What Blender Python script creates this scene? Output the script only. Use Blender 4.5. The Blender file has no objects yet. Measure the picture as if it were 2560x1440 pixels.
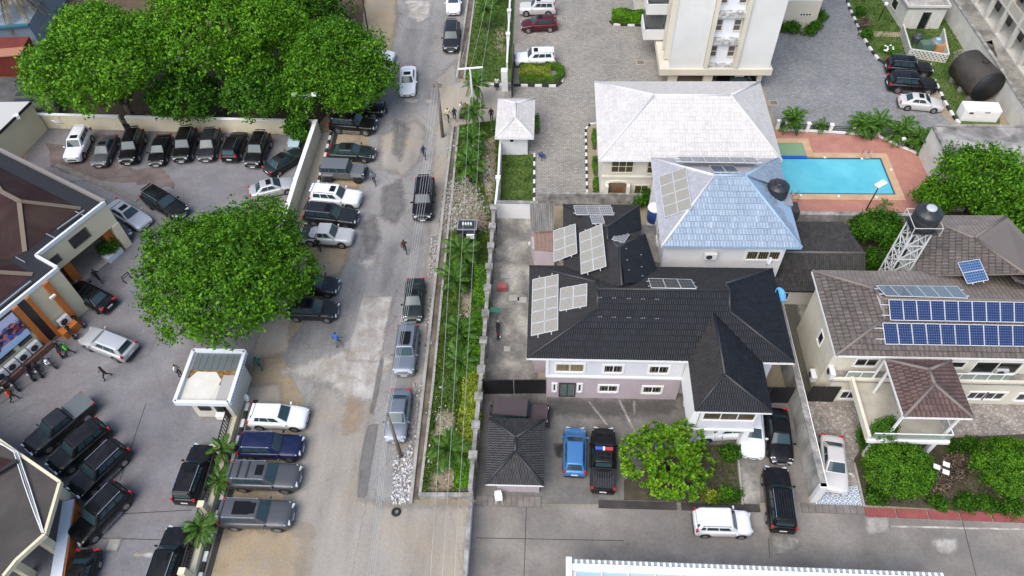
import bpy, bmesh, math, random
from mathutils import Vector, Matrix, noise
random.seed(7)
rad = math.radians
SC = bpy.context.scene
COL = SC.collection

# ---------------------------------------------------------------- camera
CAM_H = 50.0
FPX = 1835.68                                   # focal length in pixels of the 2560 px wide photograph
RT = Vector((0.99890084, 0.03877827, -0.02633164))
UP = Vector((-0.0139315, 0.78199198, 0.62313278))
FW = Vector((-0.04475514, 0.62208101, -0.78167269))
cam_d = bpy.data.cameras.new('camera')
cam = bpy.data.objects.new('camera', cam_d)
COL.objects.link(cam)
cam_d.sensor_width = 36.0
cam_d.lens = 36.0 * FPX / 2560.0
cam_d.clip_start = 0.5
cam_d.clip_end = 6000.0
cam.matrix_world = Matrix(((RT.x, UP.x, -FW.x, 0), (RT.y, UP.y, -FW.y, 0), (RT.z, UP.z, -FW.z, CAM_H), (0, 0, 0, 1)))
SC.camera = cam

# ---------------------------------------------------------------- light (bright overcast, glow from the far left)
SUN_AZ, SUN_EL = rad(-145.0), rad(55.0)          # azimuth clockwise from +Y
world = bpy.data.worlds.new('World')
SC.world = world
world.use_nodes = True
wn = world.node_tree
bg = wn.nodes['Background']
sky = wn.nodes.new('ShaderNodeTexSky')
sky.sky_type = 'NISHITA'
sky.sun_disc = False
sky.sun_elevation = SUN_EL
sky.sun_rotation = SUN_AZ
sky.altitude = 10
sky.air_density = 1.0
sky.dust_density = 2.5
sky.ozone_density = 1.0
wn.links.new(sky.outputs[0], bg.inputs['Color'])
bg.inputs['Strength'].default_value = 0.12
sun_d = bpy.data.lights.new('sun', 'SUN')
sun_d.energy = 1.5
sun_d.angle = rad(55)
sun_d.color = (1.0, 0.975, 0.945)
sun = bpy.data.objects.new('sun', sun_d)
COL.objects.link(sun)
sdir = Vector((math.sin(SUN_AZ) * math.cos(SUN_EL), math.cos(SUN_AZ) * math.cos(SUN_EL), math.sin(SUN_EL)))
sun.rotation_euler = (-sdir).to_track_quat('-Z', 'Y').to_euler()
sun.location = sdir * 200
vs = SC.view_settings
vs.view_transform = 'Standard'
vs.look = 'None'
vs.gamma = 1.0
vs.use_curve_mapping = False
vs.exposure = 0.95
SC.render.engine = 'CYCLES'
SC.cycles.max_bounces = 6
SC.cycles.transparent_max_bounces = 6
SC.cycles.use_denoising = True

# ---------------------------------------------------------------- survey helper: a sighted direction met with a level plane
def g(px, py, z=0.0):
    d = RT * ((px - 1280) / FPX) - UP * ((py - 720) / FPX) + FW
    t = (z - CAM_H) / d.z
    return Vector((d.x * t, d.y * t, z))

# ---------------------------------------------------------------- materials
def lin(c):
    return tuple(((x / 255.0) / 12.92 if x / 255.0 <= 0.04045 else ((x / 255.0 + 0.055) / 1.055) ** 2.4) for x in c)

def nodes_of(m):
    m.use_nodes = True
    nt = m.node_tree
    return nt, nt.nodes['Principled BSDF']

def plain(name, col, rough=0.6, metal=0.0, coat=0.0, spec=0.5, ior=1.5):
    m = bpy.data.materials.new(name)
    nt, b = nodes_of(m)
    b.inputs['Base Color'].default_value = (*col, 1)
    b.inputs['Roughness'].default_value = rough
    b.inputs['Metallic'].default_value = metal
    b.inputs['Coat Weight'].default_value = coat
    b.inputs['Coat Roughness'].default_value = 0.04
    b.inputs['Specular IOR Level'].default_value = spec
    b.inputs['IOR'].default_value = ior
    return m

def ramp_node(nt, stops, interp='LINEAR'):
    r = nt.nodes.new('ShaderNodeValToRGB')
    r.color_ramp.interpolation = interp
    e = r.color_ramp.elements
    while len(e) < len(stops):
        e.new(0.5)
    for el, (p, c) in zip(e, stops):
        el.position = p
        el.color = (*c, 1) if len(c) == 3 else c
    return r

def coords(nt, kind='Object', scale=(1, 1, 1), rot=(0, 0, 0)):
    tc = nt.nodes.new('ShaderNodeTexCoord')
    mp = nt.nodes.new('ShaderNodeMapping')
    mp.inputs['Scale'].default_value = scale
    mp.inputs['Rotation'].default_value = rot
    nt.links.new(tc.outputs[kind], mp.inputs['Vector'])
    return mp.outputs['Vector']

def noise_node(nt, vec, scale, detail=6, rough=0.6, dist=0.0):
    n = nt.nodes.new('ShaderNodeTexNoise')
    n.inputs['Scale'].default_value = scale
    n.inputs['Detail'].default_value = detail
    n.inputs['Roughness'].default_value = rough
    n.inputs['Distortion'].default_value = dist
    nt.links.new(vec, n.inputs['Vector'])
    return n

def mixc(nt, mode, fac, a, b):
    m = nt.nodes.new('ShaderNodeMix')
    m.data_type = 'RGBA'
    m.blend_type = mode
    for sock, v in ((m.inputs[0], fac), (m.inputs[6], a), (m.inputs[7], b)):
        if hasattr(v, 'links'):
            nt.links.new(v, sock)
        elif isinstance(v, (int, float)):
            sock.default_value = v
        else:
            sock.default_value = (*v, 1)
    return m.outputs[2]

def bump_to(nt, b, height, strength=0.3, dist=0.02):
    bp = nt.nodes.new('ShaderNodeBump')
    bp.inputs['Strength'].default_value = strength
    bp.inputs['Distance'].default_value = dist
    nt.links.new(height, bp.inputs['Height'])
    prev = b.inputs['Normal'].links
    if prev:
        nt.links.new(prev[0].from_socket, bp.inputs['Normal'])
    nt.links.new(bp.outputs[0], b.inputs['Normal'])

def weathered(name, stops, scale=0.5, stretch=(1, 1, 1), fine=0.25, fine_scale=9.0, rough=0.85, bump=0.25,
              blotch=None, blotch_scale=0.12, blotch_amt=0.6, speck=None, kind='Object', metal=0.0, spec=0.3, detail=8):
    """procedural surface: a broad stain ramp, large blotches and fine grain"""
    m = bpy.data.materials.new(name)
    nt, b = nodes_of(m)
    b.inputs['Roughness'].default_value = rough
    b.inputs['Metallic'].default_value = metal
    b.inputs['Specular IOR Level'].default_value = spec
    v = coords(nt, kind, stretch)
    n1 = noise_node(nt, v, scale, detail, 0.62)
    r1 = ramp_node(nt, stops)
    nt.links.new(n1.outputs['Fac'], r1.inputs[0])
    c = r1.outputs[0]
    v2 = coords(nt, kind)
    if blotch:
        n2 = noise_node(nt, v2, blotch_scale, 7, 0.6, 0.4)
        r2 = ramp_node(nt, [(0.46, (0, 0, 0)), (0.62, (blotch_amt,) * 3)])
        nt.links.new(n2.outputs['Fac'], r2.inputs[0])
        c = mixc(nt, 'MIX', r2.outputs[0], c, blotch)
    n3 = noise_node(nt, v2, fine_scale, 5, 0.7)
    r3 = ramp_node(nt, [(0.25, (1 - fine,) * 3), (0.75, (1 + fine * 0.6,) * 3)])
    nt.links.new(n3.outputs['Fac'], r3.inputs[0])
    c = mixc(nt, 'MULTIPLY', 1.0, c, r3.outputs[0])
    if speck:
        col, sc, thr = speck
        n4 = noise_node(nt, v2, sc, 4, 0.8)
        r4 = ramp_node(nt, [(thr, (0, 0, 0)), (thr + 0.06, (1, 1, 1))])
        nt.links.new(n4.outputs['Fac'], r4.inputs[0])
        c = mixc(nt, 'MIX', r4.outputs[0], c, col)
    nt.links.new(c, b.inputs['Base Color'])
    if bump:
        bump_to(nt, b, n3.outputs['Fac'], bump, 0.03)
    return m

def add_cracks(m, scale=0.25, width=0.006, col=(0.03, 0.03, 0.03), amt=0.6):
    nt, b = nodes_of(m)
    src = b.inputs['Base Color'].links[0].from_socket
    v = coords(nt, 'Object')
    n = noise_node(nt, v, 1.2, 5, 0.6)
    add = nt.nodes.new('ShaderNodeVectorMath')
    add.operation = 'MULTIPLY_ADD'
    add.inputs[1].default_value = (0.9, 0.9, 0)
    nt.links.new(n.outputs['Color'], add.inputs[0])
    nt.links.new(v, add.inputs[2])
    vo = nt.nodes.new('ShaderNodeTexVoronoi')
    vo.feature = 'DISTANCE_TO_EDGE'
    vo.inputs['Scale'].default_value = scale
    nt.links.new(add.outputs[0], vo.inputs['Vector'])
    r = ramp_node(nt, [(0.0, (amt,) * 3), (width, (0, 0, 0))])
    nt.links.new(vo.outputs['Distance'], r.inputs[0])
    c = mixc(nt, 'MIX', r.outputs[0], src, col)
    nt.links.new(c, b.inputs['Base Color'])
    return m

def leaf_mat(name, dark, mid, light, rough=0.55, trans=0.25):
    m = bpy.data.materials.new(name)
    nt, b = nodes_of(m)
    ge = nt.nodes.new('ShaderNodeNewGeometry')
    r = ramp_node(nt, [(0.0, dark), (0.5, mid), (1.0, light)])
    nt.links.new(ge.outputs['Random Per Island'], r.inputs[0])
    n = noise_node(nt, coords(nt), 1.0, 4)
    r2 = ramp_node(nt, [(0.36, (0.52, 0.56, 0.5)), (0.5, (0.95, 0.95, 0.95)), (0.66, (1.3, 1.22, 1.1))])
    nt.links.new(n.outputs['Fac'], r2.inputs[0])
    c = mixc(nt, 'MULTIPLY', 1.0, r.outputs[0], r2.outputs[0])
    nt.links.new(c, b.inputs['Base Color'])
    b.inputs['Roughness'].default_value = rough
    b.inputs['Specular IOR Level'].default_value = 0.2
    tr = nt.nodes.new('ShaderNodeBsdfTranslucent')
    nt.links.new(c, tr.inputs['Color'])
    mx = nt.nodes.new('ShaderNodeMixShader')
    mx.inputs[0].default_value = trans
    nt.links.new(b.outputs[0], mx.inputs[1])
    nt.links.new(tr.outputs[0], mx.inputs[2])
    nt.links.new(mx.outputs[0], nt.nodes['Material Output'].inputs['Surface'])
    return m

# ---------------------------------------------------------------- objects
def tag(o, label=None, cat=None, group=None, kind=None):
    if label: o['label'] = label
    if cat: o['category'] = cat
    if group: o['group'] = group
    if kind: o['kind'] = kind
    return o

def empty(name, loc=(0, 0, 0), rz=0.0):
    o = bpy.data.objects.new(name, None)
    COL.objects.link(o)
    o.location = loc
    o.rotation_euler = (0, 0, rz)
    o.empty_display_size = 0.3
    return o

def link(name, me, parent=None, mats=None, world_coords=True):
    o = bpy.data.objects.new(name, me)
    COL.objects.link(o)
    if parent is not None:
        o.parent = parent
        if world_coords:
            p, off = parent, Vector((0, 0, 0))
            if parent.type == 'EMPTY':
                o.matrix_parent_inverse = Matrix.Translation(-parent.location)
    if mats is not None:
        for m in (mats if isinstance(mats, (list, tuple)) else [mats]):
            me.materials.append(m)
    return o

class MB:
    """collects faces for one mesh object"""
    def __init__(s):
        s.v, s.f, s.m, s.sm = [], [], [], []
        s.cur = 0
        s.smooth = False
    def face(s, pts):
        i = len(s.v)
        s.v += [tuple(p) for p in pts]
        s.f.append(tuple(range(i, i + len(pts))))
        s.m.append(s.cur); s.sm.append(s.smooth)
    def grid(s, rows, close_u=False, close_v=False):
        i0 = len(s.v); nr, nc = len(rows), len(rows[0])
        for r in rows: s.v += [tuple(p) for p in r]
        for a in range(nr if close_v else nr - 1):
            for b in range(nc if close_u else nc - 1):
                a2, b2 = (a + 1) % nr, (b + 1) % nc
                s.f.append((i0 + a * nc + b, i0 + a * nc + b2, i0 + a2 * nc + b2, i0 + a2 * nc + b))
                s.m.append(s.cur); s.sm.append(s.smooth)
    def box(s, c, size, rz=0.0, M=None):
        hx, hy, hz = size[0] / 2, size[1] / 2, size[2] / 2
        R = Matrix.Rotation(rz, 4, 'Z') if M is None else M
        P = [Vector(c) + (R @ Vector((x * hx, y * hy, z * hz))) for x in (-1, 1) for y in (-1, 1) for z in (-1, 1)]
        i = len(s.v)
        s.v += [tuple(p) for p in P]
        for q in ((0, 1, 3, 2), (4, 6, 7, 5), (0, 4, 5, 1), (2, 3, 7, 6), (0, 2, 6, 4), (1, 5, 7, 3)):
            s.f.append(tuple(i + k for k in q)); s.m.append(s.cur); s.sm.append(False)
    def bar(s, a, b, w, h=None, up=(0, 0, 1)):
        """rectangular bar between two points"""
        a, b = Vector(a), Vector(b)
        d = (b - a)
        L = d.length
        if L < 1e-6: return
        x = d / L
        u = Vector(up)
        y = u.cross(x)
        if y.length < 1e-4: y = Vector((1, 0, 0)).cross(x)
        y.normalize()
        z = x.cross(y)
        M = Matrix((x, y, z)).transposed().to_4x4()
        s.box((a + b) / 2, (L, w, h or w), M=M)
    def prism(s, poly, z0, z1, bottom=False):
        """poly: list of (x, y), extruded"""
        n = len(poly)
        ar = sum(poly[i][0] * poly[(i + 1) % n][1] - poly[(i + 1) % n][0] * poly[i][1] for i in range(n))
        if ar < 0: poly = poly[::-1]
        for i in range(n):
            a, b = poly[i], poly[(i + 1) % n]
            s.face([(a[0], a[1], z0), (b[0], b[1], z0), (b[0], b[1], z1), (a[0], a[1], z1)])
        s.face([(p[0], p[1], z1) for p in poly])
        if bottom: s.face([(p[0], p[1], z0) for p in poly[::-1]])
    def tube(s, pts, r, n=8, r2=None, cap=True):
        pts = [Vector(p) for p in pts]
        rows = []
        L = len(pts)
        for i, p in enumerate(pts):
            d = (pts[min(i + 1, L - 1)] - pts[max(i - 1, 0)])
            if d.length < 1e-6: d = Vector((0, 0, 1))
            d.normalize()
            u = Vector((0, 0, 1)).cross(d)
            if u.length < 1e-3: u = Vector((1, 0, 0))
            u.normalize(); w = d.cross(u)
            if isinstance(r, (list, tuple)): rr = r[i]
            else: rr = r if r2 is None else r + (r2 - r) * i / max(1, L - 1)
            rows.append([p + (u * math.cos(t) + w * math.sin(t)) * rr for t in [2 * math.pi * k / n for k in range(n)]])
        sm = s.smooth; s.smooth = True
        s.grid(rows, close_u=True)
        s.smooth = sm
        if cap:
            s.face(rows[0][::-1]); s.face(rows[-1])
    def lathe(s, prof, c=(0, 0, 0), n=20, axis='Z'):
        rows = []
        for (r, z) in prof:
            row = []
            for k in range(n):
                t = 2 * math.pi * k / n
                q = (r * math.cos(t), r * math.sin(t), z)
                if axis == 'Y': q = (q[0], q[2], q[1])
                if axis == 'X': q = (q[2], q[0], q[1])
                row.append((q[0] + c[0], q[1] + c[1], q[2] + c[2]))
            rows.append(row)
        s.grid(rows, close_u=True)
    def mesh(s, name, fix=True):
        me = bpy.data.meshes.new(name)
        me.from_pydata(s.v, [], s.f)
        me.polygons.foreach_set('material_index', s.m)
        me.polygons.foreach_set('use_smooth', s.sm)
        if fix:
            bm = bmesh.new(); bm.from_mesh(me)
            bmesh.ops.remove_doubles(bm, verts=bm.verts, dist=1e-5)
            bmesh.ops.recalc_face_normals(bm, faces=bm.faces)
            bm.to_mesh(me); bm.free()
        me.update()
        return me
    def build(s, name, mats, parent=None, fix=True, world_coords=True):
        return link(name, s.mesh(name, fix), parent, mats, world_coords)

def sheet(name, px, z, m, jit=0.0, step=0.5, world=False, parent=None, kind='structure'):
    """a thin level sheet of ground; px = sighted outline"""
    P = [Vector((p[0], p[1], z)) if world else g(p[0], p[1], z) for p in px]
    if jit:
        Q = []
        for i, a in enumerate(P):
            b = P[(i + 1) % len(P)]
            n = max(1, int((b - a).length / step))
            for k in range(n):
                q = a.lerp(b, k / n)
                Q.append(q + Vector((noise.noise(q * 0.9) + .5 * noise.noise(q * 3.1), noise.noise(q * 0.9 + Vector((9, 4, 1))) + .5 * noise.noise(q * 3.1 + Vector((3, 4, 1))), 0)) * jit)
        P = Q
    me = bpy.data.meshes.new(name)
    bm = bmesh.new()
    f = bm.faces.new([bm.verts.new(p) for p in P])
    f.normal_update()
    if f.normal.z < 0: bmesh.ops.reverse_faces(bm, faces=[f])
    bmesh.ops.triangulate(bm, faces=bm.faces[:])
    bm.to_mesh(me); bm.free()
    o = link(name, me, parent, m)
    if kind and parent is None: o['kind'] = kind
    if kind == 'stuff': o['kind'] = kind
    return o

def copy_tree(o, parent=None):
    c = o.copy()
    COL.objects.link(c)
    if parent is not None:
        c.parent = parent
        c.matrix_parent_inverse = o.matrix_parent_inverse.copy()
    for ch in o.children:
        copy_tree(ch, c)
    return c

import numpy as np
def soft_sheet(name, px, z, m, soft=0.5, step=0.25, world=False):
    """a stain or patch of ground with a worn, ragged outline"""
    P = np.array([p[:2] if world else tuple(g(p[0], p[1], z)[:2]) for p in px])
    lo, hi = P.min(0) - soft, P.max(0) + soft
    nx, ny = [max(2, int(v / step) + 1) for v in (hi - lo)]
    X, Y = np.meshgrid(np.linspace(lo[0], hi[0], nx), np.linspace(lo[1], hi[1], ny))
    ins = np.zeros(X.shape, bool); D = np.full(X.shape, 1e9)
    for i in range(len(P)):
        a, b = P[i - 1], P[i]; ab = b - a
        t = np.clip(((X - a[0]) * ab[0] + (Y - a[1]) * ab[1]) / (ab @ ab), 0, 1)
        D = np.minimum(D, np.hypot(X - a[0] - t * ab[0], Y - a[1] - t * ab[1]))
        ins ^= ((b[1] > Y) != (a[1] > Y)) & (X < (a[0] - b[0]) * (Y - b[1]) / (a[1] - b[1] + 1e-12) + b[0])
    M = np.clip(.5 + np.where(ins, D, -D) / (2 * soft), 0, 1)
    me = bpy.data.meshes.new(name)
    me.from_pydata([(x, y, z) for x, y in zip(X.ravel(), Y.ravel())], [], [(j * nx + i, j * nx + i + 1, j * nx + nx + i + 1, j * nx + nx + i) for j in range(ny - 1) for i in range(nx - 1) if M[j:j + 2, i:i + 2].max() > 0])
    at = me.attributes.new('wear', 'FLOAT', 'POINT'); at.data.foreach_set('value', M.ravel().astype(np.float32))
    k = m.name + '_worn'
    mm = bpy.data.materials.get(k)
    if not mm:
        mm = m.copy(); mm.name = k; nt = mm.node_tree; b = nt.nodes['Principled BSDF']
        an = nt.nodes.new('ShaderNodeAttribute'); an.attribute_name = 'wear'
        n = noise_node(nt, coords(nt), 1.6, 8, 0.7)
        ad = nt.nodes.new('ShaderNodeMath'); ad.operation = 'MULTIPLY_ADD'; ad.inputs[1].default_value = 0.9
        nt.links.new(n.outputs['Fac'], ad.inputs[0]); nt.links.new(an.outputs['Fac'], ad.inputs[2])
        r = ramp_node(nt, [(0.34, (0, 0, 0)), (0.62, (.9,) * 3)]); hf = nt.nodes.new('ShaderNodeMath'); hf.operation = 'MULTIPLY'; hf.inputs[1].default_value = 0.5
        nt.links.new(ad.outputs[0], hf.inputs[0]); nt.links.new(hf.outputs[0], r.inputs[0]); nt.links.new(r.outputs[0], b.inputs['Alpha'])
    o = link(name, me, None, mm); o['kind'] = 'structure'
    return o

# common paints
WHITE = plain('white_paint', (0.78, 0.78, 0.76), 0.6)
BLACK = plain('black_matt', (0.012, 0.012, 0.013), 0.6)
GLASS = plain('dark_window_glass', (0.012, 0.014, 0.016), 0.06, spec=0.8)
STEEL = plain('galvanised_steel', (0.42, 0.43, 0.44), 0.45, 0.6)
# ================================================================ GROUND
M_dirt = weathered('dusty_earth', [(0.3, (0.20, 0.155, 0.10)), (0.5, (0.30, 0.245, 0.165)), (0.72, (0.36, 0.32, 0.25))], 0.25, fine=0.3, fine_scale=6, rough=0.95)
M_sand = weathered('ochre_sand', [(0.3, (0.30, 0.235, 0.145)), (0.52, (0.37, 0.29, 0.185)), (0.75, (0.34, 0.305, 0.25))], 0.35, fine=0.22, fine_scale=7, rough=0.97,
                   blotch=(0.30, 0.265, 0.22), blotch_scale=0.5, blotch_amt=0.7)
M_road = weathered('worn_asphalt_under_dust', [(0.28, (0.135, 0.131, 0.127)), (0.45, (0.205, 0.198, 0.19)), (0.6, (0.26, 0.25, 0.236)), (0.8, (0.33, 0.315, 0.29))], 0.55,
                   stretch=(1, 0.22, 1), fine=0.3, fine_scale=5, rough=0.9, blotch=(0.31, 0.295, 0.27), blotch_scale=0.13, blotch_amt=0.65, speck=((0.42, 0.40, 0.37), 2.2, 0.66))
add_cracks(M_road, 0.2, 0.006, (0.07, 0.067, 0.063), 0.65)
M_apron = weathered('pale_dusty_concrete_road', [(0.28, (0.21, 0.19, 0.17)), (0.45, (0.30, 0.275, 0.24)), (0.62, (0.365, 0.335, 0.29)), (0.8, (0.44, 0.41, 0.36))], 0.5,
                    stretch=(1, 0.2, 1), fine=0.18, fine_scale=5, rough=0.93, blotch=(0.37, 0.30, 0.21), blotch_scale=0.15, blotch_amt=0.5)
add_cracks(M_apron, 0.12, 0.003, (0.12, 0.11, 0.10), 0.5)
M_tarpatch = weathered('tar_patch', [(0.3, (0.13, 0.125, 0.12)), (0.6, (0.19, 0.18, 0.17)), (0.8, (0.27, 0.25, 0.23))], 1.2, fine=0.25, rough=0.9)
M_palepatch = weathered('pale_mortar_patch', [(0.25, (0.27, 0.25, 0.22)), (0.45, (0.40, 0.375, 0.34)), (0.62, (0.53, 0.51, 0.47)), (0.8, (0.58, 0.56, 0.53))], 0.8, stretch=(1, .5, 1),
                        fine=0.3, rough=0.95, blotch=(0.28, 0.23, 0.18), blotch_scale=0.9, blotch_amt=0.6)
M_rust = weathered('rusty_earth_stain', [(0.3, (0.31, 0.21, 0.13)), (0.6, (0.36, 0.27, 0.19)), (0.8, (0.38, 0.32, 0.25))], 1.0, fine=0.2, rough=0.95)
M_lot = weathered('parking_concrete', [(0.25, (0.115, 0.113, 0.118)), (0.45, (0.18, 0.176, 0.182)), (0.6, (0.23, 0.225, 0.23)), (0.8, (0.28, 0.272, 0.275))], 0.22,
                  fine=0.2, fine_scale=4, rough=0.8, blotch=(0.155, 0.132, 0.128), blotch_scale=0.22, blotch_amt=0.6, spec=0.35)
add_cracks(M_lot, 0.09, 0.002, (0.09, 0.085, 0.08), 0.4)
M_yard = weathered('dark_yard_concrete', [(0.25, (0.075, 0.07, 0.065)), (0.45, (0.135, 0.128, 0.12)), (0.65, (0.19, 0.18, 0.165)), (0.85, (0.27, 0.255, 0.235))], 0.3,
                   fine=0.22, fine_scale=4, rough=0.85, blotch=(0.24, 0.22, 0.195), blotch_scale=0.2, blotch_amt=0.7)
M_lane = weathered('lane_concrete', [(0.25, (0.135, 0.12, 0.105)), (0.45, (0.215, 0.195, 0.17)), (0.62, (0.275, 0.25, 0.22)), (0.85, (0.36, 0.335, 0.30))], 0.28,
                   fine=0.2, fine_scale=5, rough=0.85, blotch=(0.155, 0.145, 0.14), blotch_scale=0.16, blotch_amt=0.65)
M_sideyard = weathered('stained_side_yard', [(0.28, (0.11, 0.105, 0.095)), (0.45, (0.25, 0.235, 0.20)), (0.6, (0.38, 0.355, 0.31)), (0.8, (0.45, 0.43, 0.38))], 0.45,
                       fine=0.3, fine_scale=4, rough=0.9, blotch=(0.13, 0.125, 0.12), blotch_scale=0.4, blotch_amt=0.8)
M_soil = weathered('garden_soil', [(0.3, (0.045, 0.038, 0.028)), (0.55, (0.085, 0.07, 0.05)), (0.8, (0.15, 0.12, 0.085))], 0.8, fine=0.4, rough=1.0)
M_lawn = weathered('lawn_soil', [(0.3, (0.045, 0.075, 0.018)), (0.5, (0.075, 0.125, 0.028)), (0.68, (0.12, 0.15, 0.045)), (0.82, (0.25, 0.205, 0.12))], 0.5, fine=0.4, fine_scale=10, rough=1.0)
M_deck = weathered('terracotta_deck', [(0.3, (0.33, 0.15, 0.115)), (0.55, (0.41, 0.195, 0.15)), (0.8, (0.46, 0.25, 0.20))], 0.6, fine=0.15, fine_scale=8, rough=0.8)
M_coping = weathered('pool_coping_stone', [(0.3, (0.44, 0.27, 0.16)), (0.6, (0.54, 0.36, 0.23)), (0.8, (0.58, 0.42, 0.29))], 0.8, fine=0.15, rough=0.75)

def paver_mat(name, cols, u, v, rot=0.0, mortar=(0.12, 0.115, 0.105), msize=0.02):
    m = bpy.data.materials.new(name)
    nt, b = nodes_of(m)
    vec = coords(nt, 'Object', (1, 1, 1), (0, 0, rot))
    br = nt.nodes.new('ShaderNodeTexBrick')
    br.inputs['Scale'].default_value = 1.0
    br.inputs['Brick Width'].default_value = u
    br.inputs['Row Height'].default_value = v
    br.inputs['Mortar Size'].default_value = msize
    br.inputs['Color1'].default_value = (*cols[0], 1)
    br.inputs['Color2'].default_value = (*cols[1], 1)
    br.inputs['Mortar'].default_value = (*mortar, 1)
    nt.links.new(vec, br.inputs['Vector'])
    n = noise_node(nt, coords(nt), 0.22, 8, 0.65)
    r = ramp_node(nt, [(0.3, (0.78, 0.77, 0.76)), (0.5, (1, 1, 1)), (0.72, (1.18, 1.14, 1.08))])
    nt.links.new(n.outputs['Fac'], r.inputs[0])
    c = mixc(nt, 'MULTIPLY', 1.0, br.outputs['Color'], r.outputs[0])
    n2 = noise_node(nt, coords(nt), 3.0, 5, 0.75)
    r2 = ramp_node(nt, [(0.3, (0.75,) * 3), (0.7, (1.2,) * 3)])
    nt.links.new(n2.outputs['Fac'], r2.inputs[0])
    c = mixc(nt, 'MULTIPLY', 1.0, c, r2.outputs[0])
    nt.links.new(c, b.inputs['Base Color'])
    b.inputs['Roughness'].default_value = 0.85
    bump_to(nt, b, br.outputs['Fac'], -0.4, 0.02)
    return m

M_paver = paver_mat('interlocking_pavers', ((0.245, 0.23, 0.205), (0.33, 0.305, 0.265)), 0.42, 0.21)
M_paver_grey = paver_mat('grey_interlocking_pavers', ((0.20, 0.205, 0.21), (0.265, 0.27, 0.275)), 0.42, 0.21)

def crazy_mat(name, c1, c2, joint, scale):
    m = bpy.data.materials.new(name)
    nt, b = nodes_of(m)
    v = coords(nt)
    vo = nt.nodes.new('ShaderNodeTexVoronoi'); vo.inputs['Scale'].default_value = scale
    nt.links.new(v, vo.inputs['Vector'])
    r = ramp_node(nt, [(0.2, c1), (0.8, c2)])
    nt.links.new(vo.outputs['Color'], r.inputs[0])
    ve = nt.nodes.new('ShaderNodeTexVoronoi'); ve.feature = 'DISTANCE_TO_EDGE'; ve.inputs['Scale'].default_value = scale
    nt.links.new(v, ve.inputs['Vector'])
    rj = ramp_node(nt, [(0.03, (1, 1, 1)), (0.09, (0, 0, 0))])
    nt.links.new(ve.outputs['Distance'], rj.inputs[0])
    c = mixc(nt, 'MIX', rj.outputs[0], r.outputs[0], joint)
    n = noise_node(nt, v, 0.5, 6)
    r2 = ramp_node(nt, [(0.3, (0.7,) * 3), (0.7, (1.2,) * 3)])
    nt.links.new(n.outputs['Fac'], r2.inputs[0])
    nt.links.new(mixc(nt, 'MULTIPLY', 1.0, c, r2.outputs[0]), b.inputs['Base Color'])
    b.inputs['Roughness'].default_value = 0.8
    bump_to(nt, b, ve.outputs['Distance'], 0.3, 0.03)
    return m
M_crazy = crazy_mat('crazy_paving', (0.25, 0.215, 0.185), (0.40, 0.37, 0.34), (0.20, 0.165, 0.14), 4.2)

# the base sheet reaches the horizon
sheet('ground', [(-2500, -2500), (2500, -2500), (2500, 2500), (-2500, 2500)], 0.0, M_dirt, world=True)

WALL_L = [(797, 333), (753, 480), (612, 950), (480, 1440), (400, 1720)]      # foot of the left compound wall
def on_wall(y, dx=0.0):
    for (x0, y0), (x1, y1) in zip(WALL_L, WALL_L[1:]):
        if y <= y1 or (x1, y1) == WALL_L[-1]:
            t = (y - y0) / (y1 - y0)
            return (x0 + (x1 - x0) * t + dx, y)

# street between the two compounds
sheet('road', [(985, -300), (1195, -300), (1172, 0), (1142, 200), (1150, 250), (1132, 317), (1103, 570), (1060, 960), (1027, 1262), (1180, 1262), (1164, 1440), (1120, 1800), (820, 1800),
               (700, 1200), (760, 1000), (700, 880), (840, 700), (880, 560), (905, 430), (925, 330), (962, 200), (985, 60)], 0.004, M_road)
soft_sheet('concrete_apron', [(930, 1000), (905, 1240), (955, 1262), (1180, 1262), (1164, 1440), (1120, 1800), (560, 1800), (600, 1440), (720, 1290), (765, 1060), (800, 960)], 0.008, M_apron, 0.8)
soft_sheet('road_dust', [(800, 890), (880, 870), (950, 880), (990, 900), (950, 960), (930, 1010), (860, 1000), (820, 960), (700, 930)], 0.012, M_palepatch, 0.8)
soft_sheet('mortar_patch', [(905, 741), (980, 742), (958, 860), (950, 905), (865, 900)], 0.016, M_palepatch, 0.2)
soft_sheet('tar_patch', [(948, 905), (962, 880), (945, 985), (930, 1038), (928, 1030)], 0.016, M_tarpatch, 0.15)
soft_sheet('tar_patch', [(922, 1062), (944, 1062), (930, 1150), (915, 1242), (893, 1242), (905, 1130)], 0.016, M_tarpatch, 0.15)
soft_sheet('rust_stain', [(878, 995), (898, 1010), (902, 1040), (885, 1075), (868, 1078), (862, 1050), (874, 1030)], 0.02, M_rust, 0.9)
soft_sheet('faded_crossing', [(1010, 245), (1047, 246), (1044, 258), (1008, 256)], 0.008, M_palepatch, 0.2)
soft_sheet('faded_crossing', [(1063, 247), (1085, 247), (1083, 258), (1062, 257)], 0.008, M_palepatch, 0.2)
soft_sheet('pale_road_patch', [(1010, 0), (1080, 0), (1075, 40), (1050, 60), (1020, 40)], 0.008, M_palepatch, 0.7)
soft_sheet('pale_road_patch', [(890, 655), (945, 640), (940, 665), (915, 670)], 0.008, M_palepatch, 0.7)
soft_sheet('pale_road_patch', [(950, 340), (1040, 300), (1070, 330), (1050, 400), (1010, 440), (950, 420)], 0.008, M_apron, 0.7)
soft_sheet('pale_road_patch', [(1085, 200), (1140, 150), (1150, 240), (1100, 260)], 0.0085, M_apron, 0.7)
# the dusty verge right of the road
soft_sheet('verge_dust', [(1096, 262), (1132, 317), (1103, 570), (1060, 960), (1027, 1262), (985, 1262), (1000, 1120), (1030, 960), (1050, 800), (1072, 600), (1080, 420)], 0.0125, M_apron, 0.5)
sheet('pale_path', [(1150, 205), (1175, 200), (1270, 210), (1275, 248), (1230, 300), (1175, 310), (1132, 317), (1096, 262), (1120, 215)], 0.016, M_apron, 0.12)
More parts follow.
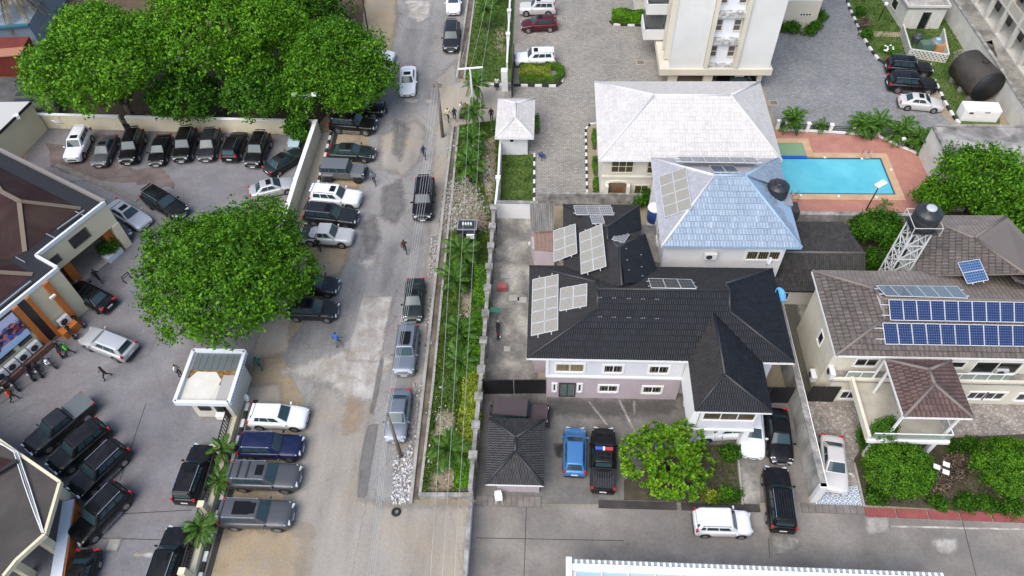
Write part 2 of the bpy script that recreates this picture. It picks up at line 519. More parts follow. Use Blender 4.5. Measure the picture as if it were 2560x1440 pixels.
# ochre sand along the left of the street
soft_sheet('sand_shoulder', [(925, -200), (993, -200), (990, 60), (962, 190), (930, 260), (890, 250), (905, 100)], 0.012, M_sand, 0.7)
soft_sheet('sand_shoulder', [(842, 330), (900, 333), (897, 352), (850, 362), (832, 362)], 0.012, M_sand, 0.7)
soft_sheet('sand_shoulder', [(800, 448), (905, 448), (895, 470), (800, 468)], 0.012, M_sand, 0.7)
soft_sheet('sand_shoulder', [(700, 620), (800, 612), (870, 618), (868, 650), (845, 690), (740, 700)], 0.012, M_sand, 0.7)
soft_sheet('sand_shoulder', [(540, 1330), (640, 1310), (770, 1325), (760, 1400), (730, 1600), (460, 1600)], 0.014, M_sand, 1.3)
soft_sheet('sandy_edge', [(797, 333), (845, 320), (800, 500), (770, 640), (740, 700), (720, 880), (640, 900), (612, 950), (690, 690), (753, 480)], 0.01, M_apron, .5)
soft_sheet('sandy_edge', [(620, 965), (700, 960), (705, 1010), (640, 1080), (590, 1210), (560, 1310), (500, 1500), (440, 1720), (400, 1720), (480, 1440)], 0.01, M_apron, .5)

# left compound
sheet('parking_lot', [(797, 333), (753, 480), (612, 950), (480, 1440), (400, 1720), (-900, 1720), (-900, 700), (-300, 500), (60, 410), (100, 312)], 0.012, M_lot)
sheet('brown_paving', [(120, 360), (280, 365), (300, 420), (420, 425), (440, 470), (250, 450), (130, 420)], 0.016,
      weathered('brown_stained_concrete', [(0.3, (0.10, 0.075, 0.068)), (0.6, (0.17, 0.135, 0.125)), (0.8, (0.2, 0.18, 0.17))], 0.5, fine=0.2, rough=0.8), 0.5)
soft_sheet('pale_floor_paint', [(335, 1378), (394, 1380), (388, 1396), (333, 1392)], 0.016, M_palepatch, 0.08)
sheet('wooded_ground', [(-300, -300), (925, -300), (905, 100), (850, 250), (797, 310), (100, 295), (-300, 260)], 0.016,
      weathered('leaf_littered_earth', [(0.3, (0.06, 0.042, 0.026)), (0.55, (0.115, 0.08, 0.05)), (0.8, (0.18, 0.13, 0.085))], 0.4, fine=0.35, rough=1.0), 0.2)

# verge between drain and compound wall
sheet('grass_verge', [(1188, -200), (1300, -200), (1275, 0), (1266, 205), (1230, 205), (1163, 200), (1185, 0)], 0.02, M_lawn)
sheet('grass_verge', [(1147, 312), (1250, 300), (1243, 560), (1207, 960), (1180, 1243), (1052, 1243), (1083, 960), (1120, 570), (1130, 480)], 0.02, M_lawn)
for q in ([(1125, 470), (1170, 440), (1200, 500), (1215, 540), (1150, 570), (1105, 590)], [(1210, 350), (1240, 340), (1238, 480), (1220, 540), (1205, 440)],
          [(1095, 1030), (1140, 1030), (1135, 1090), (1080, 1095)], [(1085, 1180), (1140, 1170), (1150, 1225), (1070, 1235)], [(1150, 730), (1190, 720), (1195, 790), (1160, 800)],
          [(1240, 70), (1262, 70), (1258, 130), (1235, 120)]):
    soft_sheet('bare_earth', q, 0.024, M_dirt, 0.6)

# pale compound
sheet('paved_court', [(1290, -300), (1660, -300), (1660, 260), (1500, 330), (1495, 515), (1240, 515), (1262, 205), (1275, 0)], 0.02, M_paver)
sheet('paved_court', [(1900, -300), (2080, -300), (2115, 0), (2165, 110), (2255, 200), (2380, 310), (2330, 330), (2240, 345), (1945, 325), (1905, 210)], 0.02, M_paver_grey)
sheet('lawn', [(1285, -300), (1292, -300), (1287, 0), (1278, 205), (1266, 205), (1276, 0)], 0.026, M_lawn)
sheet('lawn', [(1256, 385), (1335, 385), (1335, 532), (1250, 532)], 0.026, M_lawn)
sheet('lawn', [(2080, -300), (2500, -300), (2480, 120), (2500, 310), (2395, 310), (2345, 215), (2225, 165), (2165, 110), (2120, 0)], 0.026, M_lawn)
sheet('planting_strip', [(1466, 310), (1497, 310), (1500, 505), (1468, 505)], 0.026, M_dirt)
sheet('concrete_pad', [(2380, 130), (2480, 100), (2520, 260), (2420, 270)], 0.03, M_yard, 0.2)
sheet('garden_path', [(2180, 78), (2250, 80), (2252, 93), (2186, 91)], 0.03, M_dirt, 0.1)
# pool deck
sheet('pool_deck', [(1900, 325), (2245, 345), (2310, 395), (2345, 530), (1900, 540)], 0.03, M_deck)

# dark roofed house: yards
sheet('side_yard', [(1243, 545), (1345, 545), (1345, 1000), (1206, 985)], 0.02, M_sideyard)
sheet('front_yard', [(1206, 985), (1345, 985), (1368, 985), (2000, 985), (2045, 1256), (1185, 1262)], 0.022, M_yard)
sheet('lane', [(1183, 1262), (2060, 1262), (2160, 1280), (2560, 1300), (2900, 1310), (2900, 1800), (1120, 1800), (1167, 1440)], 0.02, M_lane)
sheet('side_passage', [(1960, 740), (2030, 740), (2100, 1000), (2000, 1000)], 0.024, M_sideyard)
sheet('garden_bed', [(1700, 1110), (1838, 1112), (1852, 1258), (1560, 1250), (1560, 1200)], 0.03, M_soil)
sheet('driveway', [(1842, 1115), (1892, 1130), (1902, 1262), (1856, 1258)], 0.028, M_sideyard)
# right house: yard
sheet('stone_yard', [(2005, 1000), (2900, 980), (2900, 1260), (2160, 1250), (2160, 1268), (2040, 1262), (2030, 1150)], 0.028, M_crazy)
sheet('planted_bed', [(2135, 1150), (2160, 1105), (2560, 1085), (2900, 1080), (2900, 1290), (2560, 1285), (2160, 1262)], 0.034, M_soil)
sheet('ground_behind', [(1950, 530), (2420, 530), (2900, 480), (2900, 700), (2300, 700), (1950, 740)], 0.03, M_soil)
soft_sheet('lane_patch', [(2165, 1290), (2225, 1292), (2222, 1325), (2205, 1335), (2170, 1330)], 0.026, M_palepatch, 0.3)
soft_sheet('lane_patch', [(2330, 1350), (2390, 1345), (2395, 1380), (2345, 1385)], 0.026, M_palepatch, 0.3)
soft_sheet('lane_patch', [(1925, 1335), (2010, 1345), (1985, 1375), (1930, 1390)], 0.026, M_sideyard, 0.3)
soft_sheet('oil_stain', [(1385, 1112), (1408, 1110), (1406, 1142), (1392, 1142)], 0.026, plain('oil_black', (0.03, 0.028, 0.026), 0.5), 0.25)
sheet('lane_joint', [(2222, 1313), (2560, 1322), (2560, 1326), (2222, 1318)], 0.026, M_palepatch, 0.03)
M_joint = plain('joint_tar', (0.05, 0.047, 0.043), 0.9)
for a, b in (((1316, 1265), (1310, 1440)), ((2405, 1300), (2440, 1440)), ((1920, 1345), (1925, 1395)), ((1190, 1345), (1560, 1352))):
    P, Q = g(*a), g(*b)
    t = (Q - P).normalized(); n = Vector((-t.y, t.x, 0)) * 0.025
    sheet('slab_joint', [(P + n)[:2], (Q + n)[:2], (Q - n)[:2], (P - n)[:2]], 0.027, M_joint, world=True)
# joints of the parking lot slabs
for a, b in (((215, 1290), (480, 1275)), ((300, 1200), (365, 1010)), ((230, 1345), (420, 1350)), ((0, 1010), (120, 930)), ((120, 460), (330, 440))):
    P, Q = g(*a), g(*b)
    t = (Q - P).normalized(); n = Vector((-t.y, t.x, 0)) * 0.03
    sheet('slab_joint', [(P + n)[:2], (Q + n)[:2], (Q - n)[:2], (P - n)[:2]], 0.017, M_joint, world=True)
# ================================================================ BUILDING HELPERS
def V(*a): return Vector(a)

def on_vplane(px, py, A, B):
    """the sighted point on the upright plane through A and B"""
    d = RT * ((px - 1280) / FPX) - UP * ((py - 720) / FPX) + FW
    A = Vector((A[0], A[1], 0)); B = Vector((B[0], B[1], 0))
    n = Vector((-(B - A).y, (B - A).x, 0)).normalized()
    o = Vector((0, 0, CAM_H))
    t = (A - o).dot(n) / d.dot(n)
    return o + d * t

def on_plane(px, py, P, n):
    d = RT * ((px - 1280) / FPX) - UP * ((py - 720) / FPX) + FW
    o = Vector((0, 0, CAM_H))
    return o + d * ((P - o).dot(n) / d.dot(n))

def normal_of(poly):
    n = Vector((0, 0, 0))
    for i in range(len(poly)):
        a, b = poly[i], poly[(i + 1) % len(poly)]
        n += a.cross(b)
    n.normalize()
    return n if n.z >= 0 else -n

def clip2(poly, k, lim, keep_above):
    out = []
    for i in range(len(poly)):
        a, b = poly[i], poly[(i + 1) % len(poly)]
        ia = (a[k] >= lim) if keep_above else (a[k] <= lim)
        ib = (b[k] >= lim) if keep_above else (b[k] <= lim)
        if ia: out.append(a)
        if ia != ib:
            t = (lim - a[k]) / (b[k] - a[k])
            out.append((a[0] + (b[0] - a[0]) * t, a[1] + (b[1] - a[1]) * t))
    return out

def uv_mesh(name, polys, mats):
    """polys: list of (3d points, uv points)"""
    me = bpy.data.meshes.new(name)
    v, f, uvs = [], [], []
    for P, U in polys:
        i = len(v)
        v += [tuple(p) for p in P]
        f.append(tuple(range(i, i + len(P))))
        uvs += [tuple(u) for u in U]
    me.from_pydata(v, [], f)
    L = me.uv_layers.new(name='UVMap')
    for k, u in enumerate(uvs): L.data[k].uv = u
    me.materials.append(mats)
    me.update()
    return me

def slope(roof, pts, mat, course=0.42, lift=0.045, vdir=None):
    """a roof slope of overlapping tile courses; pts in order round the slope"""
    pts = [Vector(p) for p in pts]
    n = normal_of(pts)
    c = sum(pts, Vector((0, 0, 0))) / len(pts)
    up = Vector((0, 0, 1)) - n * n.z
    if up.length < 1e-3: up = Vector((0, 1, 0))
    up.normalize()
    u = up.cross(n).normalized()
    o = pts[0]
    P2 = [((p - o).dot(u), (p - o).dot(up)) for p in pts]
    vmin, vmax = min(p[1] for p in P2), max(p[1] for p in P2)
    k = 0
    v0 = vmin
    while v0 < vmax - 0.02:
        v1 = min(v0 + course, vmax)
        s = clip2(clip2(P2, 1, v0, True), 1, v1, False)
        if len(s) >= 3:
            jit = random.uniform(-.006, .006)
            def at(q, dn): return o + u * q[0] + up * q[1] + n * dn
            top = [at(q, 0.012 + jit + lift * (v1 - q[1]) / course) for q in s]
            uv = [(q[0] + k * 7.3, q[1]) for q in s]
            polys = [(top, uv)]
            for i in range(len(s)):
                a, b = s[i], s[(i + 1) % len(s)]
                if abs(a[1] - v0) < 1e-4 and abs(b[1] - v0) < 1e-4:
                    polys.append(([top[i], top[(i + 1) % len(s)], at(b, -.01), at(a, -.01)], [a, b, b, a]))
            link('tile_course', uv_mesh('tile_course', polys, mat), roof)
        v0 += course
        k += 1
    return n, c

def roof_deck(root, slopes, mat, thick=0.16, name='roof'):
    b = MB()
    for p in slopes:
        p = [Vector(q) for q in p]
        n = normal_of(p)
        b.face(p)
        b.face([q - Vector((0, 0, thick)) for q in p][::-1])
        for i in range(len(p)):
            a, c = p[i], p[(i + 1) % len(p)]
            b.face([a, c, c - Vector((0, 0, thick)), a - Vector((0, 0, thick))])
    return b.build(name, mat, root)

def cap(roof, a, b, mat, w=0.22, h=0.07, name='ridge_cap'):
    m = MB()
    a, b = Vector(a), Vector(b)
    m.tube([a + V(0, 0, .02), b + V(0, 0, .02)], w / 2, 6)
    o = m.build(name, mat, roof)
    return o

def fascia(root, pts, mat, w=0.06, h=0.22, closed=True, name='fascia', dz=-0.1):
    n = len(pts)
    for i in range(n if closed else n - 1):
        a, b = Vector(pts[i]), Vector(pts[(i + 1) % n])
        m = MB(); m.bar(a + V(0, 0, dz), b + V(0, 0, dz), w, h); m.build(name, mat, root)

def hip_roof(root, x0, x1, y0, y1, ze, zr, mat, capmat, axis='x', course=0.42, ridge=None, fasc=None, lift=0.045, skip=()):
    """plain hip roof on a rectangle; ridge=(start, end) along the axis"""
    if axis == 'x':
        ym = (y0 + y1) / 2
        ra, rb = ridge or (x0 + (y1 - y0) / 2, x1 - (y1 - y0) / 2)
        A, B = V(ra, ym, zr), V(rb, ym, zr)
    else:
        xm = (x0 + x1) / 2
        ra, rb = ridge or (y0 + (x1 - x0) / 2, y1 - (x1 - x0) / 2)
        A, B = V(xm, ra, zr), V(xm, rb, zr)
    c = [V(x0, y0, ze), V(x1, y0, ze), V(x1, y1, ze), V(x0, y1, ze)]
    if axis == 'x':
        S = dict(front=[c[0], c[1], B, A], right=[c[1], c[2], B], back=[c[2], c[3], A, B], left=[c[3], c[0], A])
    else:
        S = dict(front=[c[0], c[1], A], right=[c[1], c[2], B, A], back=[c[2], c[3], B], left=[c[3], c[0], A, B])
    if (A - B).length < 0.05:
        S = {k: [p for i, p in enumerate(v) if not (i > 0 and (p - v[i - 1]).length < .05)] for k, v in S.items()}
    r = roof_deck(root, list(S.values()), capmat)
    for k, s in S.items():
        if k not in skip: slope(r, s, mat, course, lift)
    for a, b in ((c[0], A), (c[1], B if axis == 'x' else A), (c[2], B), (c[3], A if axis == 'x' else B), (A, B)):
        if (a - b).length > .05: cap(r, a, b, capmat)
    if fasc: fascia(root, c, fasc)
    return S, r

def tile_mat(name, c1, c2, wave=0.2, rough=0.6, bump=0.5, stain=None, grid=None, spec=0.4, stain_amt=0.7, streak=True, metal=0.0, course=0.42):
    """profiled roof tile: corrugation along the eave, dirt streaks down the slope"""
    m = bpy.data.materials.new(name)
    nt, b = nodes_of(m)
    uv = coords(nt, 'UV')
    n = noise_node(nt, coords(nt, 'UV', (0.5, 0.16, 1)), 1.3, 7, 0.65)
    r = ramp_node(nt, [(0.32, c1), (0.68, c2)])
    nt.links.new(n.outputs['Fac'], r.inputs[0])
    c = r.outputs[0]
    if stain:
        n2 = noise_node(nt, coords(nt, 'UV', (3.0, 0.3, 1)) if streak else coords(nt), 0.8 if streak else 0.35, 7, 0.7)
        r2 = ramp_node(nt, [(0.45, (0, 0, 0)), (0.68, (stain_amt,) * 3)])
        nt.links.new(n2.outputs['Fac'], r2.inputs[0])
        c = mixc(nt, 'MIX', r2.outputs[0], c, stain)
    n3 = noise_node(nt, coords(nt), 7, 5, 0.7)
    r3 = ramp_node(nt, [(0.3, (0.82,) * 3), (0.7, (1.14,) * 3)])
    nt.links.new(n3.outputs['Fac'], r3.inputs[0])
    c = mixc(nt, 'MULTIPLY', 1.0, c, r3.outputs[0])
    if grid:                                                        # joints between the tiles of one course
        w2 = nt.nodes.new('ShaderNodeTexBrick')
        w2.offset = 0.0
        w2.inputs['Scale'].default_value = 1.0
        w2.inputs['Brick Width'].default_value = grid[0]
        w2.inputs['Row Height'].default_value = course
        w2.inputs['Mortar Size'].default_value = grid[1]
        w2.inputs['Color1'].default_value = (1, 1, 1, 1); w2.inputs['Color2'].default_value = (.86, .86, .86, 1)
        w2.inputs['Mortar'].default_value = (*([grid[2]] * 3), 1)
        nt.links.new(uv, w2.inputs['Vector'])
        c = mixc(nt, 'MULTIPLY', 1.0, c, w2.outputs['Color'])
    nt.links.new(c, b.inputs['Base Color'])
    b.inputs['Roughness'].default_value = rough
    b.inputs['Specular IOR Level'].default_value = spec
    b.inputs['Metallic'].default_value = metal
    w = nt.nodes.new('ShaderNodeTexWave')
    w.wave_type = 'BANDS'; w.bands_direction = 'X'
    w.inputs['Scale'].default_value = 0.314 / wave
    nt.links.new(uv, w.inputs['Vector'])
    bump_to(nt, b, w.outputs['Fac'], bump, wave * 0.35)
    return m

def wall_poly(root, poly, z0, z1, mat, name='wall'):
    m = MB(); m.prism([(p[0], p[1]) for p in poly], z0, z1)
    return m.build(name, mat, root)

def rect(x0, x1, y0, y1): return [(x0, y0), (x1, y0), (x1, y1), (x0, y1)]

def window(root, A, B, p, q, panes=2, frame=WHITE, glass=GLASS, fw=0.12, proud=0.07, bars=0, name='window', sill=True, rows=1, barmat=None):
    """p, q: two opposite corners of the opening on the wall through A-B (as (u, z): metres along A->B and height)"""
    A = Vector((A[0], A[1], 0)); B = Vector((B[0], B[1], 0))
    t = (B - A).normalized()
    n = Vector((t.y, -t.x, 0))                                       # outward: to the right of A->B
    u0, u1 = sorted((p[0], q[0])); z0, z1 = sorted((p[1], q[1]))
    def P(u, z, d): return A + t * u + n * d + V(0, 0, z)
    def brick(m, ua, ub, za, zb, d0, d1):
        c = P((ua + ub) / 2, (za + zb) / 2, (d0 + d1) / 2)
        m.box(c, (ub - ua, d1 - d0, zb - za), rz=math.atan2(t.y, t.x))
    m = MB()
    brick(m, u0 - fw, u0, z0 - fw, z1 + fw, -.01, proud); brick(m, u1, u1 + fw, z0 - fw, z1 + fw, -.01, proud)
    brick(m, u0, u1, z1, z1 + fw, -.01, proud); brick(m, u0, u1, z0 - fw, z0, -.01, proud + (.04 if sill else 0))
    w = m.build(name, frame, root)
    k = (u1 - u0) / panes
    for i in range(panes):
        for j in range(rows):
            zz0, zz1 = z0 + (z1 - z0) * j / rows, z0 + (z1 - z0) * (j + 1) / rows
            g_ = MB(); brick(g_, u0 + k * i + .03, u0 + k * (i + 1) - .03, zz0 + .02, zz1 - .02, -.01, .012); g_.build('pane', glass, w)
    mu = MB(); any_ = False
    for i in range(1, panes): brick(mu, u0 + k * i - .03, u0 + k * i + .03, z0, z1, -.01, proud - .015); any_ = True
    for j in range(1, rows): brick(mu, u0, u1, z0 + (z1 - z0) * j / rows - .025, z0 + (z1 - z0) * j / rows + .025, -.01, proud - .018); any_ = True
    if any_: mu.build('mullion', frame, w)
    if bars:
        bm_ = MB()
        for i in range(bars): 
            uu = u0 + (u1 - u0) * (i + .5) / bars
            brick(bm_, uu - .015, uu + .015, z0, z1, .015, .035)
        bm_.build('burglar_bars', barmat or frame, w)
    return w

def wuz(px, py, A, B):
    """sighted point on a wall as (u, z)"""
    P = on_vplane(px, py, A, B)
    A = Vector((A[0], A[1], 0)); B = Vector((B[0], B[1], 0))
    return ((Vector((P.x, P.y, 0)) - A).dot((B - A).normalized()), P.z)

def beam(root, a, b, w, mat, name, h=None):
    m = MB(); m.bar(a, b, w, h or w); return m.build(name, mat, root)

# solar panels
def cell_mat(name, c, line, cells, rough=0.15, lw=0.06, spec=0.7):
    m = bpy.data.materials.new(name)
    nt, b = nodes_of(m)
    uv = coords(nt, 'UV', (cells[0], cells[1], 1))
    br = nt.nodes.new('ShaderNodeTexBrick')
    br.offset = 0.0
    br.inputs['Scale'].default_value = 1.0
    br.inputs['Brick Width'].default_value = 1.0; br.inputs['Row Height'].default_value = 1.0
    br.inputs['Mortar Size'].default_value = lw
    br.inputs['Color1'].default_value = (*c, 1); br.inputs['Color2'].default_value = tuple(x * 0.8 for x in c) + (1,)
    br.inputs['Mortar'].default_value = (*line, 1)
    nt.links.new(uv, br.inputs['Vector'])
    nt.links.new(br.outputs['Color'], b.inputs['Base Color'])
    b.inputs['Roughness'].default_value = rough
    b.inputs['Specular IOR Level'].default_value = spec
    return m
PV_GLARE = cell_mat('pv_cells_sky_glare', (0.30, 0.28, 0.235), (0.34, 0.32, 0.28), (6, 10), 0.35, 0.05, 0.5)  # bright cream sky reflection is put into the cell colour
PV_BLUE = cell_mat('pv_cells_blue', (0.010, 0.024, 0.085), (0.12, 0.16, 0.27), (6, 8), 0.15, 0.05, 0.5)
PV_GREY = cell_mat('pv_cells_grey', (0.10, 0.13, 0.17), (0.2, 0.23, 0.27), (1, 1), 0.1, 0.01, 0.9)
PV_FRAME = plain('pv_frame', (0.62, 0.63, 0.63), 0.4, 0.3)

def panel_array(px, plane, nu, nv, cells, label, lift=0.12, group='solar panel arrays on the dark roof', corners=None):
    """px: sighted corners (lower left, lower right, upper right, upper left) on the roof plane (P, n)"""
    P, n = plane
    C = corners or [on_plane(x, y, P + n * lift, n) for x, y in px]
    root = empty('solar_panel_array', (C[0] + C[2]) / 2 - V(0, 0, .1))
    tag(root, label, 'solar panels', group)
    q = C
    n = (q[1] - q[0]).cross(q[3] - q[0]).normalized()
    if n.z < 0: n = -n
    for i in range(nu):
        for j in range(nv):
            gap = .012
            a = quad_l(q, (i + gap) / nu, (j + gap) / nv); b = quad_l(q, (i + 1 - gap) / nu, (j + gap) / nv)
            c = quad_l(q, (i + 1 - gap) / nu, (j + 1 - gap) / nv); d = quad_l(q, (i + gap) / nu, (j + 1 - gap) / nv)
            me = uv_mesh('solar_panel', [([a + n * .02, b + n * .02, c + n * .02, d + n * .02], [(0, 0), (1, 0), (1, 1), (0, 1)])], cells)
            p = link('solar_panel', me, root)
            f = MB()
            for e0, e1 in ((a, b), (b, c), (c, d), (d, a)): f.bar(e0 + n * .008, e1 + n * .008, .05, .045, n)
            f.build('panel_frame', PV_FRAME, p)
    for v in (.25, .75):
        r = MB()
        e0, e1 = (quad_l(q, v, -.05), quad_l(q, v, 1.05)) if (q[3] - q[0]).length > (q[1] - q[0]).length else (quad_l(q, -.05, v), quad_l(q, 1.05, v))
        r.bar(e0 - n * .05, e1 - n * .05, .05, .06, n)
        r.build('mounting_rail', PV_FRAME, root)
    return root

def quad_l(q, u, v):
    return q[0].lerp(q[1], u).lerp(q[3].lerp(q[2], u), v)

def kerb(px, label, block=0.75, h=0.16, w=0.2, z=0.0, mats=None, name='kerb', world=False, gap=0.0):
    pts = [Vector((p[0], p[1], z)) if world else g(*p, z) for p in px]
    root = empty(name, pts[0])
    tag(root, label, 'kerb')
    m0, m1 = mats
    k = 0
    L = block
    for a, b in zip(pts, pts[1:]):
        n = max(1, round((b - a).length / block))
        for i in range(n):
            p, q = a.lerp(b, i / n), a.lerp(b, (i + 1) / n)
            m = MB(); m.bar(p + V(0, 0, h / 2 + random.uniform(-.012, .008)), q + V(0, 0, h / 2) - (q - p).normalized() * .015, w, h)
            m.build('kerb_block', (m0, m1)[k % 2], root); k += 1
    return root

def ac_unit(p, rz, label, group='air conditioner units on the walls', w=0.85, h=0.62, d=0.36, name='air_conditioner'):
    root = empty(name, p, rz)
    tag(root, label, 'air conditioner', group)
    m = MB(); m.box((0, 0, h / 2), (w, d, h)); o = m.build('casing', plain('ac_casing', (.66, .67, .66), .5) if 'ac_casing' not in bpy.data.materials else bpy.data.materials['ac_casing'], root, world_coords=False)
    m = MB(); m.lathe([(h * .40, -.012), (h * .38, -.03), (h * .30, -.02), (0.02, -.025)], (-w * .1, -d / 2, h / 2), 18, 'Y'); m.build('fan_grille', PLASTIC_D, root, world_coords=False)
    for s in (-1, 1):
        m = MB(); m.box((s * w * .38, 0, -.03), (.05, d, .06)); m.build('bracket', STEEL, root, world_coords=False)
    return root
PLASTIC_D = plain('dark_plastic', (0.03, 0.03, 0.032), 0.5)
# ================================================================ DARK ROOFED HOUSE (centre right)
M_ktile = tile_mat('black_stone_coated_tile', (0.008, 0.0095, 0.012), (0.014, 0.016, 0.020), 0.16, 0.5, 0.4, stain=(0.028, 0.030, 0.034), stain_amt=0.35, spec=0.2)
M_ktile_lit = tile_mat('black_tile_lit_side', (0.022, 0.020, 0.020), (0.034, 0.031, 0.030), 0.16, 0.65, 0.35, stain=(0.05, 0.046, 0.043), stain_amt=0.4, spec=.25)  # same black tile, painted lighter and warmer as lit left and back slopes
M_kcap = plain('black_ridge', (0.028, 0.028, 0.030), 0.5)
M_mauve = weathered('mauve_render', [(0.3, (0.40, 0.335, 0.355)), (0.6, (0.46, 0.39, 0.41)), (0.8, (0.49, 0.43, 0.44))], 0.8, stretch=(1, 1, .25), fine=0.1, rough=0.8, bump=0.08)
M_lilac = weathered('pale_lilac_render', [(0.3, (0.60, 0.60, 0.64)), (0.6, (0.67, 0.67, 0.70)), (0.8, (0.70, 0.70, 0.73))], 0.8, stretch=(1, 1, .25), fine=0.09, rough=0.8, bump=0.08)
M_whitewall = weathered('white_render', [(0.3, (0.68, 0.68, 0.67)), (0.6, (0.74, 0.74, 0.73)), (0.8, (0.77, 0.77, 0.76))], 0.4, fine=0.05, rough=0.75, bump=0.08, blotch=(0.55, 0.54, 0.51), blotch_scale=0.4, blotch_amt=0.3)
M_curtain = weathered('ochre_curtain', [(0.35, (0.13, 0.10, 0.045)), (0.5, (0.24, 0.19, 0.10)), (0.65, (0.09, 0.07, 0.035))], 3.0, stretch=(2.5, 1, 0.05), fine=0.1, rough=0.35, bump=0)
M_curtain2 = weathered('dim_brown_glass', [(0.35, (0.055, 0.043, 0.024)), (0.6, (0.10, 0.08, 0.045))], 2.0, fine=0.1, rough=0.15, bump=0)
M_bar = plain('ochre_bar', (0.30, 0.24, 0.13), 0.5)

house = empty('dark_roofed_house', (8, 32.6, 0))
tag(house, 'two storey mauve and white house with black tiled hip roofs and roof panels', 'house')
ZE, ZR, ZG = 6.4, 9.02, 8.25
x0, x1, y0, y1, ym = -1.2, 17.38, 28.4, 36.9, 32.65
gl = g(1493, 762, ZG).x; gr = g(1823, 771, ZG).x
RL, RR_ = V(gl, ym, ZR), V(gr, ym, ZR)
dyg = (ym - y0) * (ZR - ZG) / (ZR - ZE)
CL, BL = V(gl, ym - dyg, ZG), V(gl, ym + dyg, ZG)
CR, BR = V(gr, ym - dyg, ZG), V(gr, ym + dyg, ZG)
c0, c1, c2, c3 = V(x0, y0, ZE), V(x1, y0, ZE), V(x1, y1, ZE), V(x0, y1, ZE)
# porch wing: ridge runs to the front
pa = g(1810, 925, 8.15)
pxm = pa.x
nF = normal_of([c0, c1, RR_, RL])
def front_y(z): return y0 + (z - ZE) * (ym - y0) / (ZR - ZE)
PZ = 8.15
pj_ = V(pxm, front_y(PZ), PZ)
pl, pr, pf = 10.1, 15.15, 24.45
q0, q1 = V(pl, pf, ZE), V(pr, pf, ZE)
vl, vr = V(pl, y0, ZE), V(pr, y0, ZE)
pa = V(pxm, pf + (pxm - pl) * 0.98, PZ)
S_front = [c0, vl, pj_, vr, c1, CR, RR_, RL, CL]
S_left = [c3, c0, CL, BL]
S_right = [c1, c2, BR, CR]
S_back = [c2, c3, BL, RL, RR_, BR]
S_pl = [vl, q0, pa, pj_]; S_pr = [q1, vr, pj_, pa]; S_pf = [q0, q1, pa]
# rear wing, ridge running to the back
RZ = 9.0
rx0, rx1, ry1 = 1.45, 10.1, g(1383, 512, ZE).y
P1 = g(1517, 567, 8.55); P2 = g(1548, 618, RZ); P3 = V(P2.x, ym + .3, RZ)
w0, w1 = V(rx0, ry1, ZE), V(g(1597, 513, ZE).x, ry1, ZE)
P1b = V(P1.x, P2.y + (P1.y - P2.y) * .45, 8.55)
e2 = g(1605, 590, ZE + .15); e1 = V(w1.x, e2.y + .8, ZE)
S_w = [w0, V(rx0, ym + 3.4, ZE), V(rx0 + 2.2, ym + .6, 7.9), P3, P2, P1b, P1]
S_wb = [w1, w0, P1]
S_we = [e1, w1, P1, P1b]
S_wn = [e2, e1, P1b, P2]
ee = V(e2.x + 1.0, ym + 2.6, ZE + .3)
S_e = [ee, e2, P2, P3]
deck = roof_deck(house, [S_left, S_right, S_back, S_pl, S_pr, S_pf, S_w, S_wb, S_we, S_wn, S_e, [c0, vl, pj_, CL], [CL, pj_, RR_, RL], [pj_, vr, c1, CR], [pj_, CR, RR_]], M_kcap)
for s, m in ((S_left, M_ktile_lit), (S_right, M_ktile), (S_back, M_ktile_lit), (S_pl, M_ktile_lit), (S_pr, M_ktile), (S_pf, M_ktile), (S_wb, M_ktile_lit), (S_we, M_ktile), (S_wn, M_ktile_lit), (S_e, M_ktile), (S_w, M_ktile_lit)):
    slope(deck, s, m, 0.44, .07)
for s in ([c0, vl, pj_, V(pxm, ym, ZR), RL, CL], [vr, c1, CR, RR_, V(pxm, ym, ZR), pj_]):
    slope(deck, s, M_ktile, 0.44, .07)
for a, b in ((c0, CL), (CL, RL), (RL, BL), (BL, c3), (c1, CR), (CR, RR_), (RR_, BR), (BR, c2), (RL, RR_), (q0, pa), (q1, pa), (pa, pj_), (P1, P1b), (P1b, P2), (P2, P3), (w0, P1), (w1, P1), (e2, P2)):
    cap(deck, a, b, M_kcap, 0.2)
for C_, R_, B_ in ((CL, RL, BL), (CR, RR_, BR)):
    m = MB(); m.prism([(C_.x - .04, C_.y), (C_.x + .04, C_.y), (B_.x + .04, B_.y), (B_.x - .04, B_.y)], ZG - .3, ZG + .02); m.build('gablet_base', M_kcap, house)
    m = MB(); m.face([C_, B_, R_]); m.build('gablet', M_kcap, house)
fascia(house, [c0, vl, q0, q1, vr, c1, c2], WHITE, 0.07, 0.2, False, 'eave_board')
fascia(house, [c3, c0], WHITE, 0.07, 0.2, False, 'eave_board')
fascia(house, [w0, V(rx0, ym + 3.4, ZE)], M_kcap, 0.07, 0.2, False, 'eave_board')
# walls
WY = 29.0
wall_poly(house, rect(0.23, 10.2, WY, 36.2), 0, 3.12, M_mauve, 'lower_wall')
wall_poly(house, rect(0.23, 10.2, WY, 36.2), 3.12, 6.32, M_lilac, 'upper_wall')
wall_poly(house, rect(-.75, .23, 31.2, 36.2), 0, 6.32, M_mauve, 'side_wall')
wall_poly(house, rect(10.2, 16.6, 29.6, 36.2), 0, 6.32, M_lilac, 'east_wall')
wall_poly(house, rect(2.1, 7.4, 36.2, 43.6), 0, 6.0, M_whitewall, 'rear_wall')
m = MB(); m.box((5.2, WY - .04, 3.14), (10.05, .12, .2)); m.build('string_course', WHITE, house)
m = MB(); m.box((.25, WY - .02, 4.7), (.22, .12, 3.2)); m.build('corner_trim', WHITE, house)
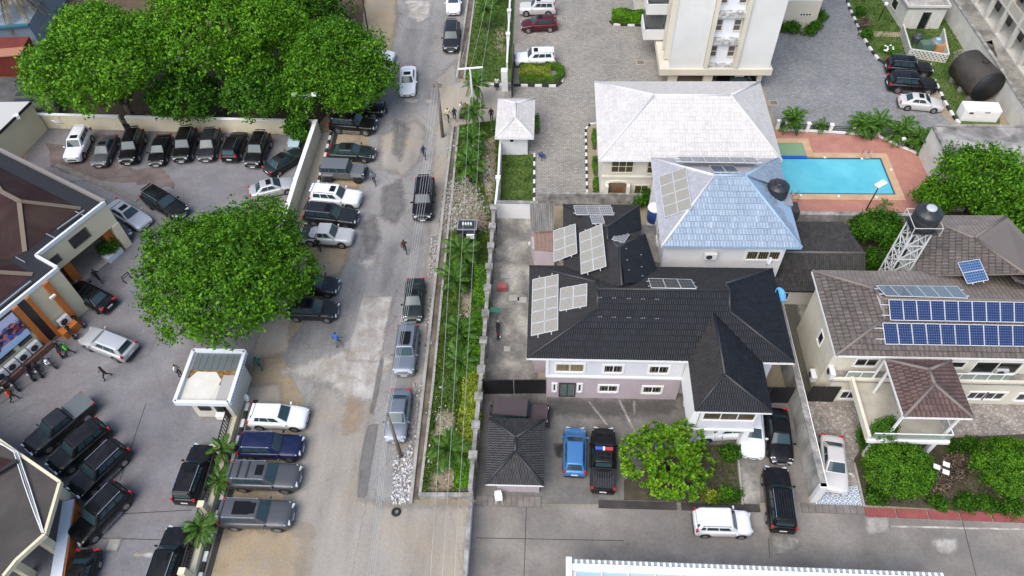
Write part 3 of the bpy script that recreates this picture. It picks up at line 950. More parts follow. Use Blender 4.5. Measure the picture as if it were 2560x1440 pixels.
# porch wing upper floor on pillars
wall_poly(house, rect(10.75, 14.65, 25.0, 29.0), 3.0, 6.3, M_lilac, 'porch_wall')
m = MB(); m.box((12.7, 27.0, 2.9), (4.2, 4.2, .22)); m.build('porch_slab', WHITE, house)
for x, y in ((14.45, 25.25), (10.95, 25.25), (14.45, 28.6), (10.95, 28.6)):
    m = MB(); m.box((x, y, 1.42), (.42, .42, 2.84)); m.build('pillar', WHITE, house)
m = MB(); m.bar((10.42, 28.9, 4.6), (10.42, 24.95, 4.6), .5, 3.3); m.build('porch_side_wall', WHITE, house)
A, B = (0.23, WY), (10.2, WY)
def kwin(tl, br, **k): return window(house, A, B, wuz(*tl, A, B), wuz(*br, A, B), **k)
kwin((1391, 909), (1458, 928), glass=M_curtain, bars=10, barmat=M_bar, fw=.16)
kwin((1512, 913), (1554, 930), bars=5, barmat=M_bar, fw=.16); kwin((1626, 915), (1668, 932), bars=5, barmat=M_bar, fw=.16)
kwin((1500, 963), (1541, 978), bars=5, barmat=M_bar, fw=.16); kwin((1610, 966), (1650, 981), bars=5, barmat=M_bar, fw=.16)
kwin((1384, 959), (1388, 976), panes=1, fw=.15); kwin((1447, 960), (1451, 977), panes=1, fw=.15)
kwin((1401, 958), (1434, 989), panes=2, frame=PLASTIC_D, glass=plain('greenish_door_glass', (.10, .14, .125), .1, spec=.8), fw=.1, name='glass_door', sill=False)
A, B = (10.75, 25.0), (14.65, 25.0)
window(house, A, B, (.25, 4.35), (3.7, 6.0), panes=3, glass=M_curtain2, fw=.1)
# solar arrays lie on the slopes
def pl_of(s): s = [Vector(p) for p in s]; return (s[0], normal_of(s))
panel_array([(1328, 840), (1395, 825), (1396, 686), (1332, 699)], pl_of(S_left), 2, 5, PV_GLARE, 'ten panel solar array on the left slope of the black roof')
panel_array([(1399, 778), (1467, 765), (1468, 709), (1401, 721)], pl_of(S_left), 2, 2, PV_GLARE, 'four panel solar array beside the ten panel array')
WP = pl_of([w0, V(rx0, ym + 3.4, ZE), P3])
panel_array([(1385, 655), (1443, 633), (1439, 560), (1384, 577)], WP, 2, 3, PV_GLARE, 'six panel solar array painted with cream sky glare near the corrugated roof', lift=.35)
panel_array([(1453, 686), (1516, 666), (1505, 560), (1449, 583)], WP, 2, 4, PV_GLARE, 'eight panel solar array on the rear wing, cream to grey', lift=.35)
PV_GRID = cell_mat('pv_cells_gridded', (0.16, 0.165, 0.175), (0.42, 0.42, 0.42), (6, 4), 0.25, 0.07, 0.8)
panel_array([(1440, 537), (1535, 538), (1526, 513), (1434, 514)], pl_of(S_wb), 3, 1, PV_GRID, 'row of three gridded solar panels on the far slope')
panel_array([(1481, 560), (1512, 558), (1506, 540), (1475, 540)], pl_of(S_wb), 1, 1, PV_GRID, 'single gridded solar panel below the row of three')
panel_array([(1529, 599), (1560, 607), (1574, 586), (1543, 580)], pl_of(S_wn), 1, 1, PV_GRID, 'single tilted solar panel near the blue barrel')
panel_array([(1628, 720), (1741, 722), (1728, 699), (1620, 696)], pl_of(S_back), 3, 1, cell_mat('pv_cells_dull', (.05, .046, .042), (.16, .15, .14), (4, 3), .4, .04, .3), 'long dull solar array behind the black ridge')
# little pale tile brackets left on the roof
for k, (px, py) in enumerate([(1565, 622), (1568, 650), (1572, 675), (1603, 637), (1604, 667), (1606, 690)]):
    P = on_plane(px, py, S_e[0] + V(0, 0, .1), normal_of([Vector(p) for p in S_e]))
    m = MB(); m.box(P, (.12, .06, .05)); m.build('roof_hook', STEEL, house)
for row in (744, 792):
    for px in (1500, 1535, 1572, 1608, 1643):
        for dx in (-3, 3):
            P = on_plane(px + dx, row + (px - 1500) * .03, c0 + V(0, 0, .1), nF)
            m = MB(); m.box(P, (.08, .06, .05)); m.build('roof_hook', STEEL, house)
# lean-to with old corrugated sheet and rusty wall left of the rear wing
shed = empty('lean_to', g(1345, 600)); tag(shed, 'lean-to with weathered corrugated roof and rusty brown lower panel', 'shed')
M_corr = tile_mat('weathered_corrugated_sheet', (0.17, 0.16, 0.145), (0.33, 0.31, 0.28), 0.24, 0.6, 1.0, stain=(0.09, 0.085, 0.08), stain_amt=0.8)
a, b, c, d = g(1324, 508, 3.2), g(1384, 508, 3.4), g(1384, 578, 3.0), g(1327, 578, 2.8)
me = uv_mesh('corrugated_sheet', [([d, c, b, a], [(0, 0), (3, 0), (3, 4), (0, 4)])], M_corr); link('corrugated_sheet', me, shed)
a2, b2, c2_, d2 = g(1335, 580, 2.5), g(1384, 580, 2.7), g(1386, 628, 2.4), g(1336, 626, 2.2)
me = uv_mesh('rusty_sheet', [([d2, c2_, b2, a2], [(0, 0), (2, 0), (2, 3), (0, 3)])], tile_mat('rusty_sheet', (0.17, 0.105, 0.08), (0.25, 0.165, 0.13), .4, .7, .3, stain=(.3, .25, .22), stain_amt=.3)); link('rusty_sheet', me, shed)
for p in (d, c, d2, c2_):
    m = MB(); m.bar((p.x, p.y + .1, 0), (p.x, p.y + .1, p.z - .03), .1); m.build('post', STEEL, shed)
wall_poly(shed, [d2[:2], c2_[:2], c[:2], d[:2]], 0, 2.1, M_mauve, 'wall')
# porcelain-white satellite dishes / pots by the lean-to
def dish(p, r, tilt, rz, label, mat=WHITE, grp=None, foot=0.6):
    root = empty('satellite_dish', p, rz); tag(root, label, 'dish', grp)
    R = Matrix.Rotation(tilt, 4, 'X')
    m = MB(); m.smooth = True
    prof = [(r * k / 6, .28 * r * (k / 6) ** 2) for k in range(7)]
    rows = []
    for (rr, zz) in prof:
        rows.append([R @ Vector((max(rr, .01) * math.cos(t), max(rr, .01) * math.sin(t), zz)) + V(0, 0, foot) for t in [2 * math.pi * i / 20 for i in range(20)]])
    m.grid(rows, close_u=True)
    back = [[q - (R @ V(0, 0, .025)) for q in row] for row in rows]
    m.grid(back, close_u=True)
    m.grid([rows[-1], back[-1]], close_u=True)
    m.build('reflector', mat, root, world_coords=False)
    m = MB(); m.bar(R @ V(0, -r * .9, .2 * r) + V(0, 0, foot), R @ V(0, 0, r * .95) + V(0, 0, foot), .03); m.build('feed_arm', STEEL, root, world_coords=False)
    m = MB(); m.box(R @ V(0, 0, r * .95) + V(0, 0, foot), (.1, .1, .14)); m.build('receiver', STEEL, root, world_coords=False)
    m = MB(); m.tube([(0, .05, 0), (0, .05, foot - .05)], .035, 8); m.build('mast', STEEL, root, world_coords=False)
    return root
dish(g(1338, 632, 1.2), .34, rad(40), rad(150), 'small white dish at the foot of the rusty panel', foot=.5)
dish(g(1327, 618, 0), .28, rad(20), rad(90), 'tiny white dish on the ground left of the rusty panel', foot=.4)
dish(V(17.55, 34.6, 5.6), .55, rad(35), rad(60), 'bright blue satellite dish on the right eave of the black roof', plain('blue_dish', (.12, .42, .72), .5), foot=.55)
dish(V(17.2, 37.6, 6.0), .3, rad(70), rad(40), 'pale box-like dish on the far right eave of the black roof', foot=.6)
# gatehouse with the little hip roof
gh = empty('gatehouse', (-1.8, 23, 0)); tag(gh, 'small gatehouse with dark tiled hip roof at the street wall', 'gatehouse')
M_ghtile = tile_mat('dark_brown_slate_tile', (0.022, 0.021, 0.022), (0.036, 0.034, 0.035), 0.18, 0.6, 0.7, stain=(.095, .088, .08), stain_amt=.4)
S_, r = hip_roof(gh, -3.85, 0.1, 20.55, 25.55, 2.75, 3.75, M_ghtile, M_kcap, 'y', 0.36)
fascia(gh, [V(-3.85, 20.55, 2.75), V(.1, 20.55, 2.75)], WHITE, .06, .16, False)
wall_poly(gh, rect(-3.2, -.2, 21.2, 25.0), 0, 2.68, M_mauve)
window(gh, (-3.2, 21.2), (-.2, 21.2), (1.9, 1.55), (2.75, 2.2), 2, fw=.1)
# second floor box beside: dark steel gates
def gate(a, b, h, label, mat, bars=True, grp=None):
    a, b = Vector((a[0], a[1], 0)), Vector((b[0], b[1], 0))
    root = empty('gate', (a + b) / 2); tag(root, label, 'gate', grp)
    t = (b - a).normalized()
    for k in range(2):
        p, q = a.lerp(b, k / 2) + t * .03, a.lerp(b, (k + 1) / 2) - t * .03
        m = MB(); m.bar(p + V(0, 0, h / 2 + .05), q + V(0, 0, h / 2 + .05), .05, h - .1); leaf = m.build('gate_leaf', mat, root)
        m = MB(); m.bar(p + V(0, 0, h), q + V(0, 0, h), .08); m.bar(p + V(0, 0, .12), q + V(0, 0, .12), .08); m.build('gate_rail', mat, leaf)
        m = MB()
        n = max(4, int((q - p).length / .14))
        for i in range(n):
            s = p.lerp(q, (i + .5) / n); m.bar(s + V(0, 0, h), s + V(0, 0, h + .2), .03)
        m.build('spikes', mat, leaf)
    return root
GATE_BLACK = plain('black_gate_paint', (.012, .012, .013), .45)
gate(g(1206, 985)[:2], (.2, 29.3), 2.0, 'black steel gate left of the mauve house', GATE_BLACK)
gate((15.2, 28.9), (18.7, 28.9), 2.2, 'black steel gate right of the mauve house porch', GATE_BLACK)
gate(g(2010, 1003)[:2], g(2082, 1005)[:2], 2.1, 'black steel gate left of the cream balcony house', GATE_BLACK)
# ================================================================ PALE COMPOUND
M_paletile = tile_mat('pale_longspan_tile', (0.56, 0.535, 0.505), (0.64, 0.615, 0.585), 0.26, 0.5, 0.25, stain=(0.51, 0.49, 0.47), stain_amt=0.5, spec=0.4, grid=(0.26, 0.02, 0.86), course=.42)
M_palecap = plain('pale_ridge', (0.60, 0.59, 0.58), 0.5)
M_cream = weathered('cream_render', [(0.3, (0.60, 0.57, 0.49)), (0.6, (0.67, 0.64, 0.555)), (0.8, (0.71, 0.68, 0.60))], 0.4, fine=0.06, rough=0.8, bump=0.06)
M_brownglass = plain('brown_tinted_glass', (0.075, 0.06, 0.032), 0.1, spec=0.7)
def bld(name, loc, label, cat='house', grp=None):
    o = empty(name, loc); return tag(o, label, cat, grp)

pale = bld('pale_roofed_house', (12, 55, 0), 'two storey cream house with large pale hip roof beside the pool')
ix0, ix1, iy0, iy1, IZ = 4.62, 20.62, 49.7, 61.1, 6.0
ra, rb = g(1635, 235, 8.65).x, g(1827, 240, 8.65).x
S, r = hip_roof(pale, ix0, ix1, iy0, iy1, IZ, 8.65, M_paletile, M_palecap, 'x', 0.42, (ra, rb), WHITE, .025)
wall_poly(pale, rect(ix0 + .45, ix1 - .6, iy0 + .75, iy1 - .6), 0, IZ - .08, M_cream)
A, B = (ix0 + .45, iy0 + .75), (ix1 - .6, iy0 + .75)
def pw(root, A, B, tl, br, **k): return window(root, A, B, wuz(*tl, A, B), wuz(*br, A, B), **k)
CREAMF = plain('cream_frame', (.62, .58, .48), .6)
pw(pale, A, B, (1531, 401), (1581, 430), panes=3, rows=2, frame=CREAMF, glass=M_brownglass, fw=.14)
pw(pale, A, B, (1622, 402), (1660, 432), panes=3, rows=2, frame=CREAMF, glass=M_brownglass, fw=.14)
m = MB(); m.box(((A[0] + B[0]) / 2, A[1] - .05, 3.3), (B[0] - A[0] + .05, .14, .22)); m.build('string_course', M_cream, pale)
# arched porch recess
u0, z0_ = wuz(1512, 505, A, B); u1, z1_ = wuz(1570, 462, A, B)
m = MB(); m.box((A[0] + (u0 + u1) / 2, A[1] - .01, 1.25), (u1 - u0, .05, 2.5)); m.build('porch_recess', plain('recess_tan', (.16, .11, .07), .8), pale)
m = MB()
for k in range(12):
    t0 = math.pi * k / 12; t1 = math.pi * (k + 1) / 12; cx, hw = A[0] + (u0 + u1) / 2, (u1 - u0) / 2
    m.bar((cx + hw * math.cos(t0), A[1] - .06, 2.45 + .35 * math.sin(t0)), (cx + hw * math.cos(t1), A[1] - .06, 2.45 + .35 * math.sin(t1)), .16, .16)
m.build('porch_arch', M_cream, pale)
for uu in (u0, u1):
    m = MB(); m.box((A[0] + uu, A[1] - .3, 1.25), (.3, .5, 2.5)); m.build('porch_pillar', M_cream, pale)
m = MB(); m.box((A[0] + (u0 + u1) / 2 + .2, A[1] - .045, 1.05), (.7, .05, 2.1)); m.build('door', plain('brown_door', (.18, .08, .035), .4), pale)
m = MB(); m.box((A[0] + (u0 + u1) / 2, A[1] - .55, .06), (u1 - u0 + .4, 1.1, .1)); m.build('porch_floor', plain('porch_tiles', (.36, .22, .12), .5), pale)
window(pale, A, B, (3.2, .9), (4.4, 2.2), 2, glass=M_brownglass, frame=CREAMF)

# ---- white house with the blue metal roof
bl_ = bld('blue_roofed_house', (14.4, 43.7, 0), 'white house with blue metal front slope and solar panels between two roofs')
JZ, JR = 7.0, 9.75
jx0, jx1, jy0, jy1 = 9.05, 19.8, 38.6, 48.8
M_bluetile = tile_mat('blue_metal_tile', (0.22, 0.29, 0.375), (0.29, 0.36, 0.44), 0.24, 0.35, 0.22, stain=(0.40, 0.47, 0.54), stain_amt=0.7, spec=0.6, grid=(0.34, 0.02, 0.8), metal=0.1, course=.5)
M_metaltile_lit = tile_mat('metal_tile_lit_side', (0.36, 0.36, 0.39), (0.43, 0.43, 0.46), 0.24, 0.4, 0.25, stain=(0.33, 0.33, 0.37), stain_amt=0.6, spec=0.5, grid=(0.34, 0.02, 0.88), course=.4)  # same roof; light on left and back slopes is painted as a paler colour
M_bluecap = plain('blue_ridge', (0.27, 0.39, 0.52), 0.4)
jm = (jy0 + jy1) / 2
A1, B1 = V(g(1785, 435, JR).x, jm, JR), V(g(1862, 435, JR).x, jm, JR)
cc = [V(jx0, jy0, JZ), V(jx1, jy0, JZ), V(jx1, jy1, JZ), V(jx0, jy1, JZ)]
def flare(a, b, t): 
    p = a.lerp(b, t); return V(p.x, p.y, p.z - .12)
n1, n2 = V(jx1, 44.9, JZ), V(jx1, 43.0, JZ)
tA = V(17.6, 44.4, 8.2)
SJ = dict(front=[cc[0], cc[1], B1, A1], left=[cc[3], cc[0], A1], back=[cc[2], cc[3], A1, B1])
SJr1, SJr2 = [cc[1], n2, tA, B1], [n1, cc[2], B1, tA]
r = roof_deck(bl_, list(SJ.values()) + [SJr1, SJr2], M_bluecap)
slope(r, SJ['front'], M_bluetile, 0.5); slope(r, SJ['left'], M_metaltile_lit, 0.4); slope(r, SJ['back'], M_metaltile_lit, 0.4); slope(r, SJr1, M_bluetile, 0.5); slope(r, SJr2, M_bluetile, 0.5)
for a, b in ((cc[0], A1), (cc[1], B1), (cc[2], B1), (cc[3], A1), (A1, B1)): cap(r, a, b, M_bluecap if a is cc[1] or b is B1 else M_palecap)
fascia(bl_, [cc[0], cc[1]], M_bluecap, .06, .16, False); fascia(bl_, [cc[3], cc[0]], WHITE, .06, .2, False); fascia(bl_, [cc[1], n2], M_bluecap, .06, .16, False)
wall_poly(bl_, rect(jx0 + .35, jx1 - .9, jy0 + .5, jy1 - .5), 0, JZ - .1, M_whitewall)
A, B = (jx0 + .35, jy0 + .5), (jx1 - .9, jy0 + .5)
pw(bl_, A, B, (1870, 628), (1945, 648), panes=3, bars=15, barmat=M_bar, fw=.16)
window(bl_, (jx0 + .35, jy1 - .5), (jx0 + .35, jy0 + .5), (3.2, 4.0), (4.3, 5.6), 2, fw=.12)
window(bl_, (jx0 + .35, jy1 - .5), (jx0 + .35, jy0 + .5), (5.8, 4.0), (6.9, 5.6), 2, fw=.12)
LP = pl_of(SJ['left'])
panel_array([(1662, 544), (1730, 521), (1715, 418), (1647, 442)], LP, 2, 4, PV_GLARE, 'eight panel grey solar array on the left slope of the blue house', group='solar panel arrays on the blue house')
BP = pl_of(SJ['back'])
panel_array([(1785, 432), (1850, 433), (1835, 415), (1772, 414)], BP, 2, 1, PV_GREY, 'pair of solar panels just behind the blue ridge', group='solar panel arrays on the blue house')
panel_array([(1702, 405), (1898, 408), (1885, 394), (1694, 392)], BP, 6, 1, PV_GREY, 'long low row of solar panels at the rear of the blue house', lift=.5, group='solar panel arrays on the blue house')
ac_unit(V(g(1780, 668, 5.6).x, jy0 + .25, 5.35), 0, 'pale air conditioner on the white wall above black roof', w=1.0)

def water_tank(p, r, h, label, mat, lidmat=None, grp=None, cat='water tank'):
    root = empty('water_tank', p); tag(root, label, cat, grp)
    m = MB(); m.smooth = True
    prof = [(.02, 0), (r * .96, 0), (r, .05), (r, h * .22), (r * .975, h * .24), (r, h * .26), (r, h * .5), (r * .975, h * .52), (r, h * .54), (r, h * .76), (r * .96, h * .80), (r * .62, h * .93), (r * .4, h * .96), (.02, h * .97)]
    m.lathe(prof, n=28); m.build('tank_body', mat, root, world_coords=False)
    m = MB(); m.smooth = True; m.lathe([(r * .38, h * .95), (r * .38, h * 1.02), (r * .3, h * 1.05), (.01, h * 1.05)], n=20); m.build('tank_lid', lidmat or mat, root, world_coords=False)
    for k in range(8):
        t = 2 * math.pi * k / 8
        m = MB(); m.bar((r * .97 * math.cos(t), r * .97 * math.sin(t), h * .79), (r * .45 * math.cos(t), r * .45 * math.sin(t), h * .965), .16 * r, .05); m.build('tank_rib', mat, root, world_coords=False)
    return root
TANK = plain('black_tank_plastic', (.022, .025, .028), .4)
# dark tank on a frame in the notch of the blue roof
water_tank(V(18.7, 44.0, 7.4), .85, 1.3, 'black water tank in the notch of the blue roof', TANK)
m = MB(); m.box((18.9, 43.9, 7.25), (2.0, 2.0, .12)); tf = empty('tank_frame', (18.9, 43.9, 0)); tag(tf, 'steel frame carrying the tank beside the blue roof', 'frame')
m.build('platform', STEEL, tf)
for dx in (-.9, .9):
    for dy in (-.9, .9): beam(tf, (18.9 + dx, 43.9 + dy, 0), (18.9 + dx, 43.9 + dy, 7.2), .1, STEEL, 'leg')
m = MB(); m.box((20.0, 43.0, 6.5), (.9, 1.2, 1.0)); m2 = m.build('vent_housing', PLASTIC_D); tag(m2, 'dark metal vent housing beside the tank of the blue roof', 'housing')
# blue barrel between the houses
bar = empty('barrel', g(1618, 625, 0)); tag(bar, 'blue and white plastic barrel between the black and blue roofs', 'barrel')
m = MB(); m.smooth = True; m.lathe([(.02, 0), (.5, 0), (.55, .3), (.52, .35), (.55, .4), (.55, 1.2), (.5, 1.35)], n=20); m.build('barrel_body', plain('barrel_blue', (.02, .06, .22), .4), bar, world_coords=False)
m = MB(); m.lathe([(.5, 1.3), (.6, 1.5), (.55, 1.62), (.3, 1.7), (.25, 1.62), (.02, 1.6)], n=14); m.build('barrel_cover', WHITE, bar, world_coords=False)
bar.location.z = 3.9
st = bld('courtyard_block', g(1625, 640, 0), 'dark walled service yard between the black and the blue roofs', 'yard')
wall_poly(st, [g(1597, 560, 3.9)[:2], g(1640, 565, 3.9)[:2], g(1655, 660, 3.9)[:2], g(1600, 640, 3.9)[:2]], 0, 3.9, M_sideyard, 'slab')

# ---- gate lodge with pale roof
lodge = bld('gate_lodge', (-3.1, 59.5, 0), 'small white gate lodge with pale hip roof', 'lodge')
hip_roof(lodge, -5.1, -1.3, 56.45, 62.55, 2.8, 3.75, M_paletile, M_palecap, 'y', 0.36, None, WHITE)
wall_poly(lodge, rect(-4.6, -1.95, 57.1, 62.0), 0, 2.72, M_whitewall)
window(lodge, (-4.6, 57.1), (-1.95, 57.1), (.9, 1.7), (1.3, 2.3), 1, fw=.08)

# ---- tower block
M_tower = weathered('pale_grey_render', [(0.3, (0.60, 0.60, 0.57)), (0.6, (0.665, 0.665, 0.635)), (0.8, (0.70, 0.70, 0.68))], 0.3, fine=0.05, rough=0.8, bump=0.05)
M_towercream = weathered('tower_cream', [(0.3, (0.55, 0.51, 0.42)), (0.6, (0.63, 0.585, 0.48)), (0.8, (0.67, 0.63, 0.53))], 0.3, fine=0.07, rough=0.8, bump=0.05)
M_stainwhite = weathered('stained_white_render', [(0.3, (0.66, 0.69, 0.72)), (0.6, (0.74, 0.76, 0.78)), (0.8, (0.77, 0.78, 0.80))], 0.4, fine=0.06, rough=0.8, bump=0.05)
M_mould = weathered('mould_streaked_ledge', [(0.3, (0.12, 0.12, 0.11)), (0.45, (0.36, 0.36, 0.34)), (0.6, (0.6, 0.6, 0.58))], 2.5, fine=0.3, rough=0.9, bump=0.1)
tower = bld('tower_block', (18.4, 76, 0), 'tall pale tower block on pillars with stained white window strip', 'building')
tx0, tx1, ty, th, tb = 13.0, 23.55, 68.1, 32.0, 2.4
sx0, sx1 = g(1763, 177, 2.6).x, g(1838, 180, 2.6).x
for a, b in ((tx0, sx0 - .25), (sx1 + .25, tx1)):
    wall_poly(tower, rect(a, b, ty, 84), tb + .35, th, M_tower, 'front_wall')
wall_poly(tower, rect(sx0 - .25, sx1 + .25, ty + .5, 83.6), tb + .2, th, M_stainwhite, 'stair_wall')
for x in (sx0, sx1):
    m = MB(); m.box((x, ty + .1, (tb + th) / 2), (.42, .7, th - tb)); m.build('pilaster', M_towercream, tower)
m = MB(); m.box(((12.1 + 23.75) / 2, 76, tb - .05), (11.9, 16.4, .75)); m.build('transfer_slab', M_towercream, tower)
for x in (13.6, 17.4, 20.75, 22.9):
    for y in (68.6, 73.5):
        m = MB(); m.box((x, y, 1.0), (.95 if x < 22 else .5, .6, 2.05)); m.build('pillar', M_towercream, tower)
A, B = (sx0, ty + .5), (sx1, ty + .5)
wdt = sx1 - sx0
for k in range(9):
    zb = tb + .9 + k * 3.05
    m = MB(); m.box(((sx0 + sx1) / 2, ty + .3, zb - .55), (wdt - .42, .55, .6)); m.build('ledge', M_mould, tower)
    for u in (.28, wdt - .98):
        window(tower, A, B, (u, zb + .55), (u + .68, zb + 1.75), 1, rows=2, frame=CREAMF, glass=plain('grey_louvre_glass', (.10, .10, .10), .2) if k == 0 and u < .3 else bpy.data.materials['grey_louvre_glass'], fw=.07)
# balcony side: stepped bays towards the left
for k in range(9):
    z = tb + .9 + k * 3.05
    m = MB(); m.box((11.7, 74.5, z - .2), (2.4, 3.2, .2)); b_ = m.build('balcony', M_tower, tower)
    m = MB(); m.box((10.55, 74.5, z + .35), (.14, 3.2, 1.1)); m.box((11.7, 72.95, z + .35), (2.4, .14, 1.1)); m.build('parapet', M_tower, b_)
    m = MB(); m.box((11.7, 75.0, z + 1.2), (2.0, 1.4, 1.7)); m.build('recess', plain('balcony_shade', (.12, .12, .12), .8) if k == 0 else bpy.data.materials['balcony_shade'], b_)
for y in (69.6, 71.4):
    m = MB(); m.box((12.75, y, (tb + th) / 2 + .2), (.5, .35, th - tb - .6)); m.build('fin', M_towercream, tower)
for k in range(9):
    z = tb + .9 + k * 3.05
    window(tower, (tx0, 76), (tx0, 68.3), (5.2, z), (6.4, z + 1.3), 2, frame=CREAMF, fw=.08)
# low blocks beside the tower
lb = bld('low_annex', (9.5, 83, 0), 'low cream annex with a white window behind the green hedge', 'annex')
wall_poly(lb, rect(*[g(1588, 45, 0).x, g(1640, 45, 0).x + 1, g(1610, 42, 0).y, g(1610, 42, 0).y + 8]), 0, 3.1, M_cream)
a0 = g(1588, 45, 0)
window(lb, (a0.x, a0.y), (a0.x + 4, a0.y), (1.0, .9), (2.4, 2.4), 2, glass=M_brownglass)
m = MB(); m.box((a0.x + 1.5, a0.y + 4, 3.2), (4.5, 8.6, .25)); m.build('roof_slab', M_cream, lb)
ra_ = bld('right_annex', (26, 80, 0), 'two tone cream annex with small vents right of the tower', 'annex')
a1, b1 = g(1945, 72, 0), g(2035, 74, 0)
wall_poly(ra_, rect(a1.x, b1.x, a1.y, a1.y + 8), 0, 3.6, M_towercream); wall_poly(ra_, rect(a1.x + .03, b1.x - .03, a1.y + .03, a1.y + 8), 3.6, 9, M_stainwhite, 'upper_wall')
for k in range(4):
    window(ra_, (a1.x, a1.y), (b1.x, a1.y), (2.1 + k * .32, 1.7), (2.35 + k * .32, 2.0), 1, fw=.03, name='vent', proud=.03, sill=False)

# ---- pool
pool = bld('swimming_pool', (27, 54.5, 0), 'turquoise swimming pool with stone coping on terracotta deck', 'pool')
p0, p1, q0y, q1y = 19.0, 33.0, 51.75, 56.7
M_water = plain('pool_water', (0.055, 0.40, 0.52), 0.05, spec=0.5)
nt, b = nodes_of(M_water)
n_ = noise_node(nt, coords(nt), 0.35, 4); r_ = ramp_node(nt, [(0.3, (0.085, 0.40, 0.50)), (0.7, (0.14, 0.50, 0.58))])
nt.links.new(n_.outputs['Fac'], r_.inputs[0]); nt.links.new(r_.outputs[0], b.inputs['Base Color'])
n2_ = noise_node(nt, coords(nt), 3.5, 3); bump_to(nt, b, n2_.outputs['Fac'], .12, .03)
M_ptile = plain('dark_teal_tile', (0.02, 0.10, 0.12), 0.3)
def ring(root, x0, x1, y0, y1, w, z0, z1, mat, name):
    m = MB()
    for bx in ((x0 - w, x1 + w, y0 - w, y0), (x0 - w, x1 + w, y1, y1 + w), (x0 - w, x0, y0, y1), (x1, x1 + w, y0, y1)):
        m.box(((bx[0] + bx[1]) / 2, (bx[2] + bx[3]) / 2, (z0 + z1) / 2), (bx[1] - bx[0], bx[3] - bx[2], z1 - z0))
    return m.build(name, mat, root)
m = MB(); m.face([(p0, q0y, .06), (p1, q0y, .06), (p1, q1y, .06), (p0, q1y, .06)]); m.build('water', M_water, pool)
ring(pool, p0 + .0, p1 - .0, q0y, q1y, .10, .03, .16, M_ptile, 'waterline_tiles')
ring(pool, p0 - .1, p1 + .1, q0y - .1, q1y + .1, .75, .03, .14, M_coping, 'coping')
k0, k1, l0, l1 = 19.0, g(2012, 385, 0).x, q1y + .15, g(2010, 362, 0).y
wade = bld('wading_pool', ((k0 + k1) / 2, (l0 + l1) / 2, 0), 'small green wading pool with blue edge above the big pool', 'pool')
m = MB(); m.face([(k0, l0, .2), (k1, l0, .2), (k1, l1, .2), (k0, l1, .2)]); m.build('water', plain('green_shallow_water', (.19, .30, .17), .08), wade)
m = MB(); m.box(((k0 + k1) / 2, l0 - .05, .15), (k1 - k0, .3, .24)); m.build('blue_edge', plain('royal_blue_tile', (.02, .09, .42), .25), wade)
m = MB(); m.box(((k0 + k1) / 2, l1 + .35, .14), (k1 - k0 + 1.4, .7, .24)); m.box((k1 + .35, (l0 + l1) / 2, .14), (.7, l1 - l0, .24)); m.build('coping', M_coping, wade)
for (px, py, t) in ((2165, 395, 0), (1983, 492, math.pi)):
    P = g(px, py, .1); ld = empty('pool_ladder', P, t); tag(ld, 'chrome pool ladder at the %s' % ('far right corner of the pool' if t == 0 else 'near left edge of the pool'), 'ladder')
    for s in (-.3, .3):
        m = MB(); m.tube([(s, .5, 0), (s, .5, .7), (s, .3, .85), (s, 0, .8), (s, -.15, .5), (s, -.15, -.02)], .03, 8); m.build('rail', STEEL, ld, world_coords=False)
    m = MB(); m.box((0, -.15, .1), (.6, .1, .04)); m.build('step', STEEL, ld, world_coords=False)
for k, (px, py) in enumerate([(2062, 394), (2155, 397), (2228, 424), (2002, 488), (2097, 490), (2191, 493)]):
    m = MB(); m.lathe([(.12, 0), (.12, .03), (.08, .05), (.01, .05)], g(px, py, .14), 10); o = m.build('pool_light', WHITE); tag(o, 'round white pool light, %s of the %s side of the coping' % (('first', 'second', 'corner', 'first', 'second', 'third')[k], ('far', 'far', 'right', 'near', 'near', 'near')[k]), 'light', 'pool lights in the coping')
# fence round the pool deck
fe = bld('pool_fence', g(2100, 330, 0), 'low black railing with white posts along the pool deck', 'fence')
FP = [(1942, 322), (1962, 326), (2016, 328), (2073, 331), (2130, 335), (2192, 340), (2250, 367), (2310, 392)]
pts = [g(x, y, 0) for x, y in FP]
for p in pts:
    m = MB(); m.box(p + V(0, 0, .5), (.3, .3, 1.0)); o = m.build('post', WHITE, fe)
    m = MB(); m.box(p + V(0, 0, 1.03), (.4, .4, .08)); m.build('post_cap', WHITE, o)
for a, b in zip(pts, pts[1:]):
    m = MB(); m.bar(a + V(0, 0, .12), b + V(0, 0, .12), .22, .22); m.build('plinth', WHITE, fe)
    m = MB()
    for z in (.32, .62, .85): m.bar(a + V(0, 0, z), b + V(0, 0, z), .04)
    n = int((b - a).length / .16)
    for i in range(1, n): q = a.lerp(b, i / n); m.bar(q + V(0, 0, .3), q + V(0, 0, .86), .025)
    m.build('railing', GATE_BLACK, fe)
# lamp post beside the pool
lp = empty('lamp_post', g(2165, 525, 0)); tag(lp, 'lamp post with a white flat floodlight leaning over the pool', 'lamp post')
top = g(2200, 462, 5.0)
m = MB(); m.tube([g(2165, 525, 0), g(2165, 525, 0).lerp(top, .5), top], .07, 8, .05); m.build('pole', plain('lamp_pole_rust', (.09, .045, .035), .6), lp)
m = MB(); m.bar(top + V(-.35, -.2, 0), top + V(.5, .3, .12), .5, .1); m.build('floodlight', WHITE, lp)
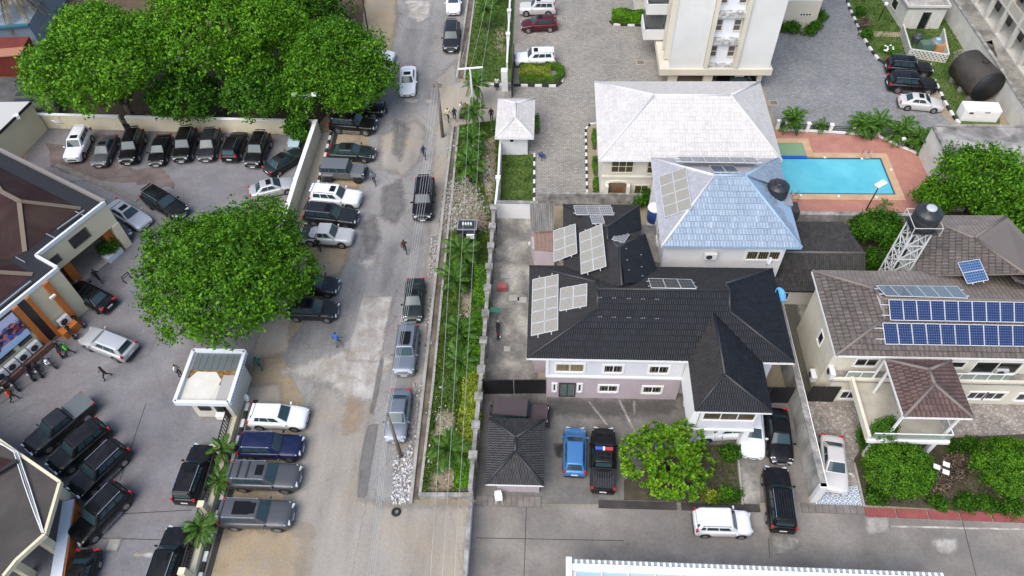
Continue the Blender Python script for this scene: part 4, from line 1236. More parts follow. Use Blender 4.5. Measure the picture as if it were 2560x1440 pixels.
# boundary wall behind the annex roof (top of the old wall)
bw = bld('boundary_wall', g(2100, 540, 0), 'weathered grey boundary wall along the near edge of the pool deck', 'wall')
M_oldwall = weathered('mouldy_grey_wall', [(0.3, (0.12, 0.115, 0.105)), (0.5, (0.26, 0.25, 0.23)), (0.7, (0.42, 0.41, 0.38))], 1.2, fine=0.25, rough=0.95)
a, b = g(1960, 533, 1.9), g(2330, 538, 1.9)
m = MB(); m.bar(V(a.x, a.y, .95), V(b.x, b.y, .95), .3, 1.9); m.build('masonry', M_oldwall, bw)
m = MB(); m.bar(a + V(0, 0, .03), b + V(0, 0, .03), .42, .1); m.build('coping', M_oldwall, bw)

# ---- brown-black annex behind
an = bld('dark_annex', (24, 42.5, 0), 'low cream annex with sooty dark tile roof between blue and brown roofs', 'annex')
M_soot = tile_mat('sooty_tile', (0.028, 0.026, 0.024), (0.052, 0.048, 0.044), 0.17, 0.75, 0.9, stain=(0.10, 0.095, 0.09), stain_amt=0.6)
e_, rdg = 2.7, 3.5
yb, yr, yf = g(2120, 556, e_).y, g(2100, 632, rdg).y, g(2100, 652, e_).y
yf = min(yf, yr - 1.2)
xa, xb = 19.5, g(2165, 640, rdg).x
xm = g(2048, 650, e_).x
yl = g(1990, 720, e_ - .1).y
S1, S2 = [V(xa, yb, e_), V(xb - .5, yb, e_), V(xb, yr, rdg), V(xa, yr, rdg)], [V(xa, yf, e_), V(xb, yf, e_), V(xb, yr, rdg), V(xa, yr, rdg)]
S3 = [V(18.3, yl, 2.2), V(xm - .35, yl, 2.2), V(xm, yf, e_ - .02), V(18.3, yf, e_ - .02)]
r = roof_deck(an, [S1, S2, S3], M_kcap)
slope(r, S1, M_soot, .4); slope(r, S2, M_soot, .4); slope(r, S3, M_soot, .4)
cap(r, S1[3], S1[2], plain('grey_ridge', (.13, .125, .12), .7))
wall_poly(an, rect(xm, xb - .5, yf + .5, yb - .4), 0, e_ - .1, M_cream); wall_poly(an, rect(18.5, xm - .5, yl + .3, yf), 0, 2.1, M_cream, 'front_wall')
fascia(an, [V(xm, yf, e_), V(xb, yf, e_)], CREAMF, .05, .14, False)
window(an, (18.5, yl + .3), (xm - .5, yl + .3), (.85, .7), (1.75, 1.6), 2, fw=.1)
window(an, (xm, yf + .5), (xb - .5, yf + .5), (.2, .5), (2.2, 1.5), 2, fw=.06, frame=PLASTIC_D)

# ---- top right: utility building, lattice enclosure, tank, generator, wall, flat roof
M_offwhite = weathered('stained_offwhite', [(0.3, (0.47, 0.46, 0.41)), (0.55, (0.62, 0.61, 0.56)), (0.8, (0.68, 0.67, 0.63))], 0.5, fine=0.1, rough=0.85, bump=0.06, blotch=(0.40, 0.38, 0.33), blotch_scale=0.5, blotch_amt=0.4)
ut = bld('utility_building', g(2290, 70, 0), 'flat roofed white utility building with a dark door at the lawn', 'building')
f0, f1 = g(2250, 72, 0), g(2345, 73, 0)
wall_poly(ut, [f0[:2], f1[:2], (f1.x + .3, f1.y + 9), (f0.x - .6, f0.y + 9)], 0, 2.6, M_offwhite)
m = MB(); m.prism([(f0.x - .15, f0.y - .12), (f1.x + .15, f1.y - .12), (f1.x + .45, f1.y + 9.2), (f0.x - .75, f0.y + 9.2)], 2.6, 2.82); m.build('roof_slab', M_oldwall, ut)
for a, b in (((f0.x - .15, f0.y - .12), (f1.x + .15, f1.y - .12)), ((f0.x - .15, f0.y - .12), (f0.x - .75, f0.y + 9.2)), ((f1.x + .15, f1.y - .12), (f1.x + .45, f1.y + 9.2))):
    m = MB(); m.bar(V(*a, 2.95), V(*b, 2.95), .2, .25); m.build('parapet', M_offwhite, ut)
window(ut, f0[:2], f1[:2], (1.9, .05), (2.75, 2.1), 1, fw=.05, frame=PLASTIC_D, name='door', sill=False)
window(ut, (f0.x - .6, f0.y + 9), f0[:2], (5.2, .8), (6.6, 1.9), 1, fw=.06, frame=M_offwhite)
sheet('roof_bitumen', [(f0.x + .3, f0.y + .3), (f1.x - .3, f1.y + .3), (f1.x, f1.y + 8.5), (f0.x + .1, f0.y + 8.5)], 2.825, M_palepatch, .1, world=True, parent=ut)
en = bld('lattice_enclosure', g(2300, 150, 0), 'white pierced block enclosure holding tanks and crates', 'enclosure')
e0, e1, e2_, e3 = g(2268, 143, 0), g(2362, 157, 0), g(2350, 92, 0), g(2250, 82, 0)
M_hole = plain('pierced_shadow', (.05, .05, .045), .9)
for a, b in ((e0, e1), (e3, e0), (e1, e2_)):
    t = (b - a).normalized(); L = (b - a).length
    m = MB(); m.bar(a + V(0, 0, .55), b + V(0, 0, .55), .16, 1.1); w_ = m.build('block_wall', M_offwhite, en)
    nn = V(t.y, -t.x, 0)
    for s in (0, 1):
        for j in range(4):
            n = int(L / .42)
            for i in range(n):
                c = a + t * (.3 + i * .42 + (.2 if j % 2 else 0)) + V(0, 0, .25 + j * .22) + nn * .082
                if s == 0:
                    m = MB(); m.box(c, (.16, .012, .13), rz=math.atan2(t.y, t.x)); m.build('hole_shade', M_hole, w_)  # dark plate on the wall face paints the shade inside a hole
def gtank(px, py, r, h, label, col, lid): water_tank(g(px, py, 0), r, h, label, plain('tank_' + label.split()[0], col, .5), plain('lid_' + label.split()[0], lid, .5))
gtank(2335, 122, .75, 1.3, 'grey plastic tank with light blue lid inside the enclosure', (.16, .19, .20), (.25, .50, .68))
gtank(2290, 105, .6, 1.0, 'dark plastic drum behind the green box in the enclosure', (.04, .05, .05), (.08, .09, .09))
def crate(px, py, size, label, mat, name='crate', h=1.0, cat='crate', rz=0.05):
    P = g(px, py, 0); root = empty(name, P, rz); tag(root, label, cat)
    m = MB(); m.box((0, 0, h / 2), (size[0], size[1], h)); me = m.mesh('box'); bm = bmesh.new(); bm.from_mesh(me); bmesh.ops.bevel(bm, geom=bm.edges[:], offset=.05, segments=2, affect='EDGES'); bm.to_mesh(me); bm.free()
    o = link('box', me, root, mat, world_coords=False)
    for s in (-1, 1):
        m = MB(); m.box((s * size[0] * .25, 0, h + .02), (size[0] * .18, size[1] * .9, .05)); m.build('batten', mat, root, world_coords=False)
    return root
crate(2310, 127, (1.4, 1.1), 'green metal box inside the pierced block enclosure', plain('moss_green', (.10, .16, .12), .5), 'metal_box', 1.1, 'box')
crate(2345, 128, (1.2, .9), 'orange wooden crate in the corner of the enclosure', plain('orange_wood', (.48, .24, .10), .6))
tk = bld('fuel_tank', g(2430, 200, 0), 'big black horizontal fuel tank lying by the boundary wall', 'tank')
ta, tb2 = g(2413, 160, 1.9), g(2470, 218, 1.9)
td = (tb2 - ta).normalized()
M_tanks = weathered('sooty_steel_tank', [(0.3, (0.018, 0.016, 0.014)), (0.55, (0.05, 0.044, 0.038)), (0.8, (0.085, 0.075, 0.062))], 0.6, fine=0.2, rough=0.55, bump=0.05)
m = MB(); m.smooth = True; m.tube([ta - td * .35, ta - td * .3, ta, tb2], [.9, 1.5, 1.75, 1.75], 28, cap=True); m.build('tank_shell', M_tanks, tk)
m = MB(); m.smooth = True; m.tube([tb2, tb2 + td * .12], [1.72, 1.70], 28); m.build('end_plate', plain('tank_end', (.012, .012, .013), .5), tk)
P = ta.lerp(tb2, .55) + V(0, 0, 1.7); m = MB(); m.lathe([(.3, 0), (.3, .25), (.2, .3), (.01, .3)], P, 12); m.build('manhole', M_tanks, tk)
for t in (.1, .5, .9):
    P = ta.lerp(tb2, t); m = MB(); m.box((P.x, P.y, .3), (2.4, .5, .6), rz=math.atan2(td.y, td.x) + math.pi / 2); m.build('saddle', M_oldwall, tk)
gn = empty('generator_box', g(2442, 300, 0), rad(-4)); tag(gn, 'white generator cabinet on the lawn below the black tank', 'generator')
m = MB(); m.box((0, .4, .75), (3.6, 1.5, 1.5)); me = m.mesh('cabinet'); bm = bmesh.new(); bm.from_mesh(me); bmesh.ops.bevel(bm, geom=bm.edges[:], offset=.06, segments=2, affect='EDGES'); bm.to_mesh(me); bm.free(); link('cabinet', me, gn, WHITE, world_coords=False)
for x, w in ((-1.1, .9), (.1, .9), (1.2, .8)):
    m = MB(); m.box((x, -.36, .75), (w, .03, 1.1)); m.build('door', WHITE, gn, world_coords=False)
m = MB(); m.box((-1.1, -.385, 1.1), (.4, .02, .2)); m.box((.4, -.385, 1.25), (.5, .02, .1)); m.build('louvre', PLASTIC_D, gn, world_coords=False)
bw2 = bld('compound_wall', g(2450, 150, 0), 'long white compound wall running down from the utility building', 'wall')
wl = [(2352, 30), (2400, 105), (2470, 215), (2520, 300), (2640, 480)]
wp = [g(x, y, 0) for x, y in wl]
for a, b in zip(wp, wp[1:]):
    m = MB(); m.bar(a + V(0, 0, 1.25), b + V(0, 0, 1.25), .25, 2.5); m.build('wall_panel', M_offwhite, bw2)
    m = MB(); m.bar(a + V(0, 0, 2.54), b + V(0, 0, 2.54), .36, .1); m.build('coping', M_oldwall, bw2)
sheet('concrete_alley', [(2380, 20), (2420, -60), (2640, 150), (2640, 330), (2545, 320)], 0.03, M_sideyard)
# apartment block in the upper right corner
ap = bld('apartment_block', g(2560, 100, 0), 'beige apartment block with arcaded balconies in the upper right corner', 'building')
M_beige = weathered('beige_render', [(0.3, (0.40, 0.37, 0.31)), (0.6, (0.49, 0.455, 0.385)), (0.8, (0.54, 0.51, 0.44))], 0.4, fine=0.08, rough=0.85, bump=0.05)
qa, qb = g(2455, 40, 0), g(2600, 250, 0)
t = (qb - qa).normalized(); n_out = V(t.y, -t.x, 0)
if n_out.x > 0: n_out = -n_out
L = (qb - qa).length + 14
qa2 = qa - t * 10
def apq(u, d, z): p = qa2 + t * u - n_out * d; return V(p.x, p.y, z)
m = MB(); m.prism([apq(0, 2, 0)[:2], apq(L + 10, 2, 0)[:2], apq(L + 10, 14, 0)[:2], apq(0, 14, 0)[:2]], 0, 11.5); m.build('back_wall', M_beige, ap)
for fl in range(4):
    z = .1 + fl * 3.0
    m = MB(); m.prism([apq(0, -.1, 0)[:2], apq(L + 10, -.1, 0)[:2], apq(L + 10, 2.1, 0)[:2], apq(0, 2.1, 0)[:2]], z - .12, z + .1, True); f_ = m.build('floor_slab', M_offwhite, ap)
    if fl:
        m = MB(); m.bar(apq(0, 0, z + .6), apq(L + 10, 0, z + .6), .16, 1.1); m.build('parapet', M_beige, ap)
    for k in range(int((L + 10) / 3.2)):
        m = MB(); m.bar(apq(1 + k * 3.2, .1, z), apq(1 + k * 3.2, .1, z + 3.0), .45, .4, tuple(t)); m.build('column', M_offwhite, ap)
        m = MB(); c = apq(2.6 + k * 3.2, 1.96, z + 1.2); m.box(c, (1.1, .1, 2.1), rz=math.atan2(t.y, t.x)); m.build('doorway', GLASS, ap)
# flat roof building right of the pool
fr = bld('flat_roof_building', g(2450, 400, 0), 'flat grey roofed building with stained cream side wall right of the pool', 'building')
zt_ = 3.6
P_ = [g(2332, 315, zt_), g(2620, 318, zt_), g(2680, 470, zt_), g(2400, 452, zt_)]
m = MB(); m.prism([p[:2] for p in P_], 0, zt_ - .15); m.build('wall', M_offwhite, fr)
M_flatroof = weathered('stained_flat_roof', [(0.3, (0.09, 0.085, 0.08)), (0.5, (0.17, 0.165, 0.155)), (0.7, (0.26, 0.25, 0.235))], 0.5, fine=0.2, rough=0.9, blotch=(0.45, 0.43, 0.40), blotch_scale=0.25, blotch_amt=0.8)
m = MB(); m.prism([p[:2] for p in P_], zt_ - .15, zt_ - .05); m.build('roof_slab', M_flatroof, fr)
for a, b in zip(P_, P_[1:] + P_[:1]):
    m = MB(); m.bar(V(a.x, a.y, zt_ + .02), V(b.x, b.y, zt_ + .02), .22, .22); m.build('parapet', M_oldwall, fr)
# ================================================================ BROWN ROOFED HOUSE (right)
M_ntile = tile_mat('weathered_brown_tile', (0.115, 0.095, 0.082), (0.18, 0.152, 0.132), 0.32, 0.8, 0.35, stain=(0.06, 0.05, 0.046), stain_amt=0.75, grid=(0.38, 0.03, 0.5), course=.42)
M_ntile2 = tile_mat('pale_brown_tile', (0.19, 0.16, 0.14), (0.25, 0.215, 0.19), 0.32, 0.8, 0.3, stain=(0.12, 0.10, 0.09), stain_amt=0.5, grid=(0.38, 0.02, 0.85), streak=False, course=.42)
M_ntile3 = tile_mat('black_stained_tile', (0.12, 0.105, 0.10), (0.20, 0.175, 0.165), 0.32, 0.8, 0.3, stain=(0.03, 0.028, 0.027), stain_amt=0.9, streak=False)
M_ncap = plain('brown_ridge', (0.18, 0.15, 0.13), 0.8)
M_ptile3 = tile_mat('maroon_brown_tile', (0.10, 0.058, 0.05), (0.155, 0.095, 0.082), 0.3, 0.7, 0.5, stain=(0.05, 0.035, 0.032), stain_amt=0.6, grid=(0.36, 0.03, 0.65), course=.42)
nh = bld('brown_roofed_house', (27, 32, 0), 'cream two storey house with brown tiled roof and rows of solar panels')
NZ, NR, NG = 6.75, 8.3, 7.75
nx0, nx1, ny0, ny1 = 20.2, 40.0, 28.85, 36.5
nym = (ny0 + ny1) / 2
gx = g(2212, 800, NG).x
dg = (nym - ny0) * (NR - NG) / (NR - NZ)
R1, R2 = V(gx, nym, NR), V(nx1, nym, NR)
C1, C2 = V(gx, nym - dg, NG), V(gx, nym + dg, NG)
n0, n1_, n2_, n3 = V(nx0, ny0, NZ), V(nx1, ny0, NZ), V(nx1, ny1, NZ), V(nx0, ny1, NZ)
SNf, SNl, SNb = [n0, n1_, R2, R1, C1], [n3, n0, C1, C2], [n2_, n3, C2, R1, R2]
# rear wing
w_e = 6.55
b0, b1, b2, b3 = V(27.9, 36.3, w_e), V(27.9 + 2.2, 42.6, w_e), V(36.9, 42.65, w_e), V(40, 36.3, w_e)
apx = g(2435, 595, 8.3); nrm_ = normal_of([b1, b0, apx]); ap2 = V(apx.x + 1.2, 34.0, 0); ap2.z = b0.z - ((ap2.x - b0.x) * nrm_.x + (ap2.y - b0.y) * nrm_.y) / nrm_.z
SRl, SRb, SRr = [b1, b0, ap2, apx], [b2, b1, apx], [V(39.5, 33.5, w_e), b2, apx, ap2]
r = roof_deck(nh, [SNf, SNl, SNb, SRl, SRb, SRr], M_ncap)
slope(r, SNf, M_ntile, .42); slope(r, SNl, M_ntile, .42); slope(r, SNb, M_ntile2, .42); slope(r, SRl, M_ntile, .42); slope(r, SRb, M_ntile2, .42); slope(r, SRr, M_ntile3, .42)
for a, b in ((n0, C1), (n3, C2), (C1, R1), (C2, R1), (R1, R2), (b2, apx), (b1, apx), (apx, ap2)): cap(r, a, b, M_ncap)
m = MB(); m.face([C1, C2, R1]); m.build('gablet', M_cream, nh)
fascia(nh, [n0, n1_], WHITE, .06, .2, False, 'eave_board'); fascia(nh, [n3, n0], WHITE, .06, .2, False, 'eave_board'); fascia(nh, [n2_, n3], WHITE, .06, .16, False, 'eave_board')
M_nwall = weathered('warm_cream_wall', [(0.3, (0.60, 0.56, 0.45)), (0.6, (0.67, 0.63, 0.52)), (0.8, (0.71, 0.67, 0.57))], 0.4, fine=0.06, rough=0.8, bump=0.05, blotch=(0.45, 0.41, 0.33), blotch_scale=.5, blotch_amt=.25)
NW = 29.9
wall_poly(nh, rect(20.75, 39.5, NW, 35.9), 0, NZ - .1, M_nwall)
wall_poly(nh, [(28.3, 36), (30.4, 42.1), (36.5, 42.2), (39, 36)], 0, w_e - .1, M_nwall, 'rear_wall')
A, B = (20.75, NW), (39.5, NW)
pw(nh, A, B, (2145, 896), (2187, 914), panes=2, fw=.14)
pw(nh, A, B, (2380, 904), (2405, 918), panes=1, fw=.12)
pw(nh, A, B, (2445, 904), (2535, 932), panes=2, fw=.14)
window(nh, (20.75, 35.9), (20.75, NW), (3.3, 3.4), (4.0, 4.5), 1, fw=.08)
# lower front block with balcony on top, left and right of the terrace
NF = g(2130, 1003, 0).y
wall_poly(nh, rect(21.3, 39.5, NF, NW), 0, 3.05, M_nwall, 'lower_wall')
m = MB(); m.prism(rect(21.1, 39.5, NF - .2, NW), 3.05, 3.2); m.build('balcony_floor', M_oldwall, nh)
m = MB(); m.bar(V(21.1, NF - .1, 3.3), V(39.5, NF - .1, 3.3), .2, .3); m.build('balcony_kerb', M_nwall, nh)
A, B = (21.3, NF), (39.5, NF)
for tl, br in (((2108, 978), (2132, 995)), ((2150, 980), (2174, 996)), ((2427, 980), (2452, 996)), ((2470, 981), (2500, 997)), ((2550, 984), (2580, 1000))):
    pw(nh, A, B, tl, br, panes=2, fw=.14)
M_gl = plain('pale_railing_glass', (.34, .42, .38), .08, spec=.6)
nt, b = nodes_of(M_gl); b.inputs['Alpha'].default_value = 0.35
for (xa_, xb_) in ((22.0, 23.9), (29.0, 33.5)):
    m = MB(); m.bar(V(xa_, NF, 3.75), V(xb_, NF, 3.75), .03, .8); m.build('glass_railing', M_gl, nh)
    m = MB(); m.bar(V(xa_, NF, 4.18), V(xb_, NF, 4.18), .07); m.build('handrail', WHITE, nh)
    for k in range(int((xb_ - xa_) / 1.0) + 1):
        m = MB(); m.bar(V(xa_ + k, NF, 3.3), V(xa_ + k, NF, 4.18), .05); m.build('baluster', WHITE, nh)
for x in (23.95,): beam(nh, V(x, NF, 3.2), V(x, NF - .0, 6.4), .12, WHITE, 'column')
# terrace with its own hip roof
T0, T1, TY0, TY1 = 23.35, 27.9, 24.4, NF
TZ = 3.0
ter = bld('roofed_terrace', ((T0 + T1) / 2, 26, 0), 'upper terrace with maroon tiled hip roof, glass railing and white posts', 'terrace')
m = MB(); m.prism(rect(T0 - .9, T1, TY0, TY1), TZ - .25, TZ); m.build('terrace_floor', weathered('terrace_screed', [(.3, (.34, .31, .25)), (.6, (.45, .42, .35))], .6, fine=.1, rough=.8), ter)
m = MB(); m.bar(V(T0 - .9, TY0 - .02, TZ + .25), V(T0 - .9, TY1, TZ + .25), .22, .6); m.build('side_parapet', M_nwall, ter)
m = MB(); m.bar(V(T0 - .9, TY0, TZ - .05), V(T1 + .1, TY0, TZ - .05), .25, .35); m.build('edge_beam', WHITE, ter)
m = MB(); m.bar(V(T0 - .7, TY0, TZ + .55), V(T1, TY0, TZ + .55), .03, .75); m.build('glass_railing', M_gl, ter)
m = MB(); m.bar(V(T1, TY0, TZ + .55), V(T1, TY1, TZ + .55), .03, .75); m.build('glass_railing', M_gl, ter)
m = MB(); m.bar(V(T0 - .7, TY0, TZ + .95), V(T1, TY0, TZ + .95), .06); m.bar(V(T1, TY0, TZ + .95), V(T1, TY1, TZ + .95), .06); m.build('handrail', WHITE, ter)
S_t, r = hip_roof(ter, 23.6, 28.05, 24.3, 28.75, 6.5, 7.35, M_ptile3, M_ncap, 'y', .42, (24.3 + 2.0, 28.75 - 1.3), WHITE)
for x, y in ((23.9, 24.7), (27.6, 24.7), (23.9, 28.2), (27.6, 28.2)): beam(ter, V(x, y, TZ), V(x, y, 6.45), .14, WHITE, 'post')
for x in (T1 - .5, T0): beam(ter, V(x, TY0 + .3, 0), V(x, TY0 + .3, TZ - .2), .3, WHITE, 'pillar')
ac_unit(V(21.0, NF + .3, 3.25), rad(-90), 'white air conditioner on the balcony corner of cream house')
ac_unit(V(33.2, NF + .7, 3.25), 0, 'white air conditioner on the right balcony of cream house')
ac_unit(V(20.55, 30.6, 1.0), rad(-90), 'air conditioner low on the side wall of cream house', group=None)
# solar panels
pf = pl_of(SNf); pb = pl_of(SNb)
G4 = 'solar panel arrays on the brown roof'
panel_array([(2213, 861), (2640, 868), (2640, 815), (2206, 807)], pf, 12, 1, PV_BLUE, 'lower row of blue solar panels on the brown roof', group=G4)
panel_array([(2226, 801), (2640, 808), (2640, 757), (2221, 749)], pf, 12, 1, PV_BLUE, 'upper row of blue solar panels on the brown roof', group=G4, lift=.25)
panel_array([(2215, 740), (2420, 746), (2393, 716), (2190, 714)], pb, 6, 1, PV_GREY, 'row of six grey solar panels behind the brown ridge', group=G4, lift=.25)
PV_B2 = cell_mat('pv_cells_blue_small', (0.03, 0.09, 0.22), (0.30, 0.37, 0.48), (9, 4), 0.15, 0.05)
panel_array([(2418, 710), (2472, 700), (2449, 648), (2394, 657)], pl_of(SRl), 1, 2, PV_B2, 'two blue solar panels on white rails on the rear brown slope', group=G4, lift=.15)
# water tower
wt = bld('water_tower', g(2250, 680, 0), 'white lattice steel water tower behind the brown roof', 'tower')
base = [V(x, y, 2.5) for x, y in ((26.75, 37.5), (28.15, 37.5), (28.15, 38.9), (26.75, 38.9))]
HT = 10.0
topq = [V(p.x + (27.45 - p.x) * .05, p.y + (38.2 - p.y) * .05, HT) for p in base]
LAT = plain('white_lattice_steel', (.55, .55, .53), .5)
for p, q in zip(base, topq): beam(wt, V(p.x, p.y, 0), q, .11, LAT, 'leg')
NL = 5
for i in range(4):
    j = (i + 1) % 4
    for k in range(NL):
        a0_, a1_ = base[i].lerp(topq[i], k / NL), base[i].lerp(topq[i], (k + 1) / NL)
        b0_, b1_ = base[j].lerp(topq[j], k / NL), base[j].lerp(topq[j], (k + 1) / NL)
        beam(wt, a0_, b1_, .06, LAT, 'brace'); beam(wt, b0_, a1_, .06, LAT, 'brace'); beam(wt, a1_, b1_, .07, LAT, 'ring')
m = MB(); m.box((27.45, 38.2, HT + .03), (1.8, 1.8, .06)); m.build('platform', PLASTIC_D, wt)
for dz in (.75,):
    for (a, b) in (((-1.0, -1.0), (1.0, -1.0)), ((1.0, -1.0), (1.0, 1.0)), ((1.0, 1.0), (-1.0, 1.0)), ((-1.0, 1.0), (-1.0, -1.0))):
        beam(wt, V(27.45 + a[0], 38.2 + a[1], HT + dz), V(27.45 + b[0], 38.2 + b[1], HT + dz), .04, LAT, 'railing')
for a in ((-1.0, -1.0), (1.0, -1.0), (1.0, 1.0), (-1.0, 1.0)): beam(wt, V(27.45 + a[0], 38.2 + a[1], HT), V(27.45 + a[0], 38.2 + a[1], HT + .75), .04, LAT, 'railing_post')
lad = MB()
la, lb2 = V(26.45, 37.9, .2), V(26.85, 37.9, HT)
for s in (-.18, .18): lad.bar(la + V(0, s, 0), lb2 + V(0, s, 0), .04)
for k in range(24): q = la.lerp(lb2, k / 24); lad.bar(q + V(0, -.18, 0), q + V(0, .18, 0), .03)
lad.build('ladder', LAT, wt)
water_tank(V(27.5, 38.2, HT + .1), .95, 1.75, 'black water tank with white lid on top of the lattice tower', TANK, plain('grey_lid', (.42, .44, .46), .5))
tb_ = bld('tank_base_room', (26.6, 38.3, 0), 'cream block room at the foot of the lattice water tower', 'room')
wall_poly(tb_, rect(25.2, 28.3, 36.9, 39.6), 0, 2.5, M_nwall)
m = MB(); m.prism(rect(25.1, 25.9, 36.8, 39.7), 2.5, 2.62); m.build('roof_edge', M_oldwall, tb_)
# grey boundary wall between the two houses
gw = bld('divider_wall', (18.5, 26, 0), 'tall stained grey boundary wall between the dark and brown roofed houses', 'wall')
M_divider = weathered('mildewed_render', [(0.3, (0.10, 0.10, 0.095)), (0.48, (0.30, 0.29, 0.265)), (0.65, (0.46, 0.45, 0.41)), (0.8, (0.52, 0.51, 0.47))], 0.7, stretch=(1, 1, .4), fine=0.2, rough=0.95)
wa = V(18.9, 37.0, 0); wb_ = V(18.95, 21.1, 0)
m = MB(); m.bar(wa + V(0, 0, 1.2), wb_ + V(0, 0, 1.2), .3, 2.4); m.build('masonry', M_divider, gw)
m = MB(); m.bar(wa + V(0, 0, 2.45), wb_ + V(0, 0, 2.45), .42, .1); m.build('coping', M_oldwall, gw)
m = MB(); m.bar(wb_ + V(0, -.1, 1.25), wb_ + V(0, .25, 1.25), .5, 2.5); m.build('end_pier', M_whitewall, gw)
m = MB(); m.tube([wa + V(.25, 0, 2.52), wb_ + V(.25, 0, 2.52)], .03, 6); m.build('conduit', WHITE, gw)
# ================================================================ LEFT COMPOUND BUILDINGS
M_acream = weathered('office_cream', [(0.3, (0.60, 0.54, 0.37)), (0.6, (0.67, 0.61, 0.44)), (0.8, (0.71, 0.66, 0.49))], 0.3, fine=0.05, rough=0.75, bump=0.04)
M_orange = plain('orange_paint', (0.50, 0.155, 0.03), 0.55)
M_aroof = weathered('maroon_black_sheet', [(0.3, (0.026, 0.012, 0.013)), (0.55, (0.044, 0.021, 0.021)), (0.8, (0.066, 0.038, 0.034))], 0.5, fine=0.15, rough=0.7, spec=.15, bump=0.05, blotch=(0.055, 0.045, 0.03), blotch_scale=.3, blotch_amt=.4)
M_ahip = plain('tan_hip_flashing', (0.15, 0.115, 0.085), 0.8)
M_gutter = plain('black_gutter', (0.010, 0.010, 0.012), 0.6)
M_awhite = plain('pale_blue_white_trim', (0.66, 0.70, 0.74), 0.5)
office = bld('office_building', g(100, 700, 0), 'cream and orange office with maroon-black hipped roof behind parapet', 'building')
AZ = 5.6
R_, K_, F_ = g(260, 502, AZ), g(67, 402, AZ), g(90, 635, AZ)
fd = (R_ - F_).normalized()                       # along the front towards the right/back end
bd = (K_ - R_).normalized()                       # across, away from the lot
fo = V(fd.y, -fd.x, 0)                            # outward, to the lot
if fo.dot(bd) > 0: fo = -fo
Wd = 17.0
def au(u, d, z): p = R_ - fd * u - fo * d; return V(p.x, p.y, z)     # u along the front from the right end, d inwards
E1 = V(g(142, 667, AZ).x, g(142, 667, AZ).y, 0)
step = (Vector((E1.x, E1.y, 0)) - Vector((R_.x, R_.y, 0))).dot(fo)
u_s = -(Vector((E1.x, E1.y, 0)) - Vector((R_.x, R_.y, 0))).dot(fd)
LU = 26.0
# walls: upper block over an open portico, projecting block
zp = 2.9
m = MB(); m.prism([au(0, 0, 0)[:2], au(u_s + .4, 0, 0)[:2], au(u_s + .4, Wd, 0)[:2], au(0, Wd, 0)[:2]], zp, AZ - .35, True); m.build('upper_wall', M_acream, office)
m = MB(); m.prism([au(.2, 5.0, 0)[:2], au(u_s, 5.0, 0)[:2], au(u_s, Wd, 0)[:2], au(.2, Wd, 0)[:2]], 0, zp); m.build('ground_wall', M_acream, office)
m = MB(); m.prism([au(u_s, -step, 0)[:2], au(LU, -step, 0)[:2], au(LU, Wd, 0)[:2], au(u_s, Wd, 0)[:2]], 0, AZ - .35); m.build('front_wall', M_acream, office)
m = MB(); m.prism([au(0, .1, 0)[:2], au(u_s, .1, 0)[:2], au(u_s, 5.0, 0)[:2], au(0, 5.0, 0)[:2]], .02, .1); m.build('portico_floor', weathered('beige_tile_floor', [(.3, (.36, .32, .28)), (.7, (.46, .42, .38))], 1.5, fine=.08, rough=.4), office)
# portico pillars (cream outside, orange inside)
for u, c in ((.35, M_acream), (1.15, M_orange), (u_s - .5, M_orange), (u_s - 1.6, M_orange)):
    for d in (.3,) if u < 1 else (.9,):
        a = au(u, d, 0); m = MB(); m.box((a.x, a.y, zp / 2), (.75, .75, zp), rz=math.atan2(fd.y, fd.x)); m.build('pillar', c, office)
a = au(.05, 1.6, 0); m = MB(); m.box((a.x, a.y, zp / 2), (1.0, .5, zp), rz=math.atan2(fd.y, fd.x) + math.pi / 2); m.build('pillar', M_orange, office)
# parapet and gutter
par = [au(0, 0, AZ), au(u_s, 0, AZ), au(u_s, -step, AZ), au(LU, -step, AZ)]
for a, b in zip(par, par[1:]):
    m = MB(); m.bar(a + V(0, 0, -.17), b + V(0, 0, -.17), .2, .34); m.build('parapet', M_awhite, office)
for a, b in ((au(0, 0, AZ), au(0, Wd, AZ)), (au(0, Wd, AZ), au(LU, Wd, AZ))):
    m = MB(); m.bar(a + V(0, 0, -.17), b + V(0, 0, -.17), .3, .34); m.build('parapet', plain('grey_parapet', (.20, .18, .17), .8) if 'grey_parapet' not in bpy.data.materials else bpy.data.materials['grey_parapet'], office)
m = MB(); m.prism([au(.15, .15, 0)[:2], au(u_s, .15, 0)[:2], au(u_s, -step + .15, 0)[:2], au(LU, -step + .15, 0)[:2], au(LU, Wd - .15, 0)[:2], au(.15, Wd - .15, 0)[:2]], AZ - .5, AZ - .32); m.build('gutter_floor', M_gutter, office)
# hipped roofs inside the parapet
def apt(px, py, z): return g(px, py, z)
ZR1 = 7.3
r1 = apt(48, 503, ZR1)
c_r, c_k, c_f = au(1.5, 1.4, AZ - .3), au(1.5, Wd - 1.4, AZ - .3), au(u_s + .1, 1.4, AZ - .3)
r2 = r1 - (c_r - c_k).normalized() * -.0 + (c_k - c_r).normalized() * 2.4
c_b = au(u_s + 8, Wd - 1.4, AZ - .3)
S1_, S2_, S3_ = [c_r, c_f, r1], [c_k, c_r, r1, r2], [c_b, c_k, r2]
S4_ = [c_f, au(u_s + 8, 4.5, AZ - .3), c_b, r2, r1]
rf = roof_deck(office, [S1_, S2_, S3_, S4_], M_aroof)
l_a, l_b, l_c, l_d = au(u_s + 1.4, -step + 1.4, AZ - .3), au(LU, -step + 1.4, AZ - .3), au(LU, 6.5, 7.6), au(u_s + 5.5, 4.2, 7.2)
rf2 = roof_deck(office, [[l_a, l_b, l_c, l_d], [au(u_s + 1.4, 6, AZ - .3), l_a, l_d]], M_aroof)
